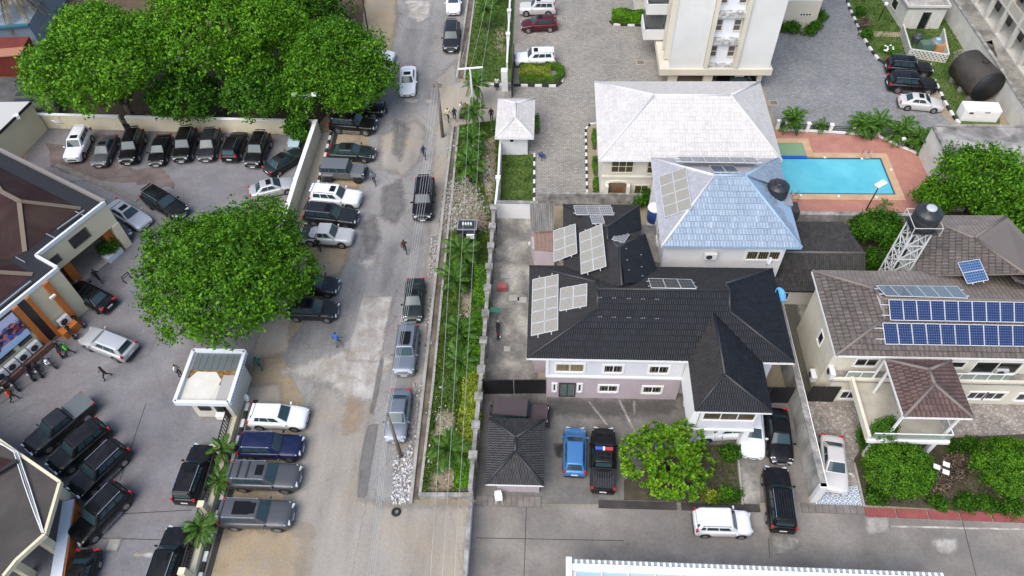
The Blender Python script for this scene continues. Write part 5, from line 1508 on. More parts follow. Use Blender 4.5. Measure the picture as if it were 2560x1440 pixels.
for a, b in ((c_r, r1), (c_f, r1), (r1, r2), (c_k, r2)):
    m = MB(); m.bar(a + V(0, 0, .03), b + V(0, 0, .03), .38, .05); m.build('hip_flashing', M_ahip, rf)
for a, b in ((l_a, l_d), (l_d, l_c)):
    m = MB(); m.bar(a + V(0, 0, .03), b + V(0, 0, .03), .38, .05); m.build('hip_flashing', M_ahip, rf2)
for k in range(9):
    u = 2.0 + k * 1.0
    beam(office, au(u, .25, AZ - .2), au(u, 1.5, AZ - .25), .07, STEEL, 'gutter_stay') if k % 3 == 0 else None
beam(office, au(1.6, .7, AZ - .1), au(u_s * .6, .9, AZ - .1), .1, STEEL, 'conduit'); beam(office, au(u_s + 2, -step + .7, AZ - .1), au(u_s + 8, -step + .7, AZ - .1), .12, STEEL, 'conduit')
# facade features
FA, FB = au(u_s + 12, 0, 0), au(0, 0, 0)                     # portico fascia, outward to the lot
A, B = (FA.x, FA.y), (FB.x, FB.y)
def fl(px, py, A, B): return wuz(px, py, A, B)
if (Vector((B[0], B[1], 0)) - Vector((A[0], A[1], 0))).normalized().cross(V(0, 0, 1)).dot(fo) < 0: A, B = B, A
p_, q_ = fl(180, 600, A, B), fl(205, 572, A, B)
uc = (p_[0] + q_[0]) / 2
window(office, A, B, (uc - .85, zp + .75), (uc + .85, zp + 1.75), 1, frame=PLASTIC_D, fw=.05, sill=False)
uc2 = fl(125, 632, A, B)[0]
window(office, A, B, (uc2 - .4, zp + .7), (uc2 + .4, zp + 1.4), 1, frame=PLASTIC_D, fw=.04, sill=False, glass=plain('grey_louvre', (.06, .065, .075), .5))
FA, FB = au(LU, -step, 0), au(u_s, -step, 0)
A, B = (FA.x, FA.y), (FB.x, FB.y)
tt = (FB - FA).normalized()
Lf = (FB - FA).length
def strip(ua, ub, za, zb, d, mat, name):
    c = FA + tt * ((ua + ub) / 2) + fo * (d / 2) + V(0, 0, (za + zb) / 2)
    m = MB(); m.box(c, (ub - ua, d, zb - za), rz=math.atan2(tt.y, tt.x)); return m.build(name, mat, office)
uo = fl(188, 800, A, B)[0]; ul = fl(123, 865, A, B)[0]; umid = fl(153, 843, A, B)[0]
strip(uo - .25, uo + .25, 0, AZ - .34, .3, M_orange, 'orange_column')
strip(umid - .2, umid + .15, 0, AZ - .34, .28, M_orange, 'orange_column')
strip(ul - .2, ul + .25, 0, AZ - .34, .28, M_orange, 'orange_column')
strip(ul + .27, umid - .22, .3, AZ - .34, .15, plain('black_cladding', (.014, .016, .018), .3), 'dark_panel')
# billboard with a crowd picture
bbm = bpy.data.materials.new('printed_crowd_banner')
nt, b = nodes_of(bbm)
vv = coords(nt, 'UV', (16, 11, 1)); vo = nt.nodes.new('ShaderNodeTexVoronoi'); vo.inputs['Scale'].default_value = 1.0; nt.links.new(vv, vo.inputs['Vector'])
rr = ramp_node(nt, [(0.0, (.03, .02, .05)), (.3, (.28, .04, .08)), (.45, (.50, .18, .20)), (.6, (.06, .12, .40)), (.8, (.10, .05, .10)), (1.0, (.25, .45, .75))], 'CONSTANT')
nt.links.new(vo.outputs['Color'], rr.inputs[0])
nn_ = noise_node(nt, coords(nt, 'UV', (1.6, 2.6, 1)), 1.5, 4); tc = nt.nodes.new('ShaderNodeTexCoord'); sp = nt.nodes.new('ShaderNodeSeparateXYZ'); nt.links.new(tc.outputs['UV'], sp.inputs[0])
ma = nt.nodes.new('ShaderNodeMath'); ma.operation = 'SUBTRACT'; ma.inputs[1].default_value = .47; nt.links.new(sp.outputs['Y'], ma.inputs[0])
mb_ = nt.nodes.new('ShaderNodeMath'); mb_.operation = 'ABSOLUTE'; nt.links.new(ma.outputs[0], mb_.inputs[0])
mc_ = nt.nodes.new('ShaderNodeMath'); mc_.operation = 'MULTIPLY_ADD'; mc_.inputs[1].default_value = -.5; nt.links.new(nn_.outputs['Fac'], mc_.inputs[0]); nt.links.new(mb_.outputs[0], mc_.inputs[2])
rm_ = ramp_node(nt, [(0.0, (1, 1, 1)), (.03, (0, 0, 0))]); 
md = nt.nodes.new('ShaderNodeMath'); md.operation = 'ADD'; md.inputs[1].default_value = .03; nt.links.new(mc_.outputs[0], md.inputs[0]); nt.links.new(md.outputs[0], rm_.inputs[0])
gr = ramp_node(nt, [(0.0, (.42, .62, .85)), (.5, (.60, .66, .86)), (1.0, (.62, .60, .80))]); nt.links.new(sp.outputs['Y'], gr.inputs[0])
nt.links.new(mixc(nt, 'MIX', rm_.outputs[0], gr.outputs[0], rr.outputs[0]), b.inputs['Base Color']); b.inputs['Roughness'].default_value = .4
ba, bb_ = ul - 5.2, ul - .35
def fp(u, z, d): return FA + tt * u + fo * d + V(0, 0, z)
brd = empty('billboard', fp((ba + bb_) / 2, 2.0, .1)); tag(brd, 'pale blue printed banner with a crowd picture on the office wall', 'billboard')
me = uv_mesh('printed_face', [([fp(ba, 2.3, .2), fp(bb_, 2.3, .2), fp(bb_, 5.1, .2), fp(ba, 5.1, .2)], [(0, 0), (1, 0), (1, 1), (0, 1)])], bbm); link('printed_face', me, brd)
m = MB(); c = fp((ba + bb_) / 2, 3.7, .1); m.box(c, (bb_ - ba + .1, .17, 2.9), rz=math.atan2(tt.y, tt.x)); m.build('backing', PLASTIC_D, brd)
window(office, A, B, (ul - 1.6, 1.75), (ul - .5, 2.05), 1, frame=PLASTIC_D, fw=.03, sill=False)
window(office, A, B, (ul - 4.6, 1.75), (ul - 2.1, 2.05), 1, frame=PLASTIC_D, fw=.03, sill=False)
ang = math.atan2(tt.y, tt.x)
for k in range(5):
    ac_unit(fp(ul - .9 - k * 1.05, .75, .3), ang, ['air conditioner nearest the dark panel in the office wall row', 'second air conditioner of the row below the billboard', 'middle air conditioner of the row below the billboard', 'fourth air conditioner of the row below the billboard', 'last air conditioner of the row, at the left picture edge'][k], 'air conditioners below the billboard', w=.95, h=.75)
ac_unit(fp((umid + uo) / 2 + .1, .8, .3), ang, 'air conditioner between two orange columns', None, w=.95, h=.75)
m = MB(); c = fp(ul - 3, .35, .45); m.box(c, (6.5, .5, .5), rz=ang); o = m.build('brick_plinth', plain('red_brown_plinth', (.17, .085, .065), .8), office)
m = MB(); c = fp(uo - .3, 4.0, .5); m.box(c, (.5, .22, .16), rz=ang); m.build('floodlight', WHITE, office)
m = MB(); c = fp(uo - .9, .4, .7); m.box(c, (1.6, .8, .8), rz=ang); m.build('orange_planter', M_orange, office)
# planters with dark shrubs by the portico are added with the plants
# ---- guard house at the lot entrance
M_gh = weathered('guard_cream', [(0.3, (0.52, 0.49, 0.42)), (0.6, (0.60, 0.57, 0.50))], 0.5, fine=0.05, rough=0.8, bump=0.04)
grd = bld('guard_house', (-25.2, 28.5, 0), 'small flat roofed guard house with white parapet at the lot entrance', 'guard house')
bx0, bx1, by0, by1, BZ = -27.15, -23.1, 26.15, 30.7, 3.0
wall_poly(grd, rect(-26.6, -24.9, 26.65, 29.4), 0, BZ - .25, M_gh)
wall_poly(grd, rect(-23.75, -23.4, 26.4, 30.2), 0, BZ - .25, M_gh, 'side_wall')
m = MB(); m.prism(rect(bx0 + .1, bx1 - .1, by0 + .1, by1 - .1), BZ - .28, BZ - .1, True); m.build('roof_slab', M_gh, grd)
for (a, b) in (((bx0, by0), (bx1, by0)), ((bx1, by0), (bx1, by1)), ((bx1, by1), (bx0, by1)), ((bx0, by1), (bx0, by0))):
    m = MB(); m.bar(V(*a, BZ), V(*b, BZ), .26, .42); m.build('parapet', M_awhite, grd)
yq = 29.05
for k in range(7):
    w = (bx1 - bx0 - .5) / 7
    m = MB(); m.box((bx0 + .25 + w * (k + .5), (yq + by1 - .15) / 2, BZ - .06), (w - .05, by1 - .15 - yq, .05)); m.build('metal_sheet', plain('grey_sheet', (.15, .175, .18), .4, .3) if k == 0 else bpy.data.materials['grey_sheet'], grd)
sheet('pale_membrane', [(bx0 + .2, by0 + .2), (-24.75, by0 + .2), (-24.3, 28.2), (-24.9, 28.9), (-26.4, 28.95), (bx0 + .25, 28.2)], BZ - .09, weathered('creamy_membrane', [(.3, (.56, .54, .47)), (.7, (.66, .64, .58))], .8, fine=.06, rough=.7), .06, world=True, parent=grd)
sheet('leaf_litter', [(bx0 + .2, 28.3), (-24.9, 28.5), (-24.2, 27.6), (bx1 - .2, 28.6), (bx1 - .2, yq), (bx0 + .2, yq)], BZ - .095, weathered('brown_leaf_litter', [(.35, (.09, .045, .012)), (.5, (.22, .13, .04)), (.65, (.30, .21, .10))], 5, fine=.4, rough=1), world=True, parent=grd)
m = MB(); m.box((-23.75, 27.4, BZ - .05), (.95, 2.4, .06)); m.build('tin_strip', plain('warm_grey_tin', (.36, .34, .32), .6), grd)
window(grd, (-26.6, 26.65), (-24.9, 26.65), (.55, 1.2), (1.35, 2.1), 1, fw=.06, frame=PLASTIC_D, sill=True)
m = MB(); m.box((-24.6, 26.45, .55), (.7, .4, .5)); m.build('counter_box', WHITE, grd)
m = MB(); m.box((-24.15, 26.9, 1.2), (.06, .8, 2.4)); m.build('door_frame', PLASTIC_D, grd)
for k in range(16):
    m = MB(); z = BZ; y = by0 + .3 + k * .26; m.box((bx1 + .14, y, BZ + random.uniform(-.03, .03)), (.012, random.uniform(.08, .16), random.uniform(.1, .2))); m.build('sign_letter', plain('sign_blue', (.05, .13, .33), .5) if k == 0 else bpy.data.materials['sign_blue'], grd)
dish(V(bx1 + .35, 27.6, 1.2), .28, rad(70), rad(100), 'small white dish on the side wall of guard house', foot=.1)
# ---- canopy building, lower left corner
cb = bld('canopy_building', g(60, 1300, 0), 'dark flat canopy with cream fascia in the lower left corner', 'canopy')
CZ = 4.2
cp = [g(-60, 1060, CZ), g(150, 1205, CZ), g(112, 1335, CZ), g(40, 1400, CZ), g(8, 1440, CZ), g(-120, 1520, CZ), g(-400, 1400, CZ), g(-400, 1000, CZ)]
m = MB(); m.prism([p[:2] for p in cp], CZ - .3, CZ - .02, True); m.build('canopy_slab', weathered('dark_canopy_membrane', [(.3, (.05, .044, .04)), (.6, (.075, .066, .06)), (.8, (.095, .085, .078))], .4, fine=.12, rough=.9, blotch=(.24, .185, .155), blotch_scale=.12, blotch_amt=.0), cb)
for a, b in zip(cp[:5], cp[1:5]):
    m = MB(); m.bar(a + V(0, 0, -.12), b + V(0, 0, -.12), .2, .36); m.build('fascia_board', M_acream, cb)
inn = [p + V(.9, .4, 0) for p in cp[:5]]
for p in (cp[1], cp[2], cp[3]):
    m = MB(); m.box((p.x - 1.4, p.y + .3, CZ / 2 - .2), (.5, .5, CZ - .5)); m.build('pillar', M_acream, cb)
m = MB(); m.prism([(-60, 10), (g(60, 1330, 0).x - 2, 10), (g(60, 1250, 0).x - 3, g(60, 1200, 0).y), (-60, g(60, 1150, 0).y)], 0, CZ - .32); m.build('wall', M_acream, cb)
hr = [g(-60, 1160, 5.0), g(60, 1145, 4.4), g(-20, 1250, 4.4), g(-200, 1300, 5.0)]
roof_deck(cb, [[g(-300, 1090, 4.6), g(44, 1152, 4.25), g(-300, 1340, 4.25)]], M_aroof, name='hip_roof')
m = MB(); m.bar(g(44, 1152, 4.5), g(-60, 1215, 4.5), .25, .2); m.build('gutter', M_gutter, cb)
for k, off in enumerate((0, 5, 9)):
    m = MB(); m.tube([g(-10 + off, 1100 + off, CZ + .15), g(35 + off, 1130, CZ + .2), g(60 + off * 1.3, 1210, CZ + .12), g(85 + off, 1280, CZ + .12), g(105 + off * .5, 1332, CZ + .1)], .035, 6); m.build('cable', WHITE if k != 1 else STEEL, cb)
sheet('sand_patch', [g(-60, 1375, 0)[:2], g(40, 1385, 0)[:2], g(20, 1415, 0)[:2], g(-60, 1440, 0)[:2]], CZ - .012, plain('sandy_tile', (.40, .28, .23), .8), .1, world=True, parent=cb)
# orange wall with pale ledge below the canopy
ow = bld('orange_wall', g(165, 1340, 0), 'low orange wall with a pale blue ledge beside the black cars', 'wall')
oa, ob = g(183, 1256, .9), g(150, 1475, .9)
m = MB(); m.bar(V(oa.x, oa.y, .45), V(ob.x, ob.y, .45), .3, .9); m.build('orange_face', M_orange, ow)
m = MB(); m.bar(oa + V(-.35, .1, .05), ob + V(-.35, 0, .05), .75, .12); m.build('ledge', M_awhite, ow)
# ---- left edge: cream building wing and yard walls
wing = bld('cream_wing', g(20, 340, 0), 'cream wing with pale flat roof at the left picture edge', 'building')
WZ = 3.6
wq = [g(75, 255, WZ), g(0, 330, WZ), g(-200, 520, WZ), g(-400, 300, WZ), g(-100, 258, WZ)]
m = MB(); m.prism([p[:2] for p in wq], 0, WZ - .12); m.build('wall', M_acream, wing)
m = MB(); m.prism([p[:2] for p in wq], WZ - .1, WZ + .06, True); m.build('roof_slab', plain('pale_grey_roof', (.46, .45, .43), .8), wing)
m = MB(); m.bar(wq[0] + V(.1, 0, -.05), wq[2] + V(.1, 0, -.05), .12, .25); m.build('gutter', M_gutter, wing)
m = MB(); c = on_vplane(42, 292, wq[0], wq[1]); m.box(c, (.5, .4, .45), rz=.6); m.build('floodlight', WHITE, wing)
lw = bld('lot_wall', g(45, 400, 0), 'cream yard wall dropping from the wing towards the office', 'wall')
a, b = g(98, 320, 0), g(0, 440, 0)
m = MB(); m.bar(V(a.x, a.y, .9), V(b.x, b.y, .9), .25, 1.8); m.build('masonry', M_acream, lw)
# ================================================================ WALLS, FENCES, KERBS, DRAINS
KB_W = weathered('kerb_white', [(.3, (.55, .55, .53)), (.6, (.70, .70, .68))], 2, fine=.15, rough=.8)
KB_K = weathered('kerb_black', [(.3, (.02, .02, .02)), (.7, (.05, .05, .05))], 2, fine=.2, rough=.8)
KB_G = weathered('kerb_concrete', [(.3, (.26, .25, .225)), (.6, (.38, .365, .33)), (.8, (.45, .43, .39))], 1.5, fine=.2, rough=.9)
def wall_run(px, h, w, mat, label, name='wall', piers=0, pier_mat=None, cop=None, pier=(.5, .5), panel='wall_panel', pier_h=.35, cat='wall', world=False, seg=None):
    pts = [Vector((*p, 0)) if world else g(*p, 0) for p in px]
    root = empty(name, pts[0].lerp(pts[-1], .5)); tag(root, label, cat)
    for a, b in zip(pts, pts[1:]):
        n = max(1, int((b - a).length / piers)) if piers else (max(1, int((b - a).length / seg)) if seg else 1)
        for i in range(n):
            p, q = a.lerp(b, i / n), a.lerp(b, (i + 1) / n)
            dh = random.uniform(-.03, .03) if n > 1 else 0
            m = MB(); m.bar(p + V(0, 0, (h + dh) / 2), q + V(0, 0, (h + dh) / 2), w, h + dh); m.build(panel, mat, root)
            if cop:
                m = MB(); m.bar(p + V(0, 0, h + dh + .04), q + V(0, 0, h + dh + .04), w + .1, .08); m.build('coping', cop, root)
            if piers:
                m = MB(); m.box(p + V(0, 0, (h + pier_h) / 2), (pier[0], pier[1], h + pier_h)); o = m.build('pier', pier_mat or mat, root)
                m = MB(); m.box(p + V(0, 0, h + pier_h + .05), (pier[0] + .12, pier[1] + .12, .1)); m.build('pier_cap', pier_mat or mat, o)
    return root
M_lwall = weathered('cream_boundary', [(.3, (.56, .50, .35)), (.6, (.65, .59, .43)), (.8, (.69, .64, .49))], .5, stretch=(1, 1, .4), fine=.08, rough=.85, bump=.06)
wall_run([(98, 318), (314, 324)], 1.75, .25, M_lwall, 'cream back wall of the left lot, left stretch', cop=WHITE)
wall_run([(330, 325), (800, 336)], 1.75, .25, M_lwall, 'cream back wall of the left lot behind the black cars', cop=WHITE)
m = MB(); m.bar(g(314, 324, .8), g(330, 325, .8), .08, 1.6); o = m.build('gate', GATE_BLACK); tag(o, 'narrow black gate in the cream back wall', 'gate')
wall_run([(800, 336), (753, 480), (690, 692)], 1.9, .3, M_lwall, 'cream side wall of the left lot along the street', cop=WHITE, seg=6)
# dark recess panels on the side wall
for t0, t1 in ((.15, .45), (.55, .95)):
    a, b = g(800, 336, 0).lerp(g(753, 480, 0), t0), g(800, 336, 0).lerp(g(753, 480, 0), t1)
    m = MB(); m.bar(a + V(-.16, 0, .95), b + V(-.16, 0, .95), .05, 1.6); o = m.build('side_gate', GATE_BLACK); tag(o, 'black panel on the inner face of the side wall, %s one' % ('upper' if t0 < .3 else 'lower'), 'panel')
# railing fence below the guard house
fn = empty('railing_fence', g(540, 1220, 0)); tag(fn, 'black vertical bar railing on a low cream wall beside the lot', 'fence')
ra_, rb_ = g(598, 1012, 0), g(478, 1450, 0)
td_ = (rb_ - ra_).normalized(); L_ = (rb_ - ra_).length
m = MB(); m.bar(ra_ + V(.12, 0, .3), rb_ + V(.12, 0, .3), .42, .6); m.build('low_wall', M_lwall, fn)
bar_me = None
for z in (.72, 1.7):
    m = MB(); m.bar(ra_ + V(-.1, 0, z), rb_ + V(-.1, 0, z), .07); m.build('rail', GATE_BLACK, fn)
n = int(L_ / .26)
m = MB(); m.box((0, 0, 1.2), (.05, .05, 1.1)); bme = m.mesh('bar'); bme.materials.append(GATE_BLACK)
for i in range(n):
    o = link('bar', bme, fn); o.location = ra_.lerp(rb_, (i + .5) / n) + V(-.1, 0, 0)
for t in (.33, .66, 1.0):
    q = ra_.lerp(rb_, t); m = MB(); m.box(q + V(.05, 0, .95), (.45, .45, 1.9)); m.build('pier', M_lwall, fn)
# striped kerbs along the left of the street
kerb([(832, 322), (815, 385), (792, 478)], 'black and white kerb along the left of the street, upper stretch', .7, .22, .25, mats=(KB_W, KB_K))
kerb([(790, 484), (752, 615)], 'black and white kerb behind the parked white and charcoal SUVs', .7, .22, .25, mats=(KB_W, KB_K))
kerb([(622, 1010), (575, 1180), (533, 1330), (498, 1460)], 'black and white kerb beside the palms, lower stretch', .7, .22, .25, mats=(KB_W, KB_K))
def channel(px, w, label, zoff=0.0):
    pts = [g(*p, 0) for p in px]
    m = MB()
    for a, b in zip(pts, pts[1:]): m.bar(a + V(0, 0, .022), b + V(0, 0, .022), w, .02)
    o = m.build('drain_channel', plain('drain_dark', (.022, .021, .02), .7) if 'drain_dark' not in bpy.data.materials else bpy.data.materials['drain_dark']); o['kind'] = 'structure'; return o
channel([(842, 325), (806, 470)], .45, '')
channel([(640, 1000), (552, 1325), (515, 1460)], .4, '')
# road drain on the right, between two concrete lips
D1 = [(1170, 0), (1142, 197)], [(1133, 317), (1113, 480), (1103, 570), (1060, 960), (1027, 1260)]
D2 = [(1186, 0), (1161, 197)], [(1147, 317), (1131, 480), (1121, 570), (1083, 960), (1050, 1240)]
for i, s in enumerate(('upper', 'lower')):
    kerb(D1[i], 'pale concrete kerb of the street drain, road side, %s stretch' % s, 2.4, .2, .24, mats=(KB_G, KB_G))
    kerb(D2[i], 'pale concrete kerb of the street drain, verge side, %s stretch' % s, 2.4, .16, .2, mats=(KB_G, KB_G))
    mid = [((a[0] + b[0]) / 2, (a[1] + b[1]) / 2) for a, b in zip(D1[i], D2[i])]
    pts = [g(*p, 0) for p in mid]
    m = MB()
    for a, b in zip(pts, pts[1:]): m.bar(a + V(0, 0, .022), b + V(0, 0, .022), .72, .012)
    o = m.build('drain', weathered('drain_silt', [(.3, (.06, .052, .042)), (.5, (.14, .115, .085)), (.7, (.23, .19, .14))], .8, fine=.3, rough=.95) if i == 0 else bpy.data.materials['drain_silt']); o['kind'] = 'structure'
wall_run([(1050, 1243), (1182, 1243)], .5, .3, M_oldwall, 'low grey end wall of the grass verge', name='low_wall')
# compound wall along the verge
wall_run([(1284, -120), (1276, 0), (1268, 175)], 1.0, .2, M_whitewall, 'white low compound wall at the upper verge', piers=4.2, pier_h=.5, pier=(.4, .4))
fpts = [g(1276, 0, 0), g(1268, 175, 0)]
m = MB(); m.bar(g(1262, 195, 1.3), g(1262, 196, 1.3) - V(0, .6, 0), .7, 2.6); o = m.build('gate_pier', M_whitewall); tag(o, 'white gate pier beside the entrance of the pale court', 'pier')
ga, gb = g(1276, 150, 0), g(1272, 245, 0)
m = MB(); m.bar(ga + V(.45, 0, 1.1), gb + V(.35, 0, 1.1), .1, 2.2); o = m.build('sliding_gate', GATE_BLACK); tag(o, 'black sliding gate standing open at the pale court entrance', 'gate')
wall_run([(1254, 350), (1247, 480), (1240, 545)], 1.7, .2, M_whitewall, 'white compound wall beside the small lawn', piers=4.0, pier_h=.2, pier=(.35, .35))
wall_run([(1237, 560), (1222, 760), (1207, 960), (1180, 1250)], 2.0, .3, M_oldwall, 'grey weathered wall with piers between verge and dark house', piers=2.3, pier_h=.22, pier=(.5, .5))
wall_run([(1180, 1262), (1167, 1440), (1150, 1640)], 1.3, .18, M_whitewall, 'thin white wall running down to the picture bottom', cop=M_oldwall, seg=5)
wall_run([(1243, 543), (1345, 545)], 2.0, .25, M_whitewall, 'short white wall closing the side yard behind the lawn', cop=M_oldwall)
# wall between pale court and lower house rear
wall_run([(1345, 512), (1600, 515)], 1.6, .2, M_oldwall, 'low grey wall between the pale court and the dark roof')
# pale court kerbs
kerb([(1336, 385), (1335, 532)], 'black and white kerb beside the small lawn', .62, .16, .2, mats=(KB_W, KB_K))
kerb([(1490, 310), (1475, 312), (1464, 325), (1466, 420), (1468, 505)], 'black and white kerb at the planting strip of pale house', .55, .16, .2, mats=(KB_W, KB_K))
kerb([(1222, 216), (1262, 217)], 'short black and white kerb by the gate pier', .7, .3, .3, mats=(KB_W, KB_K))
kerb([(1285, 215), (1390, 217), (1404, 208), (1409, 195), (1404, 182), (1395, 174)], 'black and white kerb round the oval hedge', .85, .22, .25, mats=(KB_K, KB_W))
kerb([(1525, 55), (1533, 63), (1640, 67)], 'striped kerb under the green hedge by the annex', .9, .2, .25, mats=(KB_K, KB_W))
kerb([(2105, -40), (2122, 20), (2150, 80), (2172, 120), (2195, 150), (2214, 162)], 'black and white kerb curving along the upper lawn', .8, .22, .28, mats=(KB_W, KB_K))
kerb([(2340, 212), (2360, 255), (2382, 292), (2398, 311)], 'black and white kerb beside the silver sedan', .8, .22, .28, mats=(KB_W, KB_K))
for i, (px, py) in enumerate([(1601, 156), (1934, 257)]):
    P = g(px, py, .025); m = MB(); m.box(P, (1.0, .9, .03)); o = m.build('manhole_frame', plain('frame_tan', (.36, .31, .24), .8)); tag(o, ('square manhole cover in the paved court', 'square manhole cover near the pool palms')[i], 'manhole')
    q = MB(); q.box(P + V(0, 0, .012), (.75, .65, .03)); q.build('cover', weathered('cover_brown', [(.3, (.13, .11, .08)), (.7, (.22, .19, .15))], 4, rough=.8), o)
# drain covers and slab strips along the lane
def slabs(a, b, w, n, mat, label, name='slab_strip', part='slab', h=.08, z=.03):
    A_, B_ = g(*a, 0), g(*b, 0); root = empty(name, A_.lerp(B_, .5)); tag(root, label, 'slabs')
    for i in range(n):
        p, q = A_.lerp(B_, (i + .03) / n), A_.lerp(B_, (i + .97) / n)
        m = MB(); m.bar(p + V(0, 0, z + h / 2 + random.uniform(-.01, .01)), q + V(0, 0, z + h / 2), w, h); m.build(part, mat, root)
M_plank = weathered('grey_plank_concrete', [(.3, (.13, .12, .105)), (.6, (.22, .20, .18)), (.8, (.28, .26, .23))], 1.0, fine=.25, rough=.9)
slabs((1190, 1253), (1352, 1256), .75, 11, M_plank, 'concrete drain planks in front of the gatehouse')
slabs((1490, 1261), (1905, 1272), .55, 2, weathered('dark_steel_plate', [(.3, (.035, .03, .028)), (.7, (.075, .065, .06))], .8, fine=.2, rough=.6), 'long dark steel plate along the garden edge')
slabs((2003, 1271), (2158, 1276), .6, 9, M_plank, 'pierced concrete drain planks below the champagne sedan')
slabs((2160, 1281), (2640, 1300), .62, 6, weathered('red_painted_slab', [(.3, (.22, .055, .055)), (.6, (.29, .085, .08)), (.8, (.33, .13, .12))], .8, fine=.2, rough=.8), 'red painted slab strip in front of the planted bed')
for i, (px, py, sx, sy) in enumerate([(1268, 872, .55, .5), (1285, 745, .9, .6), (1305, 750, .8, .6), (1280, 640, .6, .5), (1262, 690, .7, .5)]):
    P = g(px, py, .05); m = MB(); m.box(P, (sx, sy, .07)); o = m.build('inspection_slab', KB_G); tag(o, ['square pale inspection slab near the motorcycle in the side yard', 'broad inspection slab below the red crate', 'inspection slab next to the house wall in the side yard', 'inspection slab in the middle of the side yard', 'cracked slab beside the red crate'][i], 'slab', 'inspection slabs in the side yard')
m = MB(); m.bar(g(1842, 1112, .1), g(1856, 1262, .1), .12, .2); o = m.build('garden_edging', KB_G); tag(o, 'concrete edging between garden bed and driveway', 'edging')
m = MB(); m.bar(g(2135, 1158, .1), g(2160, 1268, .1), .15, .2); o = m.build('garden_edging', KB_G); tag(o, 'pale edging of the planted bed beside the champagne sedan', 'edging')
# patterned tile mat under the champagne sedan
tm_ = bpy.data.materials.new('blue_white_pattern_tile'); nt, b = nodes_of(tm_)
v = coords(nt, 'Object', (2.6, 2.6, 1)); fr_ = nt.nodes.new('ShaderNodeVectorMath'); fr_.operation = 'FRACTION'; nt.links.new(v, fr_.inputs[0])
su = nt.nodes.new('ShaderNodeVectorMath'); su.operation = 'SUBTRACT'; su.inputs[1].default_value = (.5, .5, 0); nt.links.new(fr_.outputs[0], su.inputs[0])
se = nt.nodes.new('ShaderNodeVectorMath'); se.operation = 'MULTIPLY'; se.inputs[1].default_value = (1, 1, 0); nt.links.new(su.outputs[0], se.inputs[0])
ln = nt.nodes.new('ShaderNodeVectorMath'); ln.operation = 'LENGTH'; nt.links.new(se.outputs[0], ln.inputs[0])
rp = ramp_node(nt, [(0.0, (.10, .17, .28)), (.16, (.62, .64, .65)), (.34, (.13, .20, .30)), (.48, (.60, .62, .63))], 'CONSTANT'); nt.links.new(ln.outputs['Value'], rp.inputs[0]); nt.links.new(rp.outputs[0], b.inputs['Base Color']); b.inputs['Roughness'].default_value = .5
sheet('patterned_tiles', [(2046, 1215), (2150, 1215), (2158, 1264), (2036, 1262)], .036, tm_)
# long building edge at the picture bottom
be = empty('roof_edge_building', g(1900, 1460, 0)); tag(be, 'white roof edge with a row of small blocks at the picture bottom', 'building')
ZB = 3.8
a, b = g(1418, 1402, ZB), g(2362, 1437, ZB)
t = (b - a).normalized(); nn = V(-t.y, t.x, 0)
m = MB(); m.prism([(a + nn * -.25)[:2], (b + nn * -.25)[:2], (b - nn * 9)[:2], (a - nn * 9)[:2]], 0, ZB - .25); m.build('wall', M_whitewall, be)
n = 62
m = MB(); m.box((0, 0, 0), (.16, .26, .16)); bk = m.mesh('edge_block'); bm = bmesh.new(); bm.from_mesh(bk); bmesh.ops.bevel(bm, geom=bm.edges[:], offset=.04, segments=2, affect='EDGES'); bm.to_mesh(bk); bm.free(); bk.materials.append(WHITE)
L = (b - a).length
for i in range(n):
    o = link('edge_block', bk, be); P = a + t * (.55 + (L - .7) * i / (n - 1)); o.location = P + V(0, 0, -.05); o.rotation_euler = (0, 0, math.atan2(t.y, t.x))
m = MB(); m.bar(a + V(0, 0, -.2) + nn * .02, b + V(0, 0, -.2) + nn * .02, .3, .16); m.build('gutter', plain('grey_blue_gutter', (.28, .32, .34), .6), be)
m = MB(); m.bar(a - nn * .35 + V(0, 0, -.1), b - nn * .35 + V(0, 0, -.1), .42, .22); m.build('white_ledge', WHITE, be)
m = MB(); m.bar(a + V(.1, 0, 0) + nn * .2, a - nn * 9 + V(.1, 0, 0), .36, .3); m.build('end_kerb', WHITE, be)
m = MB(); m.prism([(a - nn * .6 + t * .6)[:2], (b - nn * .6)[:2], (b - nn * 9)[:2], (a - nn * 9 + t * .6)[:2]], ZB - .27, ZB - .2); m.build('glazed_roof', plain('sky_blue_glazing', (.30, .46, .52), .08, spec=.8), be)
for i in range(14):
    P = a.lerp(b, (i + .3) / 14); m = MB(); m.bar(P - nn * .6 + V(0, 0, -.12), P - nn * 6 + V(0, 0, -.12), .06, .08); m.build('glazing_bar', WHITE, be)
slabs((142, 412), (345, 502), .55, 26, M_plank, 'row of drain gratings along the right side of office', part='grating', h=.05)
P = g(283, 1362, .03); m = MB(); m.box(P, (1.0, 1.0, .03)); o = m.build('manhole_frame', M_plank); tag(o, 'square concrete manhole cover in the left lot beside black SUV', 'manhole')
q = MB(); q.box(P + V(0, 0, .01), (.75, .75, .03)); q.build('cover', KB_G, o)
for a, b, c_, d_ in (((1545, 1000), (1550, 999), (1592, 1085), (1588, 1087)), ((1470, 1004), (1473, 1003), (1520, 1062), (1517, 1063)), ((1583, 1003), (1587, 1003), (1588, 1035), (1585, 1035))):
    soft_sheet('pale_scuff', [a, b, c_, d_], .03, M_palepatch, .12, .1)
soft_sheet('dark_patch', [(1380, 1000), (1680, 1010), (1670, 1030), (1500, 1040), (1380, 1030)], .028, plain('dark_concrete', (.075, .07, .066), .6), .9, .3)  # darker soft-edged patch along the front of the house
soft_sheet('dark_patch', [(1960, 760), (1990, 760), (2040, 980), (2010, 990)], .03, plain('olive_concrete', (.10, .095, .07), .8), .5, .3)  # darker olive patch down the side passage
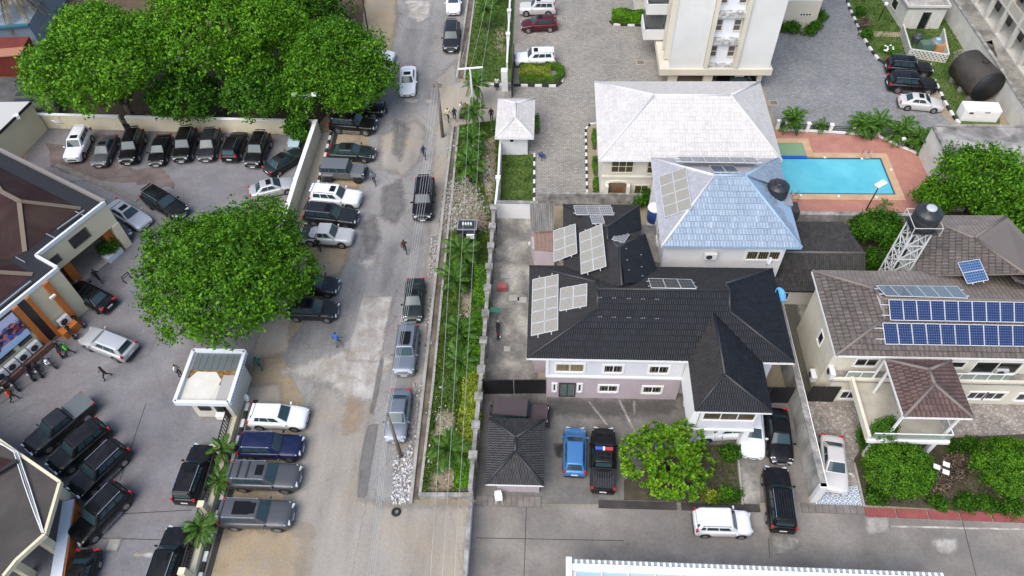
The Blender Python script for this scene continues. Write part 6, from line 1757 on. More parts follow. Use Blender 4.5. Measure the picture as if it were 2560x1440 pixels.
for q_ in ([(600, 1330), (635, 1335), (630, 1375), (605, 1370)], [(960, 470), (1000, 450), (1010, 520), (985, 560), (955, 540)], [(905, 560), (935, 540), (950, 600), (920, 640)], [(990, 300), (1020, 320), (1000, 400), (985, 380)]):
    soft_sheet('tyre_darkened_patch', q_, .0135, M_tarpatch, .7, .3)
# ================================================================ PLANTS
rng = np.random.default_rng(11)
LEAF = {
    'big': leaf_mat('broad_leaf_green', (0.028, 0.085, 0.004), (0.066, 0.195, 0.006), (0.14, 0.33, 0.013)),
    'bright': leaf_mat('bright_leaf_green', (0.036, 0.105, 0.004), (0.088, 0.245, 0.007), (0.175, 0.39, 0.016)),
    'rosette': leaf_mat('rosette_leaf_green', (0.036, 0.11, 0.005), (0.10, 0.27, 0.010), (0.28, 0.44, 0.035)),
    'dense': leaf_mat('dense_shrub_green', (0.020, 0.062, 0.004), (0.046, 0.145, 0.006), (0.085, 0.235, 0.012)),
    'hedge': leaf_mat('trimmed_hedge_green', (0.036, 0.095, 0.006), (0.070, 0.195, 0.008), (0.125, 0.29, 0.016)),
    'lime': leaf_mat('lime_hedge_green', (0.100, 0.150, 0.015), (0.220, 0.290, 0.025), (0.360, 0.420, 0.045)),
    'palm': leaf_mat('palm_frond_green', (0.030, 0.070, 0.012), (0.060, 0.150, 0.018), (0.110, 0.230, 0.028)),
    'dry': leaf_mat('dry_frond_brown', (0.10, 0.075, 0.035), (0.16, 0.125, 0.065), (0.22, 0.18, 0.10)),
    'grass': leaf_mat('grass_blades', (0.045, 0.095, 0.012), (0.080, 0.165, 0.018), (0.150, 0.235, 0.035), trans=.3),
    'brownleaf': leaf_mat('dry_brown_shrub', (0.10, 0.07, 0.05), (0.19, 0.14, 0.10), (0.27, 0.21, 0.16)),
}
BARK = weathered('grey_bark', [(.3, (.07, .055, .04)), (.6, (.15, .125, .095)), (.8, (.2, .17, .13))], 3, stretch=(1, 1, .2), fine=.3, rough=.95)

def quads_mesh(name, P, mat):
    """P: (n, 4, 3) corner array"""
    n = P.shape[0]
    me = bpy.data.meshes.new(name)
    me.vertices.add(n * 4); me.vertices.foreach_set('co', P.reshape(-1).astype(np.float32))
    me.loops.add(n * 4); me.loops.foreach_set('vertex_index', np.arange(n * 4, dtype=np.int32))
    me.polygons.add(n); me.polygons.foreach_set('loop_start', np.arange(0, n * 4, 4, dtype=np.int32))
    me.materials.append(mat)
    me.update(calc_edges=True)
    return me

def leaves(C, N, size, aspect=0.55, spread=0.9, up=0.4):
    """one diamond leaf per point C with normals scattered round N"""
    n = len(C)
    nr = N + rng.normal(0, spread, (n, 3)) + np.array([0, 0, up]); nr /= np.linalg.norm(nr, axis=1)[:, None]
    t = rng.normal(0, 1, (n, 3)); t -= nr * (t * nr).sum(1)[:, None]; t /= np.linalg.norm(t, axis=1)[:, None]
    b = np.cross(nr, t)
    s = size * rng.uniform(.65, 1.3, n)[:, None]
    return np.stack([C - t * s * .5, C + b * s * aspect * .5 - nr * s * .06, C + t * s * .55 - nr * s * .12, C - b * s * aspect * .5 - nr * s * .06], 1)

def crown_pts(lobes, n, shell=(0.72, 1.04), clump=10, cr=0.35, low=-0.35, bumps=0.28):
    L = np.array([l[0] for l in lobes], float); R = np.array([l[1] for l in lobes], float)
    w = (R[:, 0] * R[:, 1] + R[:, 0] * R[:, 2]); w /= w.sum()
    k = n // clump
    idx = rng.choice(len(lobes), k * 2, p=w)
    d = rng.normal(0, 1, (k * 2, 3)); d /= np.linalg.norm(d, axis=1)[:, None]
    keep = d[:, 2] > low + rng.uniform(-.25, .25, k * 2)
    idx, d = idx[keep][:k], d[keep][:k]
    rad_ = rng.uniform(shell[0], shell[1], len(d)) ** .6
    c = L[idx] + d * R[idx] * rad_[:, None]
    ph = np.sin(c[:, 0] * 1.9 + 1) * np.sin(c[:, 1] * 2.1) * np.sin(c[:, 2] * 1.7 + 2)
    c = c + d * (ph * bumps * 2)[:, None]
    # drop clumps deep inside another lobe
    ok = np.ones(len(c), bool)
    for l, r in zip(L, R):
        q = ((c - l) / r); ok &= (q ** 2).sum(1) > .42
    c, d = c[ok], d[ok]
    C = np.repeat(c, clump, 0); N = np.repeat(d, clump, 0)
    o = rng.normal(0, 1, C.shape) * cr * .5
    C = C + o
    return C, N

def limb(m, a, b, r0, r1, bend=.3, n=5):
    a, b = Vector(a), Vector(b)
    s = V(random.uniform(-1, 1), random.uniform(-1, 1), random.uniform(0, .6)) * bend
    m.tube([a.lerp(b, i / n) + s * math.sin(math.pi * i / n) for i in range(n + 1)], r0, 7, r1)

def tree(base, lobes, n, mat, label, size=.3, name='broadleaf_tree', trunk_r=.28, clump=14, cr=.4, group=None, cat='tree', shell=(.72, 1.04), low=-.35, aspect=.55, spread=.9, bumps=.3, up=.4, inner=.25, fork=2.2):
    base = Vector(base)
    root = empty(name, base); tag(root, label, cat, group)
    m = MB()
    top = base + V(0, 0, fork)
    limb(m, base, top, trunk_r, trunk_r * .75, .12)
    for (c, r) in lobes:
        c = Vector(c); limb(m, top - V(0, 0, .1), c - V(0, 0, r[2] * .25), trunk_r * .5, trunk_r * .16, .4)
        for k in range(3):
            e = c + V(random.uniform(-.7, .7) * r[0], random.uniform(-.7, .7) * r[1], random.uniform(0, .5) * r[2])
            limb(m, top.lerp(c, .5), e, trunk_r * .25, trunk_r * .06, .3, 3)
    m.build('trunk', BARK, root)
    C, N = crown_pts(lobes, n, shell, clump, cr, low, bumps)
    if inner:
        k = int(n * inner); L = np.array([l[0] for l in lobes], float); R = np.array([l[1] for l in lobes], float)
        ii = rng.integers(0, len(lobes), k); d = rng.normal(0, 1, (k, 3)); d /= np.linalg.norm(d, axis=1)[:, None]
        ci = L[ii] + d * R[ii] * (rng.uniform(.1, .8, k) ** .5)[:, None] * .85
        C = np.concatenate([C, ci]); N = np.concatenate([N, d])
    link('crown', quads_mesh('crown', leaves(C, N, size, aspect, spread, up), mat), root)
    return root

def lobes_in(cx, cy, z, R, H, k, sub=.5, seed=1, flat=.8):
    """a big central lobe plus a ring of smaller ones"""
    rs = random.Random(seed)
    out = [((cx, cy, z), (R * .78, R * .78, H * .85))]
    for i in range(k):
        t = 2 * math.pi * (i + rs.uniform(-.3, .3)) / k
        rr = R * (1 - sub * .72) * rs.uniform(.9, 1.1); s = R * sub * rs.uniform(.8, 1.15)
        out.append(((cx + rr * math.cos(t), cy + rr * math.sin(t), z + rs.uniform(-.35, .3) * H), (s, s, s * flat)))
    for i in range(max(3, k // 2)):
        t = rs.uniform(0, 6.28); rr = R * rs.uniform(.2, .45); s = R * sub * .75
        out.append(((cx + rr * math.cos(t), cy + rr * math.sin(t), z + H * .55), (s, s, s * flat)))
    return out

c = g(580, 682, 5.2)
tree((c.x, c.y, 0), lobes_in(c.x, c.y, 5.6, 6.4, 3.9, 9, .46, 3), 50000, LEAF['big'], 'large round leafy tree at the lot entrance above the guard house', .29, trunk_r=.4, cr=.5)
c = g(262, 160, 6)
tree((c.x + 1, c.y - 1.5, 0), lobes_in(c.x, c.y, 6.6, 7.3, 4.6, 10, .45, 5), 46000, LEAF['bright'], 'big bright green tree, leftmost above the cream back wall', .33, trunk_r=.45, cr=.55, group='big trees behind the cream wall')
c = g(572, 105, 6)
tree((c.x, c.y - 1, 0), lobes_in(c.x, c.y + 1.5, 7.4, 7.7, 4.8, 10, .45, 8), 48000, LEAF['bright'], 'big tree in the middle of the grove, above the black cars', .33, trunk_r=.45, cr=.55, group='big trees behind the cream wall')
c = g(832, 172, 5)
tree((c.x, c.y - .5, 0), lobes_in(c.x, c.y, 5.2, 5.7, 4.0, 9, .46, 12), 36000, LEAF['big'], 'big dark green tree overhanging the street cars, right of the grove', .31, trunk_r=.38, cr=.5, group='big trees behind the cream wall')
for k, (px, py, z, R, lab) in enumerate(((460, 238, 3.8, 3.5, 'lower dark tree hanging over the back wall, left of two'), (655, 235, 3.9, 3.6, 'lower dark tree hanging over the back wall, right of two'))):
    c = g(px, py, z)
    tree((c.x, c.y, 0), lobes_in(c.x, c.y, z, R, 2.6, 8, .5, 40 + k), 10000, LEAF['dense'], lab, .36, trunk_r=.28, cr=.5, group='big trees behind the cream wall')
c = g(760, 10, 5)
tree((c.x, c.y, 0), lobes_in(c.x, c.y, 5.4, 5.2, 3.4, 7, .5, 15), 13000, LEAF['dense'], 'dark tree at the top edge between grove and street', .40, trunk_r=.3, cr=.5, group='big trees behind the cream wall')
c = g(742, 305, 2)
tree((c.x, c.y, 0), [((c.x, c.y, 1.7), (1.1, 1.0, 1.3)), ((c.x + .6, c.y - .9, 1.2), (.9, .8, .9))], 3500, LEAF['dense'], 'bushy shrub in the corner of the lot under the lamp', .26, name='shrub', trunk_r=.08, fork=.5, cat='shrub')
# rosette tree in the dark house yard
c = g(1662, 1150, 2.4)
def rosette_tree(base, lobes, n, mat, label):
    root = empty('frangipani_tree', base); tag(root, label, 'tree')
    m = MB(); top = Vector(base) + V(0, 0, 1.1); limb(m, base, top, .17, .13, .1)
    L = np.array([l[0] for l in lobes], float); R = np.array([l[1] for l in lobes], float)
    C, D = crown_pts(lobes, n, (.80, 1.03), 1, .05, -.25, .12)
    for k in range(0, len(C), 9): limb(m, top, C[k], .055, .02, .15, 3)
    m.build('trunk', BARK, root)
    out = []
    for c_, d_ in zip(C, D):
        d_ = d_ * .8 + np.array([0, 0, .75]); d_ /= np.linalg.norm(d_)
        t = np.cross(d_, [0, 0, 1.0]) if abs(d_[2]) < .98 else np.array([1.0, 0, 0]); t /= np.linalg.norm(t); b_ = np.cross(d_, t)
        ph = rng.uniform(0, 6.28)
        for k in range(13):
            a = ph + k * 2.4; tilt = .35 + .9 * (k / 13)
            ax = (t * math.cos(a) + b_ * math.sin(a)); dirv = ax * math.sin(tilt) + d_ * math.cos(tilt); s = rng.uniform(.28, .42)
            sd = np.cross(dirv, d_); sd /= np.linalg.norm(sd) + 1e-9
            p0 = c_ + dirv * .02; p2 = c_ + dirv * s - d_ * .03 * tilt; pm = c_ + dirv * s * .6
            out.append([p0, pm + sd * s * .2, p2, pm - sd * s * .2])
    link('crown', quads_mesh('crown', np.array(out), mat), root)
    return root
rosette_tree((c.x + .5, c.y - .2, 0), lobes_in(c.x, c.y + .1, 2.5, 2.65, 1.7, 7, .5, 21), 720, LEAF['rosette'], 'bright green tree of leaf rosettes in front of the porch')
G5 = 'round trimmed trees in the planted bed'
c = g(2243, 1172, 1.6)
tree((c.x, c.y, 0), [((c.x, c.y, 1.75), (2.25, 2.05, 1.6)), ((c.x + .8, c.y - .5, 1.9), (1.3, 1.3, 1.2))], 14000, LEAF['hedge'], 'round dense green tree in the bed below the terrace', .16, name='round_tree', trunk_r=.12, fork=.6, cr=.22, shell=(.86, 1.03), group=G5, bumps=.06, clump=12)
c = g(2515, 1168, 1.6)
tree((c.x, c.y, 0), [((c.x, c.y, 1.75), (2.2, 2.0, 1.55)), ((c.x + .6, c.y + .5, 1.8), (1.4, 1.3, 1.2))], 14000, LEAF['hedge'], 'round dense green tree near the right picture edge', .16, name='round_tree', trunk_r=.12, fork=.6, cr=.22, shell=(.86, 1.03), group=G5, bumps=.06, clump=12)
c = g(2455, 470, 3)
tree((c.x, c.y, 0), lobes_in(c.x, c.y, 3.6, 4.0, 2.6, 8, .48, 31), 15000, LEAF['big'], 'leafy tree between flat grey roof and brown roof', .3, trunk_r=.25, cr=.45)
c = g(2350, 492, 2)
tree((c.x, c.y, 0), [((c.x, c.y, 2.0), (2.0, 1.5, 1.5)), ((c.x + 2, c.y, 2.2), (1.6, 1.4, 1.4))], 6000, LEAF['big'], 'low leafy tree behind the water tower', .28, trunk_r=.14, cr=.4)
c = g(2575, 610, 3)
tree((c.x + 1, c.y, 0), lobes_in(c.x + 1, c.y, 4.2, 3.4, 3.0, 7, .5, 33), 11000, LEAF['big'], 'tall leafy tree at the right edge beside the brown roof', .3, trunk_r=.22, cr=.45)
c = g(2190, 570, 2)
tree((c.x, c.y, 0), [((c.x, c.y, 2.0), (1.9, 1.5, 1.4)), ((c.x + 1.2, c.y - .4, 1.7), (1.2, 1.0, 1.1)), ((c.x - 1.1, c.y + .2, 1.7), (1.1, 1.0, 1.0))], 8000, LEAF['dense'], 'dense green bush tree beside the dark annex roof', .24, trunk_r=.14, cr=.35)
def shrub(px, py, r, h, n, mat, label, size=.2, group=None, z=0.0):
    c = g(px, py, z + h * .5)
    return tree((c.x, c.y, z), [((c.x, c.y, z + h * .55), (r, r * .9, h * .55))], n, mat, label, size, name='shrub', trunk_r=.05, fork=h * .3, cr=.3, group=group, cat='shrub', low=-.6)
shrub(2178, 658, .8, 1.8, 1800, LEAF['dense'], 'spindly green shrub left of the tank base room')
shrub(1602, 492, 1.0, 1.8, 2200, LEAF['dense'], 'dark shrub at the porch of the pale house')
shrub(2213, 1068, .75, 1.4, 2400, LEAF['dense'], 'leafy creeper at the left corner of the terrace', .16, z=2.4)
shrub(2185, 1100, 1.0, 1.6, 2600, LEAF['dense'], 'dark shrub under the creeper beside the terrace', .18)
shrub(1812, 1238, .55, .8, 900, LEAF['hedge'], 'small round shrub at the garden corner', .14)
shrub(1775, 1240, .5, .8, 800, LEAF['lime'], 'yellow-green grassy clump in the garden bed', .16)
shrub(1835, 1240, .45, .7, 700, LEAF['dense'], 'low dark shrub beside the driveway edging', .14)
shrub(1828, 1135, .6, .8, 800, LEAF['dense'], 'wispy plant near the porch pillar', .2)
for i, (px, py, r) in enumerate([(2410, 1258, .75), (2470, 1264, .6), (2530, 1266, .7), (2345, 1258, .5), (2190, 1240, .5), (2385, 1112, .6), (2425, 1112, .5)]):
    shrub(px, py, r, .6, 900, LEAF['dense'], ['low dark shrub below the brown dead bush', 'low shrub behind the red slab strip', 'low shrub at the right end of the red strip', 'low shrub between dead bush and round tree', 'small low shrub at the bed corner', 'low shrub below the terrace right side', 'low shrub near the right round tree'][i], .17, 'low shrubs in the planted bed')
shrub(2345, 1205, .9, 1.0, 1500, LEAF['brownleaf'], 'dead brown bush between the round trees', .16)
shrub(2395, 1170, 1.0, .8, 1400, LEAF['brownleaf'], 'dry brown bush behind the white garden light', .15)
for i, (px, py) in enumerate([(1965, 68), (1985, 72), (2025, 75), (2040, 60), (2052, 40)]):
    shrub(px, py, .7, 1.2, 800, LEAF['dense'], ['leafy potted shrub at the annex, first from the tower', 'leafy shrub at the annex, second from the tower', 'leafy shrub at the annex corner', 'leafy shrub round the annex corner', 'topmost leafy shrub beside the annex'][i], .22, 'shrubs in front of the right annex')
for i, (px, py) in enumerate([(2160, 60), (2168, 85), (2150, 30)]):
    shrub(px, py, .6, 1.0, 700, LEAF['dense'] if i else LEAF['brownleaf'], ['reddish shrub on the lawn by the striped kerb', 'low green shrub at the lawn path', 'small shrub at the top of the lawn'][i], .2)
shrub(2220, 122, .8, .7, 900, LEAF['hedge'], 'low bush with white flowers on the lawn', .14)
fl_ = empty('flower_heads', g(2218, 118, .7)); tag(fl_, 'cluster of white flower heads on the lawn bush', 'flowers')
for k in range(9):
    P = g(2205 + rng.uniform(0, 28), 112 + rng.uniform(0, 16), .75); m = MB(); m.lathe([(.01, .08), (.1, .05), (.13, 0), (.05, -.04)], P, 7); m.build('flower', WHITE, fl_)
# planters beside the portico
for i, (px, py, mt) in enumerate([(285, 640, LEAF['dense']), (118, 720, LEAF['dense'])]):
    P = g(px, py, 0)
    m = MB(); m.box(P + V(0, 0, .3), (1.6, .9, .6), rz=rad(64)); o = m.build('planter', M_awhite); tag(o, ('white planter trough right of the portico', 'white planter trough inside the portico')[i], 'planter')
    tree((P.x, P.y, .55), [((P.x, P.y, 1.1), (.85, .8, .6))], 1800, mt, ('dark shrub in the white planter right of the portico', 'dark shrub in the planter inside the portico')[i], .18, name='shrub', trunk_r=.05, fork=.2, cr=.25, cat='shrub')

# clipped hedges
def hedge(pts, w, h, n, mat, label, size=.13, group=None, z=0.0, world=False, name='hedge'):
    P = [Vector((*p, z)) if world else g(*p, z) for p in pts]
    root = empty(name, P[len(P) // 2]); tag(root, label, 'hedge', group)
    m = MB()
    for a, b in zip(P, P[1:]): m.bar(a + V(0, 0, h * .42), b + V(0, 0, h * .42), w * .7, h * .8)
    m.build('branches', BARK, root)
    ln = np.array([(b - a).length for a, b in zip(P, P[1:])]); cum = ln / ln.sum()
    seg = rng.choice(len(ln), n, p=cum); t = rng.uniform(-.01, 1.01, n)
    A = np.array([tuple(p) for p in P]); a, b = A[seg], A[seg + 1]
    d = (b - a) / np.linalg.norm(b - a, axis=1)[:, None]; nr = np.stack([-d[:, 1], d[:, 0], np.zeros(n)], 1)
    side = rng.choice([0, 0, 1, 2], n)
    off = np.where(side == 0, rng.uniform(-1, 1, n), np.where(side == 1, 1.0, -1.0)) * w / 2
    zz = np.where(side == 0, h, rng.uniform(.05, 1, n) * h)
    c0 = a + (b - a) * t[:, None]
    wav = np.sin(c0[:, 0] * 2.3) * .08 + np.sin(c0[:, 1] * 1.7 + 1) * .1
    C = c0 + nr * (off * (1 + wav))[:, None] + np.array([0, 0, 1.0]) * (zz * (1 + wav))[:, None] + rng.normal(0, .05, (n, 3))
    N = np.where((side == 0)[:, None], np.array([0, 0, 1.0]), nr * np.where(side == 1, 1, -1)[:, None])
    link('foliage', quads_mesh('foliage', leaves(C, N, size, .6, .7, .3), mat), root)
    return root
hedge([(1211, 690), (1203, 790)], 1.3, 1.3, 2600, LEAF['hedge'], 'green hedge against the grey wall, upper stretch', .2)
hedge([(1200, 800), (1187, 960)], 1.3, 1.5, 4200, LEAF['hedge'], 'green hedge against the grey wall, middle stretch', .2)
hedge([(1187, 965), (1170, 1150)], 1.4, 1.6, 6500, LEAF['lime'], 'bright lime hedge against the grey wall, lower stretch', .2)
hedge([(1168, 1160), (1161, 1235)], 1.2, 1.4, 2400, LEAF['hedge'], 'green hedge at the lower end of the verge', .2)
hedge([(1300, 207), (1388, 209), (1400, 200), (1404, 190), (1398, 178), (1385, 172), (1300, 170)], .7, .8, 7000, LEAF['hedge'], 'dark green clipped oval hedge ring in the pale court', .12)
hedge([(1300, 188), (1375, 190)], 1.6, .7, 4000, LEAF['lime'], 'lime clipped hedge inside the oval ring', .12)
hedge([(1530, 50), (1640, 55)], 1.8, .9, 6000, LEAF['bright'], 'bright green hedge by the annex', .16)
hedge([(1488, 335), (1490, 375)], .7, .8, 1300, LEAF['hedge'], 'clipped hedge block beside the pale house, upper', .12, 'hedge blocks beside the pale house')
hedge([(1490, 405), (1492, 440)], .7, .8, 1200, LEAF['hedge'], 'clipped hedge block beside the pale house, middle', .12, 'hedge blocks beside the pale house')
hedge([(1492, 455), (1493, 495)], .7, .8, 1200, LEAF['hedge'], 'clipped hedge block beside the pale house, lower', .12, 'hedge blocks beside the pale house')
hedge([(1340, 300), (1341, 335)], .6, .8, 900, LEAF['hedge'], 'clipped hedge right of the gate lodge', .12)

# palms
def frond_mesh(L=1.9, n=16, droop=.75, w=.5, mat=None, lw=.075):
    v = []
    def pt(s):
        return np.array([L * (s - .18 * s * s), 0, L * (.42 * s - droop * s * s)])
    Q = []
    for i in range(8):
        a, b = pt(i / 8), pt((i + 1) / 8); r = .03 * (1 - i / 9)
        Q.append([a + [0, r, 0], a - [0, r, 0], b - [0, r, 0], b + [0, r, 0]])
    for i in range(n):
        s = .12 + .86 * i / (n - 1); p = pt(s); tan = pt(min(1, s + .02)) - p; tan /= np.linalg.norm(tan)
        ll = w * math.sin(math.pi * (.12 + .80 * s)) ** .7
        for sg in (-1, 1):
            d = tan * .75 + np.array([0, sg, 0]) * .8 + np.array([0, 0, -.30]); d /= np.linalg.norm(d)
            e = p + d * ll; u = tan * lw
            Q.append([p, p + d * ll * .5 + u, e + np.array([0, 0, -.06]), p + d * ll * .5 - u])
    return quads_mesh('frond', np.array(Q), mat)
FR = [frond_mesh(1.9, 16, .70, .55, LEAF['palm']), frond_mesh(1.7, 15, .95, .5, LEAF['palm']), frond_mesh(2.0, 16, .45, .5, LEAF['palm'])]
FRD = [frond_mesh(2.4, 18, 1.3, .6, LEAF['dry'], .1)]
def palm(base, h, n, s, label, group=None, frs=FR, name='palm_tree', lean=.15, stems=1, tr=.10, cat='palm'):
    base = Vector(base); root = empty(name, base); tag(root, label, cat, group)
    for st_ in range(stems):
        bb = base + (V(random.uniform(-.6, .6), random.uniform(-.5, .5), 0) if stems > 1 else V(0, 0, 0))
        hh = h * random.uniform(.6, 1.1) if stems > 1 else h
        top = bb + V(random.uniform(-lean, lean), random.uniform(-lean, lean), hh)
        m = MB(); m.tube([bb, bb.lerp(top, .5) + V(.04, .03, 0), top], tr, 8, tr * .6); m.build('trunk', BARK, root)
        for k in range(n):
            f = frs[k % len(frs)]
            o = link('frond', f, root)
            o.location = top
            o.rotation_euler = (random.uniform(-.15, .15), random.uniform(-.75, .25) if k % 3 else random.uniform(-1.2, -.6), k * 2.399 + random.uniform(-.2, .2))
            q = s * random.uniform(.8, 1.15); o.scale = (q, q, q)
    return root
GV = 'palms on the grass verge'
VP = [(1195, 262, 2.6, 'verge palm beside the white crossbar pole'), (1188, 325, 2.4, 'verge palm right below the crossbar pole'), (1178, 390, 2.2, 'verge palm above the rubble, upper'), (1175, 455, 2.2, 'verge palm at the edge of the rubble'),
      (1220, 75, 2.5, 'verge palm at the upper street'), (1155, 660, 1.4, 'verge palm below the transformer box'), (1140, 735, 1.6, 'verge palm left of the upper hedge'), (1152, 865, 1.6, 'verge palm left of the middle hedge'), (1128, 1145, 1.3, 'broad verge palm near the lower end'), (1160, 925, 1.2, 'small verge palm above the lime hedge'), (1228, 15, 2.0, 'verge palm at the top picture edge')]
for px, py, h, lab in VP: palm(g(px, py, 0), h, 17, 1.0, lab, GV)
palm(g(577, 1145, 0), 1.5, 14, .72, 'palm on the kerb strip beside the railing, upper one', 'palms on the kerb strip')
palm(g(520, 1345, 0), 1.5, 14, .72, 'palm on the kerb strip beside the railing, lower one', 'palms on the kerb strip')
palm(g(560, 1215, 0), .9, 12, .7, 'small palm between the two railing palms', 'palms on the kerb strip')
GA = 'feathery palms along the pool fence'
for px, py, st_, lab in ((1965, 322, 3, 'feathery palm cluster at the pale roof corner'), (2046, 326, 1, 'small single feathery palm by the pool fence'), (2125, 330, 2, 'left half of the big palm cluster behind the pool'), (2170, 332, 4, 'right half of the big palm cluster behind the pool'), (2245, 352, 3, 'feathery palm cluster at the fence bend'), (2290, 378, 3, 'feathery palm cluster beside the cream side wall')):
    palm(g(px, py, 0), 1.2 if st_ > 1 else .5, 13, .85 if st_ > 1 else .6, lab, GA, stems=st_, tr=.05, name='areca_palm')
palm(g(90, 75, 0), 5.5, 22, 1.6, 'dry drooping palm at the top left corner', None, FRD, lean=.3, tr=.22)
palm(g(2200, 530, 0), .9, 8, .4, 'tiny potted palm on the pool deck edge', None, tr=.04)

# grass
def in_poly(x, y, P):
    c = np.zeros(len(x), bool); j = len(P) - 1
    for i in range(len(P)):
        xi, yi = P[i]; xj, yj = P[j]
        c ^= ((yi > y) != (yj > y)) & (x < (xj - xi) * (y - yi) / (yj - yi + 1e-12) + xi); j = i
    return c
def grass(px, dens, label, h=.16, holes=(), z=.02, name='grass'):
    P = [tuple(g(*p, 0)[:2]) for p in px]
    A = np.array(P); lo, hi = A.min(0), A.max(0)
    n = int((hi - lo).prod() * dens)
    x, y = rng.uniform(lo[0], hi[0], n), rng.uniform(lo[1], hi[1], n)
    ok = in_poly(x, y, P)
    for hp in holes: ok &= ~(in_poly(x, y, [tuple(g(*p, 0)[:2]) for p in hp]) & (rng.uniform(0, 1, n) < .85))
    nz = np.sin(x * 1.3 + 2) * np.sin(y * .9) + np.sin(x * 3.1) * np.sin(y * 2.7 + 1) * .6
    ok &= rng.uniform(-1.6, 1.2, n) < nz * .8 + .75
    x, y = x[ok], y[ok]; n = len(x)
    C = np.stack([x, y, np.full(n, z)], 1)
    a = rng.uniform(0, 6.28, n); w = rng.uniform(.03, .07, n); hh = h * rng.uniform(.5, 1.5, n)
    s = np.stack([np.cos(a) * w, np.sin(a) * w, np.zeros(n)], 1)
    l = np.stack([rng.normal(0, .5, n) * hh, rng.normal(0, .5, n) * hh, hh], 1)
    Q = np.stack([C - s, C + s, C + s * .5 + l, C - s * .5 + l], 1)
    o = link(name, quads_mesh(name, Q, LEAF['grass'])); tag(o, label, 'grass', None, 'stuff')
BE = ([(1125, 470), (1170, 440), (1200, 500), (1215, 540), (1150, 570), (1105, 590)], [(1210, 350), (1240, 340), (1238, 480), (1220, 540), (1205, 440)], [(1095, 1030), (1140, 1030), (1135, 1090), (1080, 1095)], [(1085, 1180), (1140, 1170), (1150, 1225), (1070, 1235)], [(1150, 730), (1190, 720), (1195, 790), (1160, 800)])
grass([(1147, 318), (1250, 300), (1243, 560), (1207, 960), (1180, 1243), (1053, 1240), (1085, 960), (1123, 570), (1132, 480)], 130, 'rough grass of the verge along the street', .18, BE)
grass([(1188, -100), (1290, -100), (1275, 0), (1266, 205), (1230, 205), (1165, 200), (1186, 0)], 60, 'grass of the upper verge', .16)
grass([(1256, 388), (1333, 388), (1333, 530), (1250, 530)], 90, 'short grass of the small lawn by the lodge', .10)
grass([(2085, -60), (2350, -20), (2400, 120), (2420, 250), (2400, 305), (2350, 215), (2225, 160), (2170, 108), (2125, 0)], 40, 'grass of the lawn round the utility building', .13)
grass([(1710, 1120), (1835, 1118), (1848, 1255), (1600, 1248)], 60, 'sparse grass of the dark garden bed', .12)
grass([(2140, 1155), (2165, 1110), (2560, 1095), (2560, 1280), (2165, 1260)], 30, 'sparse weeds of the planted bed', .12)
# ================================================================ VEHICLES
def paint(name, col, metal=0.0, rough=0.35, coat=0.3):
    m = plain(name, col, rough, metal, coat, spec=0.18)
    nt, b = nodes_of(m)
    n = noise_node(nt, coords(nt, 'Object'), 1.6, 6, 0.6)     # a film of road dust
    r = ramp_node(nt, [(0.35, (0.0,) * 3), (0.75, (0.06,) * 3)])
    nt.links.new(n.outputs['Fac'], r.inputs[0])
    nt.links.new(mixc(nt, 'MIX', r.outputs[0], col, (0.22, 0.20, 0.17)), b.inputs['Base Color'])
    return m
PAINT = {
    'white': paint('car_paint_white', (0.74, 0.75, 0.76)),
    'silver': paint('car_paint_silver', (0.50, 0.51, 0.52), 0.4, 0.4),
    'champagne': paint('car_paint_champagne', (0.60, 0.58, 0.555), 0.2, 0.4),
    'grey': paint('car_paint_grey', (0.085, 0.088, 0.097), 0.35, 0.4),
    'dark': paint('car_paint_charcoal', (0.022, 0.024, 0.028), 0.3, 0.35),
    'black': paint('car_paint_black', (0.004, 0.004, 0.005)),
    'greygreen': paint('car_paint_grey_green', (0.017, 0.025, 0.023), 0.2),
    'navy': paint('car_paint_navy', (0.008, 0.014, 0.055), 0.2),
    'blue': paint('car_paint_blue', (0.06, 0.19, 0.42), 0.25),
    'maroon': paint('car_paint_maroon', (0.075, 0.010, 0.014), 0.2),
    'bluegrey': paint('car_paint_blue_grey', (0.19, 0.215, 0.25), 0.5, 0.4),
    'brown': paint('car_paint_brown', (0.075, 0.055, 0.058), 0.2, 0.6, 0.3),
    'gunmetal': paint('car_paint_gunmetal', (0.24, 0.245, 0.255), 0.6, 0.35),
}
CGLASS = plain('car_glass', (0.028, 0.055, 0.064), 0.06, 0.0, spec=0.4, ior=1.5)  # teal reflection of the sky is painted into the base colour
SUNROOF = plain('sunroof_glass', (0.008, 0.009, 0.010), 0.35, spec=0.15)
TYRE = plain('tyre_rubber', (0.018, 0.018, 0.019), 0.8)
RIM = plain('alloy_rim', (0.45, 0.46, 0.47), 0.3, 0.9)
CHROME = plain('chrome_trim', (0.62, 0.63, 0.64), 0.2, 0.9)
LAMP = plain('clear_headlight', (0.62, 0.65, 0.66), 0.08, 0.3, spec=0.9)
TAIL = plain('red_tail_lamp', (0.42, 0.012, 0.014), 0.15, spec=0.9)
PLASTIC = plain('black_plastic', (0.016, 0.016, 0.017), 0.55)
PLATE = plain('number_plate', (0.7, 0.71, 0.72), 0.5)

def body_rows(st, zs=1.0):
    rows = []
    for (x, w, top, bot, crown) in st:
        h = top - bot
        half = [(0.0, top + crown), (0.45 * w, top + crown * 0.8), (0.80 * w, top + crown * 0.2 - 0.008), (0.93 * w, top - 0.05 * h - 0.012), (0.985 * w, top - 0.17 * h),
                (w, top - 0.38 * h), (0.995 * w, top - 0.6 * h), (0.97 * w, bot + 0.16 * h), (0.93 * w, bot)]
        row = [(x, -y, z) for (y, z) in half[::-1]] + [(x, y, z) for (y, z) in half[1:]]
        rows.append(row)
    return rows

def quad_lerp(q, u, v):
    a = q[0].lerp(q[1], u); b = q[3].lerp(q[2], u)
    return a.lerp(b, v)

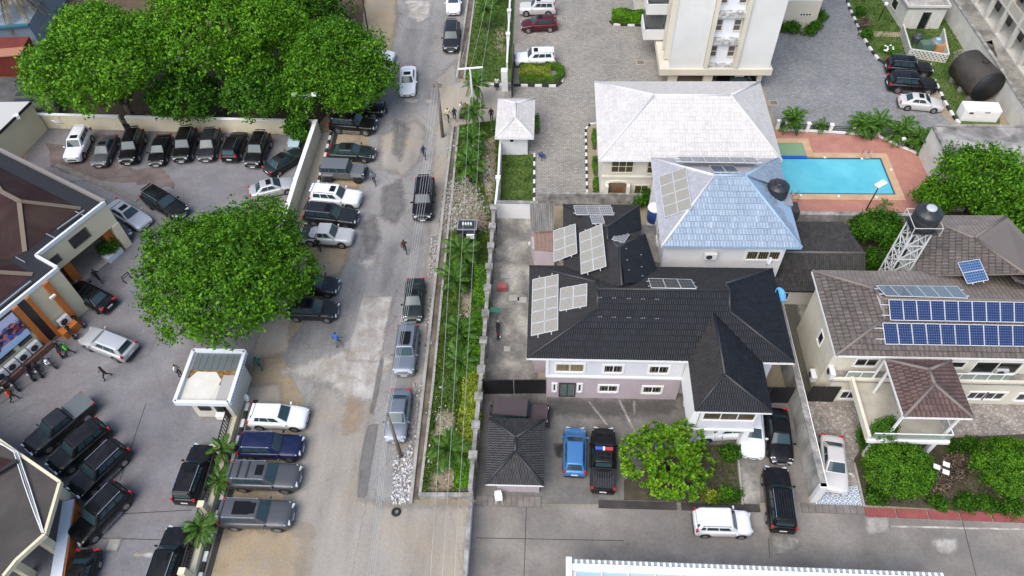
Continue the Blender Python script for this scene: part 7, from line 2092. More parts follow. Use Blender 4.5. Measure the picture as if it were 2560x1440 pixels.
def glass_on(mb, q, u0, u1, v0, v1, off=0.012, bow=0.0, n=5):
    """a pane set on the four-sided field q (bottom left, bottom right, top right, top left)"""
    nrm = (q[1] - q[0]).cross(q[3] - q[0]).normalized()
    rows = []
    for j in range(2):
        v = v0 + (v1 - v0) * j
        rows.append([quad_lerp(q, u0 + (u1 - u0) * i / n, v) + nrm * (off + bow * (1 - (2 * i / n - 1) ** 2)) for i in range(n + 1)])
    mb.smooth = True
    mb.grid(rows)
    mb.smooth = False

def make_car(kind):
    root = empty('car_' + kind)
    S = dict(
        sedan=dict(L=4.7, W=1.80, H=1.46, hood=.93, belt=.95, ws=(0.98, 0.22), rw=(-1.02, -1.72), wb=.82, wr=.60, tail=.98, wheel=.32, wx=(1.40, -1.38), gc=.21),
        hatch=dict(L=4.05, W=1.74, H=1.49, hood=.93, belt=.96, ws=(1.05, 0.35), rw=(-1.50, -1.86), wb=.80, wr=.60, tail=.97, wheel=.31, wx=(1.30, -1.26), gc=.2),
        suv=dict(L=4.8, W=1.90, H=1.80, hood=1.10, belt=1.13, ws=(0.92, 0.32), rw=(-2.02, -2.26), wb=.87, wr=.70, tail=1.10, wheel=.385, wx=(1.50, -1.40), gc=.3),
        crossover=dict(L=4.65, W=1.86, H=1.66, hood=1.02, belt=1.04, ws=(1.02, 0.28), rw=(-1.72, -2.14), wb=.85, wr=.64, tail=1.05, wheel=.36, wx=(1.45, -1.37), gc=.26),
        boxy=dict(L=4.1, W=1.78, H=1.62, hood=1.00, belt=1.04, ws=(0.95, 0.50), rw=(-1.78, -1.94), wb=.84, wr=.72, tail=1.05, wheel=.33, wx=(1.30, -1.28), gc=.22),
        pickup=dict(L=5.2, W=1.84, H=1.78, hood=1.08, belt=1.10, ws=(1.10, 0.52), rw=(-0.72, -0.86), wb=.85, wr=.68, tail=1.06, wheel=.385, wx=(1.62, -1.55), gc=.32),
    )[kind]
    L, W, H = S['L'] / 2, S['W'] / 2, S['H']
    hd, bl, gc, tl = S['hood'], S['belt'], S['gc'], S['tail']
    wsb, wst = S['ws']; rwt, rwb = S['rw']
    tall = kind in ('suv', 'pickup', 'boxy')
    nose = 0.86 if tall else 0.74
    st = [(L, W * .70, hd * nose * .82, gc + .12, 0.0), (L - .05, W * .83, hd * nose * .95, gc + .05, .01), (L - .16, W * .92, hd * nose + .04, gc + .02, .02), (L - .42, W * .975, hd * (nose + .09) + .01, gc, .025),
          (L - .8, W * .99, hd * .955, gc, .03), (wsb + .15, W, hd, gc, .03), (wsb - .25, W, bl, gc, .0), (0, W, bl, gc, 0), (rwt, W, bl + .01, gc, 0)]
    if kind == 'pickup':
        st += [(-.85, W, bl, gc, 0), (-.9, W, bl, gc, 0), (-L + .12, W * .985, tl, gc + .06, 0), (-L + .03, W * .97, tl - .02, gc + .12, 0), (-L, W * .93, tl - .08, gc + .2, 0)]
    elif kind == 'sedan':
        st += [(rwb + .1, W * .985, tl, gc, .01), (-L + .35, W * .95, tl - .01, gc + .02, .02), (-L + .12, W * .89, tl - .05, gc + .06, .015), (-L + .02, W * .80, tl - .16, gc + .1, 0), (-L, W * .74, tl - .34, gc + .14, 0)]
    else:
        st += [(rwb + .18, W * .985, tl, gc, 0), (-L + .12, W * .96, tl - .03, gc + .04, 0), (-L + .02, W * .91, tl - .12, gc + .1, 0), (-L, W * .86, tl - .24, gc + .16, 0)]
    b = MB(); b.smooth = True
    rows = body_rows(st)
    b.grid(rows)
    b.smooth = False
    b.face(rows[0]); b.face(rows[-1][::-1])
    # cabin
    wb, wr = S['wb'], S['wr']
    zt = H - 0.045
    zb = bl - 0.03
    roof_f, roof_r = wst, rwt
    B = [Vector((wsb, -wb * .93, zb)), Vector((wsb, wb * .93, zb)), Vector((rwb, wb * .93, zb)), Vector((rwb, -wb * .93, zb))]
    T = [Vector((roof_f, -wr, zt)), Vector((roof_f, wr, zt)), Vector((roof_r, wr * .97, zt - .02)), Vector((roof_r, -wr * .97, zt - .02))]
    bm = bmesh.new()
    vb = [bm.verts.new(p) for p in B]; vt = [bm.verts.new(p) for p in T]
    # belt waist is wider amidships
    sides = []
    for i in range(4):
        j = (i + 1) % 4
        sides.append(bm.faces.new((vb[i], vb[j], vt[j], vt[i])))
    bm.faces.new(vt)
    bmesh.ops.recalc_face_normals(bm, faces=bm.faces)
    ed = [e for e in bm.edges if len(e.link_faces) == 2]
    bmesh.ops.bevel(bm, geom=ed, offset=0.10, segments=3, profile=0.6, affect='EDGES')
    for v in bm.verts:                                           # a slight crown on the roof
        if v.co.z > zt - 0.06:
            v.co.z += 0.045 * (1 - (v.co.y / max(wr, .1)) ** 2) * 0.6
    mid = (roof_f + roof_r) / 2
    off = len(b.v)
    bm.verts.ensure_lookup_table(); bm.verts.index_update()
    b.v += [tuple(v.co) for v in bm.verts]
    for f in bm.faces:
        b.f.append(tuple(off + v.index for v in f.verts)); b.m.append(0); b.sm.append(True)
    bm.free()
    if kind == 'pickup':      # load bed: floor well
        pass
    body = b.build('body', PAINT['black'], root)
    fq = [B[0], B[1], T[1], T[0]]
    rq = [B[2], B[3], T[3], T[2]]
    lq = [B[1], B[2], T[2], T[1]]
    rtq = [B[3], B[0], T[0], T[3]]
    m = MB(); glass_on(m, fq, .07, .93, .12, .93, .014, .03); m.build('windshield', CGLASS, root, fix=False)
    m = MB(); glass_on(m, rq, .10, .90, .22 if tall else .16, .88, .014, .015); m.build('rear_window', CGLASS, root, fix=False)
    cuts = {'sedan': [(.17, .50), (.53, .83)], 'hatch': [(.16, .46), (.49, .80)], 'suv': [(.14, .36), (.385, .63), (.66, .90)], 'crossover': [(.16, .42), (.445, .70), (.72, .86)],
            'boxy': [(.14, .44), (.47, .78), (.82, .93)], 'pickup': [(.2, .53), (.57, .91)]}[kind]
    for (u0, u1) in cuts:
        m = MB(); glass_on(m, lq, u0, u1, .24, .88, .012, 0, 1); m.build('side_window', CGLASS, root, fix=False)
        m = MB(); glass_on(m, rtq, 1 - u1, 1 - u0, .24, .88, .012, 0, 1); m.build('side_window', CGLASS, root, fix=False)
    # wheels
    wr_ = S['wheel']
    tm = MB(); tm.smooth = True
    tm.lathe([(0.0, -.11), (wr_ * .62, -.11), (wr_ * .94, -.105), (wr_, -.07), (wr_, .07), (wr_ * .94, .105), (wr_ * .62, .11), (0.0, .11)], n=18, axis='Y')
    tme = tm.mesh('wheel'); tme.materials.append(TYRE)
    rm = MB()
    rm.lathe([(wr_ * .66, 0.0), (wr_ * .60, .012), (wr_ * .2, .0), (0.02, .008)], n=10, axis='Y')
    rme = rm.mesh('rim'); rme.materials.append(RIM)
    am = MB(); am.lathe([(wr_ + .075, 0), (wr_ + .06, .008), (0.01, .008)], n=18, axis='Y')
    ame = am.mesh('wheel_arch'); ame.materials.append(PLASTIC)
    for wx in S['wx']:
        for sy in (-1, 1):
            w = link('wheel', tme, root); w.location = (wx, sy * (W - .085), wr_)
            ro = link('rim', rme, w); ro.location = (0, sy * .112, 0); ro.rotation_euler = (0, 0, 0 if sy > 0 else math.pi)
            ar = link('wheel_arch', ame, root); ar.location = (wx, sy * (W - .004), wr_ + .03); ar.rotation_euler = (0, 0, 0 if sy > 0 else math.pi)
            for o in (w, ro, ar): o.matrix_parent_inverse = Matrix.Identity(4)
    # lamps
    zl = hd * nose + (.0 if tall else .0)
    for sy in (-1, 1):
        m = MB()
        yl = W * .72
        m.face([(L - .085, sy * (yl - .24), zl - .02), (L - .14, sy * (yl + .06), zl - .0), (L - .33, sy * (W * .925), zl + .05), (L - .36, sy * (yl - .08), zl + .095), (L - .2, sy * (yl - .26), zl + .06)])
        o = m.build('headlight', LAMP, root)
        m2 = MB()
        m2.box((L - .07, sy * (yl - .10), zl - .07), (.14, .34, .13), rz=-sy * .35)
        m2.build('lens', LAMP, o)
        m = MB()
        if tall or kind in ('crossover', 'hatch'):
            m.box((-L + .09, sy * (W * .86), tl - .02), (.14, .17, .30), rz=sy * .1)
        else:
            m.box((-L + .10, sy * (W * .70), tl - .11), (.16, .36, .15), rz=sy * .3)
        m.build('tail_light', TAIL, root)
        m = MB(); m.box((wsb - .12, sy * (W + .07), bl + .05), (.11, .19, .12)); m.build('mirror', PAINT['black'], root)
    m = MB(); m.box((L - .03, 0, hd * nose * .66), (.09, W * .95, .15)); o = m.build('grille', PLASTIC, root)
    m2 = MB(); m2.box((L - .02, 0, hd * nose * .66 + .075), (.10, W * .95, .025)); m2.box((L - .01, 0, hd * nose * .66), (.08, W * .9, .02)); m2.build('grille_bar', CHROME, o)
    m = MB(); m.box((L - .01, 0, gc + .17), (.07, .50, .12)); m.build('number_plate', PLATE, root)
    m = MB(); m.box((-L + .02, 0, tl * .62), (.08, .50, .13)); m.build('number_plate', PLATE, root)
    m = MB(); m.box((-L + .06, 0, gc + .16), (.20, W * 1.72, .16)); m.build('bumper', PLASTIC, root)
    if kind in ('suv', 'crossover', 'boxy'):
        for sy in (-1, 1):
            m = MB(); y = sy * (wr - .03)
            m.bar((roof_f - .12, y, H + .022), (roof_r + .12, y * .98, H + .012), .035, .03)
            m.box((roof_f - .2, y, H), (.1, .04, .05)); m.box((roof_r + .2, y, H - .01), (.1, .04, .05))
            m.build('roof_rail', CHROME, root)
        m = MB(); m.bar((rwt - .02, 0, H - .015), (rwt - .22, 0, H - .055), W * 1.15, .03); m.build('spoiler', PAINT['black'], root)
    if kind in ('suv', 'pickup'):
        for sy in (-1, 1):
            m = MB(); m.box((-.02 if kind == 'suv' else .35, sy * (W + .03), gc + .06), (1.9, .14, .05)); m.build('side_step', CHROME if kind == 'suv' else PLASTIC, root)
    if kind == 'sedan' or kind == 'crossover' or kind == 'suv':
        m = MB(); m.box((roof_f - .42, 0, H + .0), (.50, .74, .03)); m.build('sunroof', SUNROOF, root)
    if kind == 'pickup':
        m = MB()
        x0, x1, yi = -.98, -L + .1, W - .13
        m.box(((x0 + x1) / 2, 0, tl + .012), (x0 - x1, 2 * yi, .016)); f = m.build('bed_floor', PLASTIC, root)
        for k in range(9):
            r = MB(); r.box(((x0 + x1) / 2, -yi + .1 + k * (2 * yi - .2) / 8, tl + .026), (x0 - x1 - .06, .05, .014)); r.build('bed_rib', plain('bed_liner_rib', (.05, .05, .053), .5) if k == 0 else bpy.data.materials['bed_liner_rib'], f)
        for sy in (-1, 1):
            r = MB(); r.box(((x0 + x1) / 2, sy * (W - .08), tl + .03), (x0 - x1 + .1, .1, .07)); r.build('bed_rail', PLASTIC, root)
        r = MB(); r.box((x1 - .02, 0, tl + .03), (.07, 2 * W - .1, .08)); r.build('tailgate', PAINT['black'], root)
        r = MB(); r.box((x0 + .02, 0, tl + .06), (.06, 2 * W - .12, .12)); r.build('bulkhead', PLASTIC, root)
    root['car_len'] = S['L']
    return root

def make_jeep():
    root = empty('car_jeep')
    L, W = 2.3, 0.93
    b = MB()
    b.box((0.0, 0, .78), (3.9, 1.56, .62)); b.box((1.45, 0, 1.04), (1.25, 1.42, .18)); b.box((-.78, 0, 1.14), (2.6, 1.56, .18))
    me = b.mesh('body'); bm = bmesh.new(); bm.from_mesh(me)
    bmesh.ops.bevel(bm, geom=bm.edges[:], offset=.035, segments=2, affect='EDGES'); bm.to_mesh(me); bm.free()
    link('body', me, root, PAINT['silver'])
    c = MB(); c.box((-.72, 0, 1.80), (2.55, 1.52, .07)); c.box((-2.0, 0, 1.5), (.06, 1.5, .6))
    for x in (.5, -.42, -1.2): 
        for sy in (-1, 1): c.box((x, sy * .74, 1.5), (.09, .06, .6))
    me = c.mesh('hard_top'); bm = bmesh.new(); bm.from_mesh(me); bmesh.ops.bevel(bm, geom=bm.edges[:], offset=.02, segments=2, affect='EDGES'); bm.to_mesh(me); bm.free()
    link('hard_top', me, root, PAINT['silver'])
    m = MB(); m.face([(.78, -.68, 1.2), (.78, .68, 1.2), (.56, .66, 1.76), (.56, -.66, 1.76)]); m.build('windshield', CGLASS, root)
    m = MB(); m.face([(-2.04, -.6, 1.28), (-2.04, .6, 1.28), (-2.04, .6, 1.72), (-2.04, -.6, 1.72)]); m.build('rear_window', CGLASS, root)
    for x0, x1 in ((.46, -.36), (-.48, -1.14), (-1.26, -1.95)):
        for sy in (-1, 1):
            m = MB(); m.face([(x0, sy * .765, 1.25), (x1, sy * .765, 1.25), (x1, sy * .75, 1.74), (x0, sy * .75, 1.74)]); m.build('side_window', CGLASS, root)
    tm = MB(); tm.smooth = True
    r = .42
    tm.lathe([(0, -.13), (r * .6, -.13), (r * .95, -.12), (r, -.08), (r, .08), (r * .95, .12), (r * .6, .13), (0, .13)], n=18, axis='Y')
    tme = tm.mesh('wheel'); tme.materials.append(TYRE)
    for wx in (1.45, -1.42):
        for sy in (-1, 1):
            w = link('wheel', tme, root); w.location = (wx, sy * .80, r); w.matrix_parent_inverse = Matrix.Identity(4)
            f = MB(); f.box((wx, sy * .83, .93), (1.05, .3, .05)); f.bar((wx + .5, sy * .83, .93), (wx + .68, sy * .83, .72), .3, .05, (0, 1, 0)); f.bar((wx - .5, sy * .83, .93), (wx - .68, sy * .83, .72), .3, .05, (0, 1, 0))
            f.build('fender', PAINT['silver'], root)
    s = link('spare_wheel', tme, root); s.location = (-2.2, 0, 1.0); s.rotation_euler = (0, 0, math.pi / 2); s.matrix_parent_inverse = Matrix.Identity(4)
    m = MB(); m.box((2.2, 0, .62), (.2, 1.6, .18)); m.build('bumper', PLASTIC, root)
    m = MB(); m.box((-2.0, 0, .6), (.16, 1.5, .16)); m.build('bumper', PLASTIC, root)
    m = MB(); m.box((2.07, 0, .92), (.05, 1.1, .34)); m.build('grille', PLASTIC, root)
    for sy in (-1, 1):
        m = MB(); m.lathe([(0.0, .06), (.10, .05), (.11, 0)], (2.08, sy * .56, .98), 12, 'X'); m.build('headlight', LAMP, root)
        m = MB(); m.box((-2.0, sy * .72, .95), (.06, .12, .18)); m.build('tail_light', TAIL, root)
        m = MB(); m.box((.62, sy * .93, 1.28), (.1, .2, .15)); m.build('mirror', PLASTIC, root)
    root['car_len'] = 4.5
    return root

PROTO = {k: make_car(k) for k in ('sedan', 'hatch', 'suv', 'crossover', 'boxy', 'pickup')}
PROTO['jeep'] = make_jeep()
PAINTED = ('body', 'mirror', 'spoiler', 'tailgate', 'fender', 'hard_top')
USED = set()

def car(kind, colour, front, rear, label, group=None, cat='car', name=None, keep='f', drop=(), fix=None, z=0.03):
    """front / rear: sighted middle of each bumper; the length is the type's own, within a few per cent"""
    src = PROTO[kind]
    A, B = g(*front, 0.6), g(*rear, 0.6)
    d = (A - B); dist = d.length; d.normalize()
    L0 = src['car_len']
    s = max(0.93, min(1.06, dist / L0)) if fix is None else fix
    half = L0 * s / 2
    c = (A + B) / 2 if keep == 'm' else (A - d * half if keep == 'f' else B + d * half)
    o = copy_tree(src)
    o.name = name or {'suv': 'parked_suv', 'crossover': 'parked_crossover', 'sedan': 'parked_sedan', 'hatch': 'parked_hatchback', 'boxy': 'parked_hatchback', 'pickup': 'pickup_truck', 'jeep': 'off_road_car'}[kind]
    o.location = (c.x, c.y, z)
    o.rotation_euler = (0, 0, math.atan2(d.y, d.x))
    o.scale = (s, min(1.03, max(.97, s)), 1.0)
    tag(o, label, cat, group)
    for ch in list(o.children):
        base = ch.name.split('.')[0]
        if base in drop:
            for k in list(ch.children): bpy.data.objects.remove(k)
            bpy.data.objects.remove(ch); continue
        if base in PAINTED:
            ch.material_slots[0].link = 'OBJECT'
            ch.material_slots[0].material = PAINT[colour]
    return o

GB, GS, GL, GR = 'cars parked along the back wall of the left lot', 'cars nosed out from the left kerb of the street', 'cars parked in the left lot', 'cars on the street'
GC, GP = 'cars parked in the pale compound', 'cars parked by the dark roofed house'
RR = ('roof_rail',)
car('suv', 'white', (180, 402), (212, 335), 'white SUV at the left end of the back wall row', GB, drop=('side_step',))
car('sedan', 'grey', (245, 413), (276, 350), 'grey sedan next to the white SUV by the back wall', GB)
car('suv', 'black', (318, 408), (345, 335), 'black SUV with roof rails, third from the left along the back wall', GB, drop=('side_step',))
car('sedan', 'black', (388, 411), (412, 345), 'black sedan fourth in the back wall row, under the tree edge', GB)
car('suv', 'black', (452, 403), (476, 335), 'black SUV fifth in the back wall row, chrome grille facing the lot', GB, drop=('sunroof', 'side_step'))
car('crossover', 'dark', (513, 400), (534, 335), 'dark crossover with dusty flat roof, sixth along the back wall', GB, drop=('sunroof', 'roof_rail'))
car('crossover', 'black', (598, 340), (573, 401), 'black crossover reversed to the lot with red tail lights, back wall row', GB, keep='r', drop=('sunroof',))
car('suv', 'black', (630, 416), (660, 345), 'large black SUV at the right end of the back wall row', GB, drop=('sunroof', 'side_step'))
car('sedan', 'greygreen', (751, 380), (672, 428), 'long dark sedan parked aslant against the right wall of the lot', GL, keep='m')
car('sedan', 'silver', (737, 456), (665, 474), 'silver sedan half hidden by the big tree, beside the right wall', GL)
car('suv', 'black', (464, 541), (367, 484), 'black SUV standing alone in the middle of the left lot', GL, keep='m', drop=('side_step',))
car('sedan', 'silver', (366, 562), (278, 512), 'silver sedan between black SUV and the cream facade', GL, keep='m')
car('crossover', 'grey', (314, 596), (236, 540), 'dark grey crossover parked under the eave of the cream building', GL, keep='f', drop=RR)
car('sedan', 'black', (178, 716), (276, 766), 'black sedan with tail to the lot at the cream building entrance', GL, keep='r')
car('crossover', 'silver', (214, 838), (330, 883), 'silver crossover with lit red tail lamps below the motorcycles', GL, keep='m', drop=RR + ('sunroof',))
car('pickup', 'dark', (72, 1130), (228, 1002), 'charcoal pickup truck with grey covered bed in the left lot', GL, 'pickup', keep='m')
car('suv', 'black', (133, 1178), (266, 1064), 'black van-like SUV between the pickup and another SUV', GL, keep='m', drop=('roof_rail', 'sunroof', 'side_step'))
car('suv', 'black', (188, 1237), (313, 1116), 'black SUV with silver roof rails, third from the pickup truck', GL, keep='m', drop=('sunroof',))
car('suv', 'black', (193, 1350), (312, 1226), 'black SUV at the lower end of the slanted row, by orange wall', GL, keep='m')
car('sedan', 'black', (190, 1480), (225, 1376), 'black sedan cut by the picture bottom beside the orange wall', GL, keep='r')
car('suv', 'black', (514, 1117), (463, 1258), 'black SUV parked along the railing fence, below the guard house', GL, keep='m')
car('suv', 'black', (453, 1320), (400, 1475), 'black SUV facing up the lot by the railing at the picture bottom', GL)
car('sedan', 'white', (986, 142), (880, 140), 'white sedan poking out from under the street tree, upper one', GS, drop=('sunroof',))
car('sedan', 'white', (985, 180), (880, 178), 'white sedan poking out from under the street tree, lower one', GS, drop=('sunroof',))
car('suv', 'black', (960, 276), (845, 270), 'black SUV at the upper end of the kerb row, beside standing man', GS)
car('suv', 'black', (940, 317), (828, 308), 'black SUV with silver wheels, second in the kerb row from above', GS)
car('sedan', 'greygreen', (937, 384), (822, 380), 'dark green-black sedan in the kerb row above the silver jeep', GS)
car('jeep', 'gunmetal', (917, 434), (805, 430), 'silver boxy off-road car with spare wheel in kerb row', GS)
car('suv', 'white', (902, 500), (780, 490), 'white SUV with roof rails below the silver off-road car', GS, drop=('side_step',))
car('suv', 'dark', (895, 549), (766, 535), 'charcoal SUV below the white SUV in the kerb row', GS, drop=('side_step',))
car('pickup', 'champagne', (883, 595), (768, 588), 'silver double-cab pickup partly under the big tree', GS, 'pickup')
car('crossover', 'dark', (846, 718), (740, 710), 'dark crossover nosing out from the big tree, upper of two', GS, drop=RR)
car('crossover', 'dark', (845, 778), (738, 775), 'dark crossover nosing out from the big tree, lower of two', GS, drop=RR)
car('crossover', 'white', (768, 1046), (626, 1040), 'white crossover parked beside the guard house', GS, keep='m', drop=('roof_rail', 'sunroof'))
car('suv', 'navy', (758, 1120), (604, 1116), 'navy blue SUV between white crossover and charcoal SUV', GS, keep='m', drop=('side_step', 'sunroof'))
car('suv', 'grey', (752, 1196), (577, 1190), 'grey SUV with two dark roof stripes, second from lower end of kerb row', GS, keep='m', drop=('side_step',))
car('suv', 'grey', (733, 1290), (556, 1285), 'grey SUV with big black sunroof at the lower end of kerb row', GS, keep='m', drop=('side_step',))
car('sedan', 'white', (1133, 32), (1136, -50), 'white sedan at the top edge of the street', GR, drop=('sunroof',))
car('suv', 'dark', (1127, 127), (1132, 60), 'dark SUV with grey roof on the upper street', GR, drop=('side_step', 'sunroof'))
car('sedan', 'white', (1018, 236), (1022, 170), 'white sedan with sunroof driving down the upper street', GR)
car('suv', 'black', (1056, 549), (1064, 455), 'black SUV with chrome nose beside the rubble heap', GR, drop=('side_step',))
car('sedan', 'greygreen', (1031, 802), (1040, 700), 'dark green-black sedan standing in front of the silver SUV', GR)
car('suv', 'bluegrey', (1009, 938), (1022, 830), 'blue-grey SUV with glass roof and rails on the street', GR, drop=('side_step',))
car('sedan', 'bluegrey', (987, 1104), (1003, 985), 'blue-grey sedan beneath the leaning street pole', GR, drop=('sunroof',))
car('suv', 'champagne', (1299, 22), (1390, 22), 'silver-nosed SUV at the upper edge of the pale court', GC, drop=('side_step',))
car('crossover', 'maroon', (1303, 64), (1391, 60), 'maroon crossover parked in the pale court', GC, drop=RR)
car('suv', 'white', (1287, 150), (1388, 146), 'white SUV beside the oval hedge of the pale court', GC, drop=('side_step',))
car('suv', 'black', (2328, 175), (2214, 166), 'black SUV nearest the lattice enclosure', GC, keep='r', drop=('side_step',))
car('suv', 'black', (2340, 216), (2217, 208), 'black SUV with red tail lamp between SUV and silver sedan', GC, keep='r')
car('sedan', 'champagne', (2350, 262), (2252, 252), 'silver sedan parked next to two black SUVs by striped kerb', GC, keep='m')
car('sedan', 'black', (1790, 200), (1880, 203), 'black sedan parked under the tower block', GC, drop=('sunroof',))
car('jeep', 'brown', (1374, 1044), (1228, 1032), 'dark brown off-road car with canvas top behind the gatehouse', GP, keep='m')
car('hatch', 'blue', (1438, 1076), (1436, 1182), 'blue hatchback beside the black pickup truck', GP, keep='m')
pk = car('pickup', 'black', (1508, 1074), (1507, 1232), 'black pickup truck with red and blue light bar', GP, 'pickup', keep='m')
car('sedan', 'white', (1883, 1144), (1876, 1035), 'white car parked beside the porch pillar', GP, keep='f', drop=('sunroof',))
car('sedan', 'black', (1955, 1158), (1940, 1035), 'black sedan along the grey boundary wall', GP, keep='f')
car('suv', 'black', (1936, 1172), (1957, 1330), 'black SUV with ribbed roof at the end of boundary wall', GP, keep='m', drop=('sunroof', 'side_step'))
car('boxy', 'white', (1876, 1310), (1734, 1306), 'white boxy hatchback on the lane below the green tree', GP, keep='m')
car('sedan', 'champagne', (2090, 1232), (2079, 1112), 'champagne sedan on the patterned tiles right of boundary wall', None, keep='f', drop=('sunroof',))
car('crossover', 'white', (1735, 1075), (1850, 1068), 'white car standing inside the porch', GP, drop=RR)
# light bar and rack of the police pickup
m = MB(); m.bar((.30, -.62, 1.86), (.30, .0, 1.86), .24, .13); o = m.build('light_bar', plain('red_beacon', (.45, .04, .05), .2, spec=.8), pk, world_coords=False)
m = MB(); m.bar((.30, .08, 1.86), (.30, .66, 1.86), .24, .13); m.build('light_bar', plain('blue_beacon', (.05, .09, .42), .2, spec=.8), pk, world_coords=False)
m = MB(); m.box((.30, .03, 1.87), (.25, .14, .15)); m.build('siren', WHITE, pk, world_coords=False)
m = MB()
for y in (-.5, -.1, .3, .5): m.bar((.1, y, 1.80), (-.62, y, 1.80), .05)
for x in (.08, -.27, -.62): m.bar((x, -.55, 1.80), (x, .55, 1.80), .05)
m.build('roof_rack', PLASTIC, pk, world_coords=False)
# covered bed of the charcoal pickup
for o in bpy.data.objects:
    if o.get('label', '').startswith('charcoal pickup'):
        m = MB(); m.box((-1.75, 0, 1.15), (1.75, 1.74, .06)); m.build('bed_cover', plain('grey_bed_cover', (.10, .115, .12), .7), o, world_coords=False)
        for ch in list(o.children):
            if ch.name.split('.')[0] in ('bed_floor',):
                for k in list(ch.children): bpy.data.objects.remove(k)
                bpy.data.objects.remove(ch)
    if 'two dark roof stripes' in o.get('label', ''):
        for x in (-.9, -1.5):
            m = MB(); m.box((x, 0, 1.815), (.09, 1.2, .02)); m.build('roof_stripe', PLASTIC, o, world_coords=False)
    if 'big black sunroof' in o.get('label', ''):
        m = MB(); m.box((-.75, 0, 1.815), (1.1, .9, .02)); m.build('glass_roof', SUNROOF, o, world_coords=False)
    if 'glass roof and rails' in o.get('label', ''):
        m = MB(); m.box((-.6, 0, 1.815), (1.2, .86, .02)); m.build('glass_roof', SUNROOF, o, world_coords=False)
    if 'ribbed roof' in o.get('label', ''):
        for k in range(7):
            m = MB(); m.box((-.85, -.5 + k / 6, 1.812), (1.9, .05, .02)); m.build('roof_rib', PAINT['dark'], o, world_coords=False)
def drop_tree(o):
    for c in list(o.children): drop_tree(c)
    bpy.data.objects.remove(o)
for p in PROTO.values(): drop_tree(p)
# ================================================================ STREET THINGS
POLE = weathered('weathered_pole', [(.3, (.12, .10, .08)), (.7, (.24, .21, .17))], 3, stretch=(1, 1, .2), fine=.2, rough=.9)
def pole(b, t, z, label, r=.14, mat=POLE, name='utility_pole'):
    B_, T_ = g(*b, 0), g(*t, z); root = empty(name, B_); tag(root, label, 'pole')
    m = MB(); m.tube([B_, B_.lerp(T_, .5), T_], r, 10, r * .7); m.build('shaft', mat, root)
    return root, T_
p1, t1 = pole((1107, 342), (1092, 205), 6.6, 'leaning brown wooden pole on the dusty verge', .19)
for k in (0, .25): 
    m = MB(); m.bar(t1 + V(-.5, 0, -.3 - k), t1 + V(.5, 0, -.3 - k), .1); m.build('crossarm', POLE, p1)
p2, t2 = pole((1003, 1142), (969, 1038), 6.0, 'leaning grey pole over the blue-grey sedan', .15)
m = MB(); m.lathe([(.02, .25), (.1, .2), (.12, 0), (.1, -.1)], t2, 8); m.build('insulator', POLE, p2)
CONC = plain('pale_concrete_pole', (.50, .51, .49), .8)
p3, t3 = pole((1186, 300), (1175, 171), 6.2, 'pale concrete pole with wide white crossbar on the verge', .13, CONC)
xa, xb = g(1145, 173, 6.2), g(1207, 168, 6.2)
m = MB(); m.bar(xa, xb, .14); m.build('crossbar', WHITE, p3)
p4, t4 = pole((776, 328), (754, 240), 4.8, 'white lamp post with two floodlights on a Y top', .07, CONC, 'lamp_post')
for px, py in ((736, 237), (785, 236)):
    e = g(px, py, 5.2); m = MB(); m.bar(t4 + V(0, 0, -.4), e, .05); m.bar(t4, e + V(0, 0, 0), .05); m.build('arm', CONC, p4)
    m = MB(); m.box(e, (.45, .3, .28)); m.build('floodlight', WHITE, p4)
p5, t5 = pole((920, 75), (905, -10), 5.5, 'thin black pole at the upper sand shoulder', .08, BLACK)
p6, t6 = pole((2195, 52), (2215, 12), 3.2, 'black garden lamp post on the upper lawn', .06, BLACK, 'lamp_post')
m = MB(); m.lathe([(.02, .3), (.2, .25), (.22, .05), (.1, 0)], t6, 10); m.build('lantern', WHITE, p6)
WIRE = plain('grey_cable', (.42, .42, .41), .5)
def wire(a, b, sag, label, r=.013):
    a, b = Vector(a), Vector(b); n = 14
    m = MB(); m.tube([a.lerp(b, i / n) - V(0, 0, sag * 4 * (i / n) * (1 - i / n)) for i in range(n + 1)], r, 5)
    o = m.build('power_line', WIRE); tag(o, label, 'cable', 'overhead power lines'); return o
L3, L4 = g(915, 1470, 6.0), g(932, 1470, 6.0)
for k, dx in enumerate((-.45, -.15, .15, .45)):
    nm = ('leftmost', 'second', 'third', 'rightmost')[k]
    wire(t1 + V(dx, 0, -.3), t2 + V(dx * .3, 0, .05), .9, nm + ' cable of the bundle between the two leaning poles')
    wire(t2 + V(dx * .3, 0, .05), L3.lerp(L4, k / 3), .2, nm + ' cable running down from the lower leaning pole')
for k in range(3):
    a = xa.lerp(xb, (.03, .5, .97)[k]); nm = ('left', 'middle', 'right')[k]
    wire(a, g((1075, 1105, 1135)[k], 1460, 6.0), 1.0, nm + ' cable from the crossbar down along the verge')
    wire(a, g((1205, 1228, 1240)[k], -60, 6.2), .4, nm + ' cable from the crossbar to the top edge')
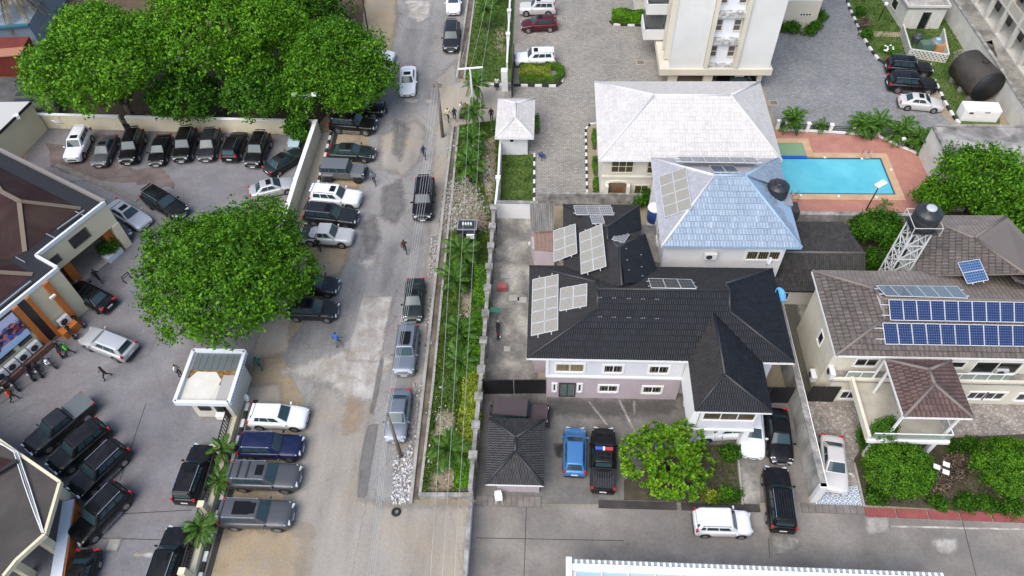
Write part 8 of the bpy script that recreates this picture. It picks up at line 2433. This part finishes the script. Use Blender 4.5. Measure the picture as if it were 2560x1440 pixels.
# transformer box on the verge
tr = empty('transformer_box', g(1172, 610, 0)); tag(tr, 'black topped metal transformer box with white insulators on the verge', 'transformer')
P = g(1172, 600, 0)
for dx in (-.7, .7):
    for dy in (-.4, .4): beam(tr, P + V(dx, dy, 0), P + V(dx, dy, 1.6), .09, STEEL, 'leg')
m = MB(); m.box(P + V(0, 0, 1.75), (1.75, 1.25, .5)); m.build('case', PLASTIC_D, tr)
for s in ((0, -.6, 1.7, .1), (0, .6, 1.7, .1), (-.85, 0, .1, 1.2), (.85, 0, .1, 1.2)):
    m = MB(); m.box(P + V(s[0], s[1], 2.03), (s[2], s[3], .08)); m.build('rim', STEEL, tr)
for k in range(4): m = MB(); m.lathe([(.09, 0), (.09, .2), (.04, .3), (.01, .3)], P + V(-.36 + k * .24, .05, 2.0), 8); m.build('insulator', WHITE, tr)
m = MB(); m.box(P + V(.3, -.75, 1.3), (.7, .15, .5)); m.build('meter_box', WHITE, tr)
# rubble and litter
def rubble(px, n, label, s=(.05, .18), cols=None, h=.1, name='rubble'):
    poly = [tuple(g(*p, 0)[:2]) for p in px]; A = np.array(poly); lo, hi = A.min(0), A.max(0)
    m = MB(); k = 0
    while k < n:
        x, y = rng.uniform(lo[0], hi[0]), rng.uniform(lo[1], hi[1])
        if not in_poly(np.array([x]), np.array([y]), poly)[0]: continue
        sz = rng.uniform(*s); R = Matrix.Rotation(rng.uniform(0, 3), 4, 'Z') @ Matrix.Rotation(rng.uniform(-.5, .5), 4, 'X')
        i0 = len(m.v); m.box((x, y, .02 + rng.uniform(0, h)), (sz, sz * rng.uniform(.5, 1), sz * rng.uniform(.3, .7)), M=R)
        for q in range(i0, i0 + 8): m.v[q] = tuple(c + rng.uniform(-.12, .12) * sz for c in m.v[q])
        k += 1
    o = m.build(name, cols, fix=False); tag(o, label, 'rubble', None, 'stuff')
def rub_mat(name, a, b, c):
    m = bpy.data.materials.new(name); nt, bs = nodes_of(m); ge = nt.nodes.new('ShaderNodeNewGeometry'); r = ramp_node(nt, [(0, a), (.5, b), (1, c)])
    nt.links.new(ge.outputs['Random Per Island'], r.inputs[0]); nt.links.new(r.outputs[0], bs.inputs['Base Color']); bs.inputs['Roughness'].default_value = .9; return m
RB = rub_mat('broken_concrete', (.17, .155, .135), (.28, .26, .23), (.46, .44, .41)); RW = rub_mat('whitish_rubble', (.20, .19, .18), (.42, .41, .40), (.66, .66, .65))
rubble([(1110, 460), (1165, 435), (1200, 470), (1225, 535), (1160, 560), (1105, 590), (1095, 560)], 1100, 'grey rubble heap across the drain by the black SUV', cols=RB)
rubble([(1078, 590), (1098, 590), (1092, 690), (1070, 700)], 260, 'rubble along the kerb below the heap', cols=RB)
rubble([(985, 1150), (1032, 1110), (1032, 1180), (1022, 1262), (980, 1258)], 520, 'white rubble spill at the lower end of the kerb', cols=RW)
rubble([(1032, 960), (1055, 960), (1040, 1130), (1022, 1130)], 160, 'loose stones beside the blue-grey sedan', cols=RB)
rubble([(1070, 740), (1085, 740), (1075, 900), (1062, 900)], 160, 'loose stones beside the dark sedan and SUV', cols=RB)
rubble([(1065, 1020), (1180, 700), (1160, 1230), (1070, 1230)], 110, 'white litter scattered over the verge', (.08, .2), RW, .1, 'litter')
rubble([(1110, 320), (1240, 320), (1235, 480), (1120, 480)], 70, 'litter scattered over the upper verge', (.06, .16), RW, .1, 'litter')
m = MB()
for k in range(90):
    c = g(1190 + rng.normal(0, 14), 560 + rng.normal(0, 9), 0); a = rng.uniform(0, 3.14); l = rng.uniform(.5, 1.3)
    m.bar(c + V(-l * math.cos(a), -l * math.sin(a), rng.uniform(.05, .5)), c + V(l * math.cos(a), l * math.sin(a), rng.uniform(.05, .5)), .035)
o = m.build('brushwood', plain('dead_branch', (.26, .21, .15), .9)); tag(o, 'pile of dry brushwood above the transformer box', 'brushwood', None, 'stuff')
m = MB(); m.smooth = True; m.lathe([(.17, -.09), (.28, -.11), (.34, 0), (.28, .11), (.17, .09), (.17, -.09)], g(990, 1280, .11), 20); o = m.build('tyre', TYRE); tag(o, 'discarded black tyre at the end of the white rubble', 'tyre')
m = MB(); m.smooth = True; m.lathe([(.16, -.08), (.26, -.1), (.31, 0), (.26, .1), (.16, .08), (.16, -.08)], g(2032, 905, .13), 20); o = m.build('tyre', TYRE); tag(o, 'black tyre lying in the passage between the houses', 'tyre')
def chair(px, py, rz, mat, label):
    r = empty('plastic_chair', g(px, py, .03), rz); tag(r, label, 'chair')
    for x in (-.2, .2):
        for y in (-.2, .2): m = MB(); m.bar((x * 1.15, y * 1.15, 0), (x, y, .43), .05); m.build('leg', mat, r, world_coords=False)
    m = MB(); m.box((0, 0, .44), (.48, .48, .05)); m.build('seat', mat, r, world_coords=False)
    m = MB(); m.bar((0, .22, .46), (0, .32, .88), .46, .04, (0, 1, 0)); m.build('backrest', mat, r, world_coords=False)
    for s in (-1, 1): m = MB(); m.bar((s * .24, -.18, .64), (s * .24, .25, .66), .05); m.bar((s * .24, -.18, .44), (s * .24, -.18, .64), .04); m.build('armrest', mat, r, world_coords=False)
chair(1247, 1250, .2, WHITE, 'white plastic chair outside the gatehouse')
chair(1355, 397, 2.2, plain('blue_plastic', (.03, .06, .22), .5), 'blue plastic chair alone in the pale court')
# no-parking barriers in the lot
for i, (px, py) in enumerate([(320, 700), (370, 650), (412, 598)]):
    r = empty('parking_barrier', g(px, py, .02), rad(60)); tag(r, ('black parking barrier nearest the black sedan', 'black parking barrier in the middle of three', 'black parking barrier touching the big tree')[i], 'barrier', 'folding parking barriers')
    for s in (-.35, .35): m = MB(); m.bar((s, 0, 0), (s, 0, .75), .06); m.bar((s, -.25, .03), (s, .25, .03), .06); m.build('leg', GATE_BLACK, r, world_coords=False)
    m = MB(); m.bar((-.35, 0, .75), (.35, 0, .75), .06); m.bar((-.35, 0, .5), (.35, 0, .5), .05); m.build('rail', GATE_BLACK, r, world_coords=False)
# crates / meters in the side yard
m = MB(); m.box(g(1255, 718, .3), (.8, .55, .55)); o = m.build('red_crate', plain('faded_red', (.33, .09, .09), .7)); tag(o, 'faded red crate in the side yard', 'crate')
m = MB(); m.box(g(1238, 776, 1.6), (.85, .5, .12)); o = m.build('green_awning', plain('dull_green', (.03, .12, .08), .6)); tag(o, 'small dull green canopy on the grey wall', 'canopy')
m = MB(); m.bar(V(g(1238, 776, 1.6).x, g(1238, 776, 1.6).y, 0), g(1238, 776, 1.55), .07); m.build('prop', STEEL, o)
m = MB(); m.box(g(735, 358, .45), (1.0, 1.1, .9)); o = m.build('metal_cabinet', plain('pale_teal', (.28, .38, .42), .5)); tag(o, 'pale teal metal cabinet in the lot corner under the shrub', 'cabinet')
q = MB(); q.box(g(735, 358, .92), (1.08, 1.18, .06)); q.build('lid', plain('pale_teal_lid', (.36, .46, .50), .5), o)
dish(g(150, 318, 1.8), .62, rad(50), rad(160), 'large white satellite dish on the cream back wall', foot=.5)
# garden light with three white panels
gl_ = empty('garden_light', g(2325, 1205, 0)); tag(gl_, 'garden light pole with three white square panels by the round tree', 'light')
Tp = g(2355, 1168, 2.6)
m = MB(); m.tube([g(2325, 1205, 0), Tp], .04, 8); m.build('pole', STEEL, gl_)
for px, py in ((2342, 1167), (2366, 1161), (2365, 1180)):
    m = MB(); m.box(g(px, py, 2.75), (.42, .34, .04), rz=-.4); m.build('panel', WHITE, gl_)
# ---- far left corner: sheds and yards behind the trees
sh = bld('red_shed', g(30, 190, 0), 'rust red metal shed with tan roof strip at the left edge', 'shed')
M_redsh = weathered('rust_red_sheet', [(.3, (.12, .022, .016)), (.6, (.17, .034, .024)), (.8, (.20, .05, .035))], .7, fine=.15, rough=.7)
a, b = g(-120, 195, 0), g(75, 190, 0)
m = MB(); m.prism([a[:2], b[:2], (b.x - .5, b.y + 4), (a.x, a.y + 4)], 0, 2.6); m.build('wall', M_redsh, sh)
m = MB(); m.bar(g(-120, 142, 2.8), g(56, 128, 2.8), 1.6, .12); m.build('roof', plain('tan_sheet', (.36, .15, .09), .8), sh)
m = MB(); m.tube([g(62, 195, 0), g(54, 140, 2.8)], .06, 8); m.build('downpipe', STEEL, sh)
ft = bld('dark_flat_roof', g(60, 260, 0), 'low dark stained flat roof with dark panels left of the trees', 'building')
P_ = [g(-150, 200, 2.2), g(110, 192, 2.2), g(135, 268, 2.2), g(-150, 285, 2.2)]
m = MB(); m.prism([p[:2] for p in P_], 0, 2.2); m.build('slab', weathered('stained_dark_slab', [(.3, (.05, .048, .045)), (.6, (.11, .105, .10)), (.8, (.18, .17, .16))], .6, fine=.3, rough=.9), ft)
for k in range(4): m = MB(); m.bar(g(48 - k * 4, 205 + k * 15, 2.25), g(100, 204 + k * 15, 2.25), .5, .05); m.build('dark_panel', plain('dusk_panel', (.028, .03, .042), .3) if k == 0 else bpy.data.materials['dusk_panel'], ft)
gb_ = bld('grey_blue_roof', g(0, 60, 0), 'large grey-blue roof with teal edge at the top left corner', 'building')
m = MB(); m.prism([g(-300, 95, 3)[:2], g(70, 62, 3)[:2], g(140, -60, 3)[:2], g(-300, -60, 3)[:2]], 0, 3.0); m.build('roof_slab', plain('grey_blue_sheet', (.22, .27, .33), .5), gb_)
m = MB(); m.bar(g(-300, 96, 3.1), g(72, 62, 3.1), .5, .2); m.build('teal_edge', plain('teal_paint', (.03, .12, .15), .5), gb_)
m = MB(); m.bar(g(-300, 130, 1.6), g(90, 78, 1.6), 1.2, .12); m.build('lower_eave', plain('grey_green_sheet', (.20, .25, .25), .5), gb_)
hut = bld('white_hut', g(445, 185, 0), 'small white roofed hut half hidden in the gap between trees', 'hut')
P = g(440, 185, 0); m = MB(); m.box(P + V(0, .6, .9), (1.6, 1.6, 1.8), rz=.2); m.build('wall', M_cream, hut)
m = MB(); m.box(P + V(0, .6, 1.9), (1.9, 1.9, .12), rz=.2); m.build('roof', M_awhite, hut)
window(hut, (P.x - .75, P.y - .22), (P.x + .75, P.y - .22), (.2, .7), (1.3, 1.5), 2, fw=.06)
# ---- motorcycles
def make_bike():
    r = empty('motorcycle')
    for x in (-.62, .62):
        m = MB(); m.smooth = True
        m.lathe([(.20, -.05), (.27, -.06), (.30, 0), (.27, .06), (.20, .05), (.20, -.05)], (x, 0, .3), 16, 'Y'); w = m.build('wheel', TYRE, r)
        m = MB(); m.lathe([(.2, 0), (.04, .03), (.04, -.03), (.2, 0)], (x, 0, .3), 10, 'Y'); m.build('spokes', RIM, w)
    m = MB(); m.smooth = True; m.tube([(.38, 0, .78), (.2, 0, .84), (-.08, 0, .76)], [.08, .17, .1], 10); m.build('fuel_tank', PAINT['black'], r)
    m = MB(); m.bar((-.05, 0, .78), (-.7, 0, .80), .25, .1); m.build('seat', PLASTIC, r)
    m = MB(); m.bar((.62, 0, .3), (.38, 0, .95), .1, .07); m.build('fork', CHROME, r)
    m = MB(); m.tube([(.28, -.34, .98), (.38, -.1, 1.0), (.38, .1, 1.0), (.28, .34, .98)], .025, 6); m.build('handlebar', PLASTIC, r)
    m = MB(); m.box((.05, 0, .42), (.42, .26, .34)); m.build('engine', plain('engine_grey', (.12, .12, .12), .4, .6), r)
    m = MB(); m.tube([(.1, -.16, .32), (-.75, -.2, .36)], .05, 8); m.build('exhaust', CHROME, r)
    m = MB(); m.lathe([(.01, .1), (.09, .08), (.1, 0)], (.52, 0, .86), 10, 'X'); m.build('headlight', LAMP, r)
    m = MB(); m.box((-.72, 0, .72), (.08, .16, .08)); m.build('tail_light', TAIL, r)
    m = MB(); m.bar((-.4, 0, .62), (-.85, 0, .6), .14, .03); m.build('mudguard', PAINT['black'], r)
    return r
bk0 = make_bike()
GM = 'motorcycles parked by the office wall'
BK = [(196, 812, 150, 'motorcycle at the foot of the orange column', 'black', GM), (178, 838, 140, 'motorcycle with a pale helmet by the air conditioner', 'black', GM), (150, 882, 130, 'motorcycle right of the man in green', 'black', GM), (128, 912, -30, 'motorcycle with white trim below the black panel', 'white', GM), (102, 930, -50, 'black motorcycle in the middle of the row', 'black', GM), (82, 938, -50, 'motorcycle with red rear in the row', 'maroon', GM), (40, 965, -40, 'motorcycle near the orange shirt', 'black', GM), (10, 975, -20, 'motorcycle at the left picture edge', 'black', GM), (1243, 832, 95, 'dark motorcycle in the side yard by the grey wall', 'black', None), (1785, 1100, 10, 'teal and white motorcycle parked under the porch', 'bluegrey', None)]
for i, (px, py, a, lab, c, gp) in enumerate(BK):
    o = copy_tree(bk0); o.location = g(px, py, .03); o.rotation_euler = (rad(8), 0, rad(a)); o.name = 'motorcycle'
    tag(o, lab, 'motorcycle', gp)
    for ch in o.children:
        if ch.name.split('.')[0] in ('fuel_tank', 'mudguard'): ch.material_slots[0].link = 'OBJECT'; ch.material_slots[0].material = PAINT[c]
drop_tree(bk0)

# ================================================================ PEOPLE
def person_mesh(pose):
    J = dict(pel=(0, 0, .95), sp=(.01, 0, 1.14), ch=(.03, 0, 1.34), nk=(.04, 0, 1.49), hd=(.065, 0, 1.60), tp=(.06, 0, 1.70))
    Rr = dict(pel=(.145, .11), sp=(.135, .10), ch=(.165, .115), nk=(.058, .055), hd=(.088, .095), tp=(.062, .07))
    E = [('pel', 'sp'), ('sp', 'ch'), ('ch', 'nk'), ('nk', 'hd'), ('hd', 'tp')]
    for s, n in ((1, 'l'), (-1, 'r')):
        ph = {'walk': s, 'stand': 0.15 * s, 'sit': 2}[pose]
        if pose == 'sit': knee, ank, toe = (.42, .11 * s, .52), (.44, .11 * s, .10), (.60, .12 * s, .05)
        else: knee, ank, toe = (.10 + .16 * ph, .10 * s, .51), (.30 * ph - (.02 if ph > 0 else .06), .10 * s, .09 + (.05 if ph < -.5 else 0)), (.30 * ph + .14, .11 * s, .04 + (.02 if ph < -.5 else 0))
        J.update({'hp' + n: (0, .095 * s, .90), 'kn' + n: knee, 'an' + n: ank, 'to' + n: toe})
        el, wr, ha = (-.02 - .14 * ph, .25 * s, 1.15), (.10 - .20 * ph, .25 * s, .93), (.14 - .22 * ph, .25 * s, .84)
        if pose == 'sit': el, wr, ha = (.08, .25 * s, 1.12), (.28, .18 * s, .98), (.36, .15 * s, .98)
        J.update({'sh' + n: (.02, .175 * s, 1.41), 'el' + n: el, 'wr' + n: wr, 'ha' + n: ha})
        Rr.update({'hp' + n: (.09, .09), 'kn' + n: (.064, .064), 'an' + n: (.046, .046), 'to' + n: (.042, .035), 'sh' + n: (.072, .072), 'el' + n: (.048, .048), 'wr' + n: (.034, .034), 'ha' + n: (.045, .025)})
        E += [('pel', 'hp' + n), ('hp' + n, 'kn' + n), ('kn' + n, 'an' + n), ('an' + n, 'to' + n), ('ch', 'sh' + n), ('sh' + n, 'el' + n), ('el' + n, 'wr' + n), ('wr' + n, 'ha' + n)]
        for k in range(4):                                               # fingers, then the thumb
            f = 'f%d%s' % (k, n); b_ = Vector(ha); J[f] = tuple(b_ + V((k - 1.5) * .022, 0, -.085 + .012 * abs(k - 1.2))); Rr[f] = (.009, .009); E.append(('ha' + n, f))
        f = 'th' + n; J[f] = tuple(Vector(wr) * .4 + Vector(ha) * .6 + V(.055, 0, -.02)); Rr[f] = (.011, .011); E.append(('wr' + n, f))
    dz = -.42 if pose == 'sit' else 0
    K = list(J); me = bpy.data.meshes.new('person'); me.from_pydata([V(*J[k]) for k in K], [(K.index(a), K.index(b)) for a, b in E], [])
    o = bpy.data.objects.new('person_skin', me); COL.objects.link(o)
    o.modifiers.new('Skin', 'SKIN')
    if not me.skin_vertices: 
        bpy.context.view_layer.objects.active = o
    for i, k in enumerate(K): me.skin_vertices[0].data[i].radius = Rr[k]; me.skin_vertices[0].data[i].use_root = (k == 'pel')
    sub = o.modifiers.new('Sub', 'SUBSURF'); sub.levels = 1; sub.render_levels = 1
    dg = bpy.context.evaluated_depsgraph_get(); ev = o.evaluated_get(dg); out = bpy.data.meshes.new_from_object(ev)
    bpy.data.objects.remove(o)
    for p in out.polygons:
        c = p.center; p.use_smooth = True
        if c.z > 1.50: p.material_index = 1 if (c.z > 1.63 or c.x < .03) else 0
        elif abs(c.y) > .2 and c.z < 1.16: p.material_index = 0
        elif c.z > .97: p.material_index = 2
        elif c.z > .12: p.material_index = 3
        else: p.material_index = 4
    if dz: out.transform(Matrix.Translation((0, 0, 0)))
    for m_ in (SKIN, HAIR, SHIRT['navy'], TROUS, SHOE): out.materials.append(m_)
    return out
SKIN = plain('brown_skin', (.085, .042, .025), .5); HAIR = plain('black_hair', (.008, .007, .006), .7); SHOE = plain('dark_shoe', (.015, .013, .012), .6); TROUS = plain('dark_trousers', (.018, .020, .028), .8)
SHIRT = {k: plain('shirt_' + k, v, .85) for k, v in dict(navy=(.015, .025, .07), grey=(.16, .19, .23), maroon=(.07, .015, .02), blue=(.03, .14, .50), teal=(.012, .09, .08), white=(.68, .68, .66), black=(.012, .012, .013), green=(.06, .52, .03), orange=(.75, .10, .02), cream=(.55, .48, .25), red=(.4, .05, .05)).items()}
PM = {p: person_mesh(p) for p in ('walk', 'stand', 'sit')}
def person(px, py, shirt, pose, head, label, group=None, trousers=None, tilt=0):
    o = bpy.data.objects.new('person', PM[pose]); COL.objects.link(o)
    o.location = g(px, py, .03); o.rotation_euler = (0, tilt, rad(head)); tag(o, label, 'person', group)
    o.material_slots[2].link = 'OBJECT'; o.material_slots[2].material = SHIRT[shirt]
    if trousers: o.material_slots[3].link = 'OBJECT'; o.material_slots[3].material = trousers
    return o
GQ = 'people walking on the street'
person(1062, 397, 'navy', 'walk', 95, 'person in navy walking alone on the upper street', GQ)
person(937, 460, 'grey', 'walk', -80, 'person in grey shirt walking past the silver off-road car', GQ)
person(1014, 632, 'maroon', 'walk', 100, 'person in maroon walking in the middle of the street', GQ)
person(846, 862, 'blue', 'walk', 60, 'person in bright blue shirt below the big tree', GQ, plain('patterned_trousers', (.10, .09, .12), .9))
person(652, 922, 'teal', 'walk', 110, 'person in dark teal beside the guard house', GQ, plain('teal_trousers', (.012, .07, .07), .8))
person(452, 940, 'white', 'stand', 0, 'person in white shirt left of the guard house')
person(272, 945, 'black', 'walk', 215, 'person in black walking across the left lot')
person(180, 888, 'green', 'walk', 200, 'person in bright green shirt by the motorcycles')
person(252, 705, 'black', 'walk', 120, 'person in black at the portico edge')
person(40, 1002, 'orange', 'walk', 20, 'person in orange shirt near the motorcycles')
person(800, 628, 'black', 'stand', 90, 'person in black beside the silver pickup')
person(966, 284, 'black', 'stand', 0, 'person standing in front of the uppermost black SUV')
person(1121, 303, 'cream', 'walk', 80, 'person in yellow-cream shirt on the dusty path', GQ)
person(1138, 302, 'navy', 'walk', 100, 'person in navy beside the one in cream', GQ)
person(1155, 287, 'white', 'sit', -60, 'person seated in white at the path corner'); person(1166, 288, 'red', 'sit', -90, 'person seated in red beside the one in white')
person(1229, 303, 'black', 'stand', 90, 'person in black standing by the gate lodge')
person(1243, 225, 'white', 'stand', -90, 'person in white shirt at the gate pier')
for i, (px, py) in enumerate(((1155, 290), (1166, 291))):
    m = MB(); m.box(g(px, py, .28) + V(-.05, .05, 0), (.45, .45, .5)); o = m.build('stool', PLASTIC_D); tag(o, ('dark stool under the person in white', 'dark stool under the person in red')[i], 'stool')
    q = MB(); q.box(g(px, py, .55) + V(-.05, .05, 0), (.5, .5, .05)); q.build('seat', PLASTIC_D, o)
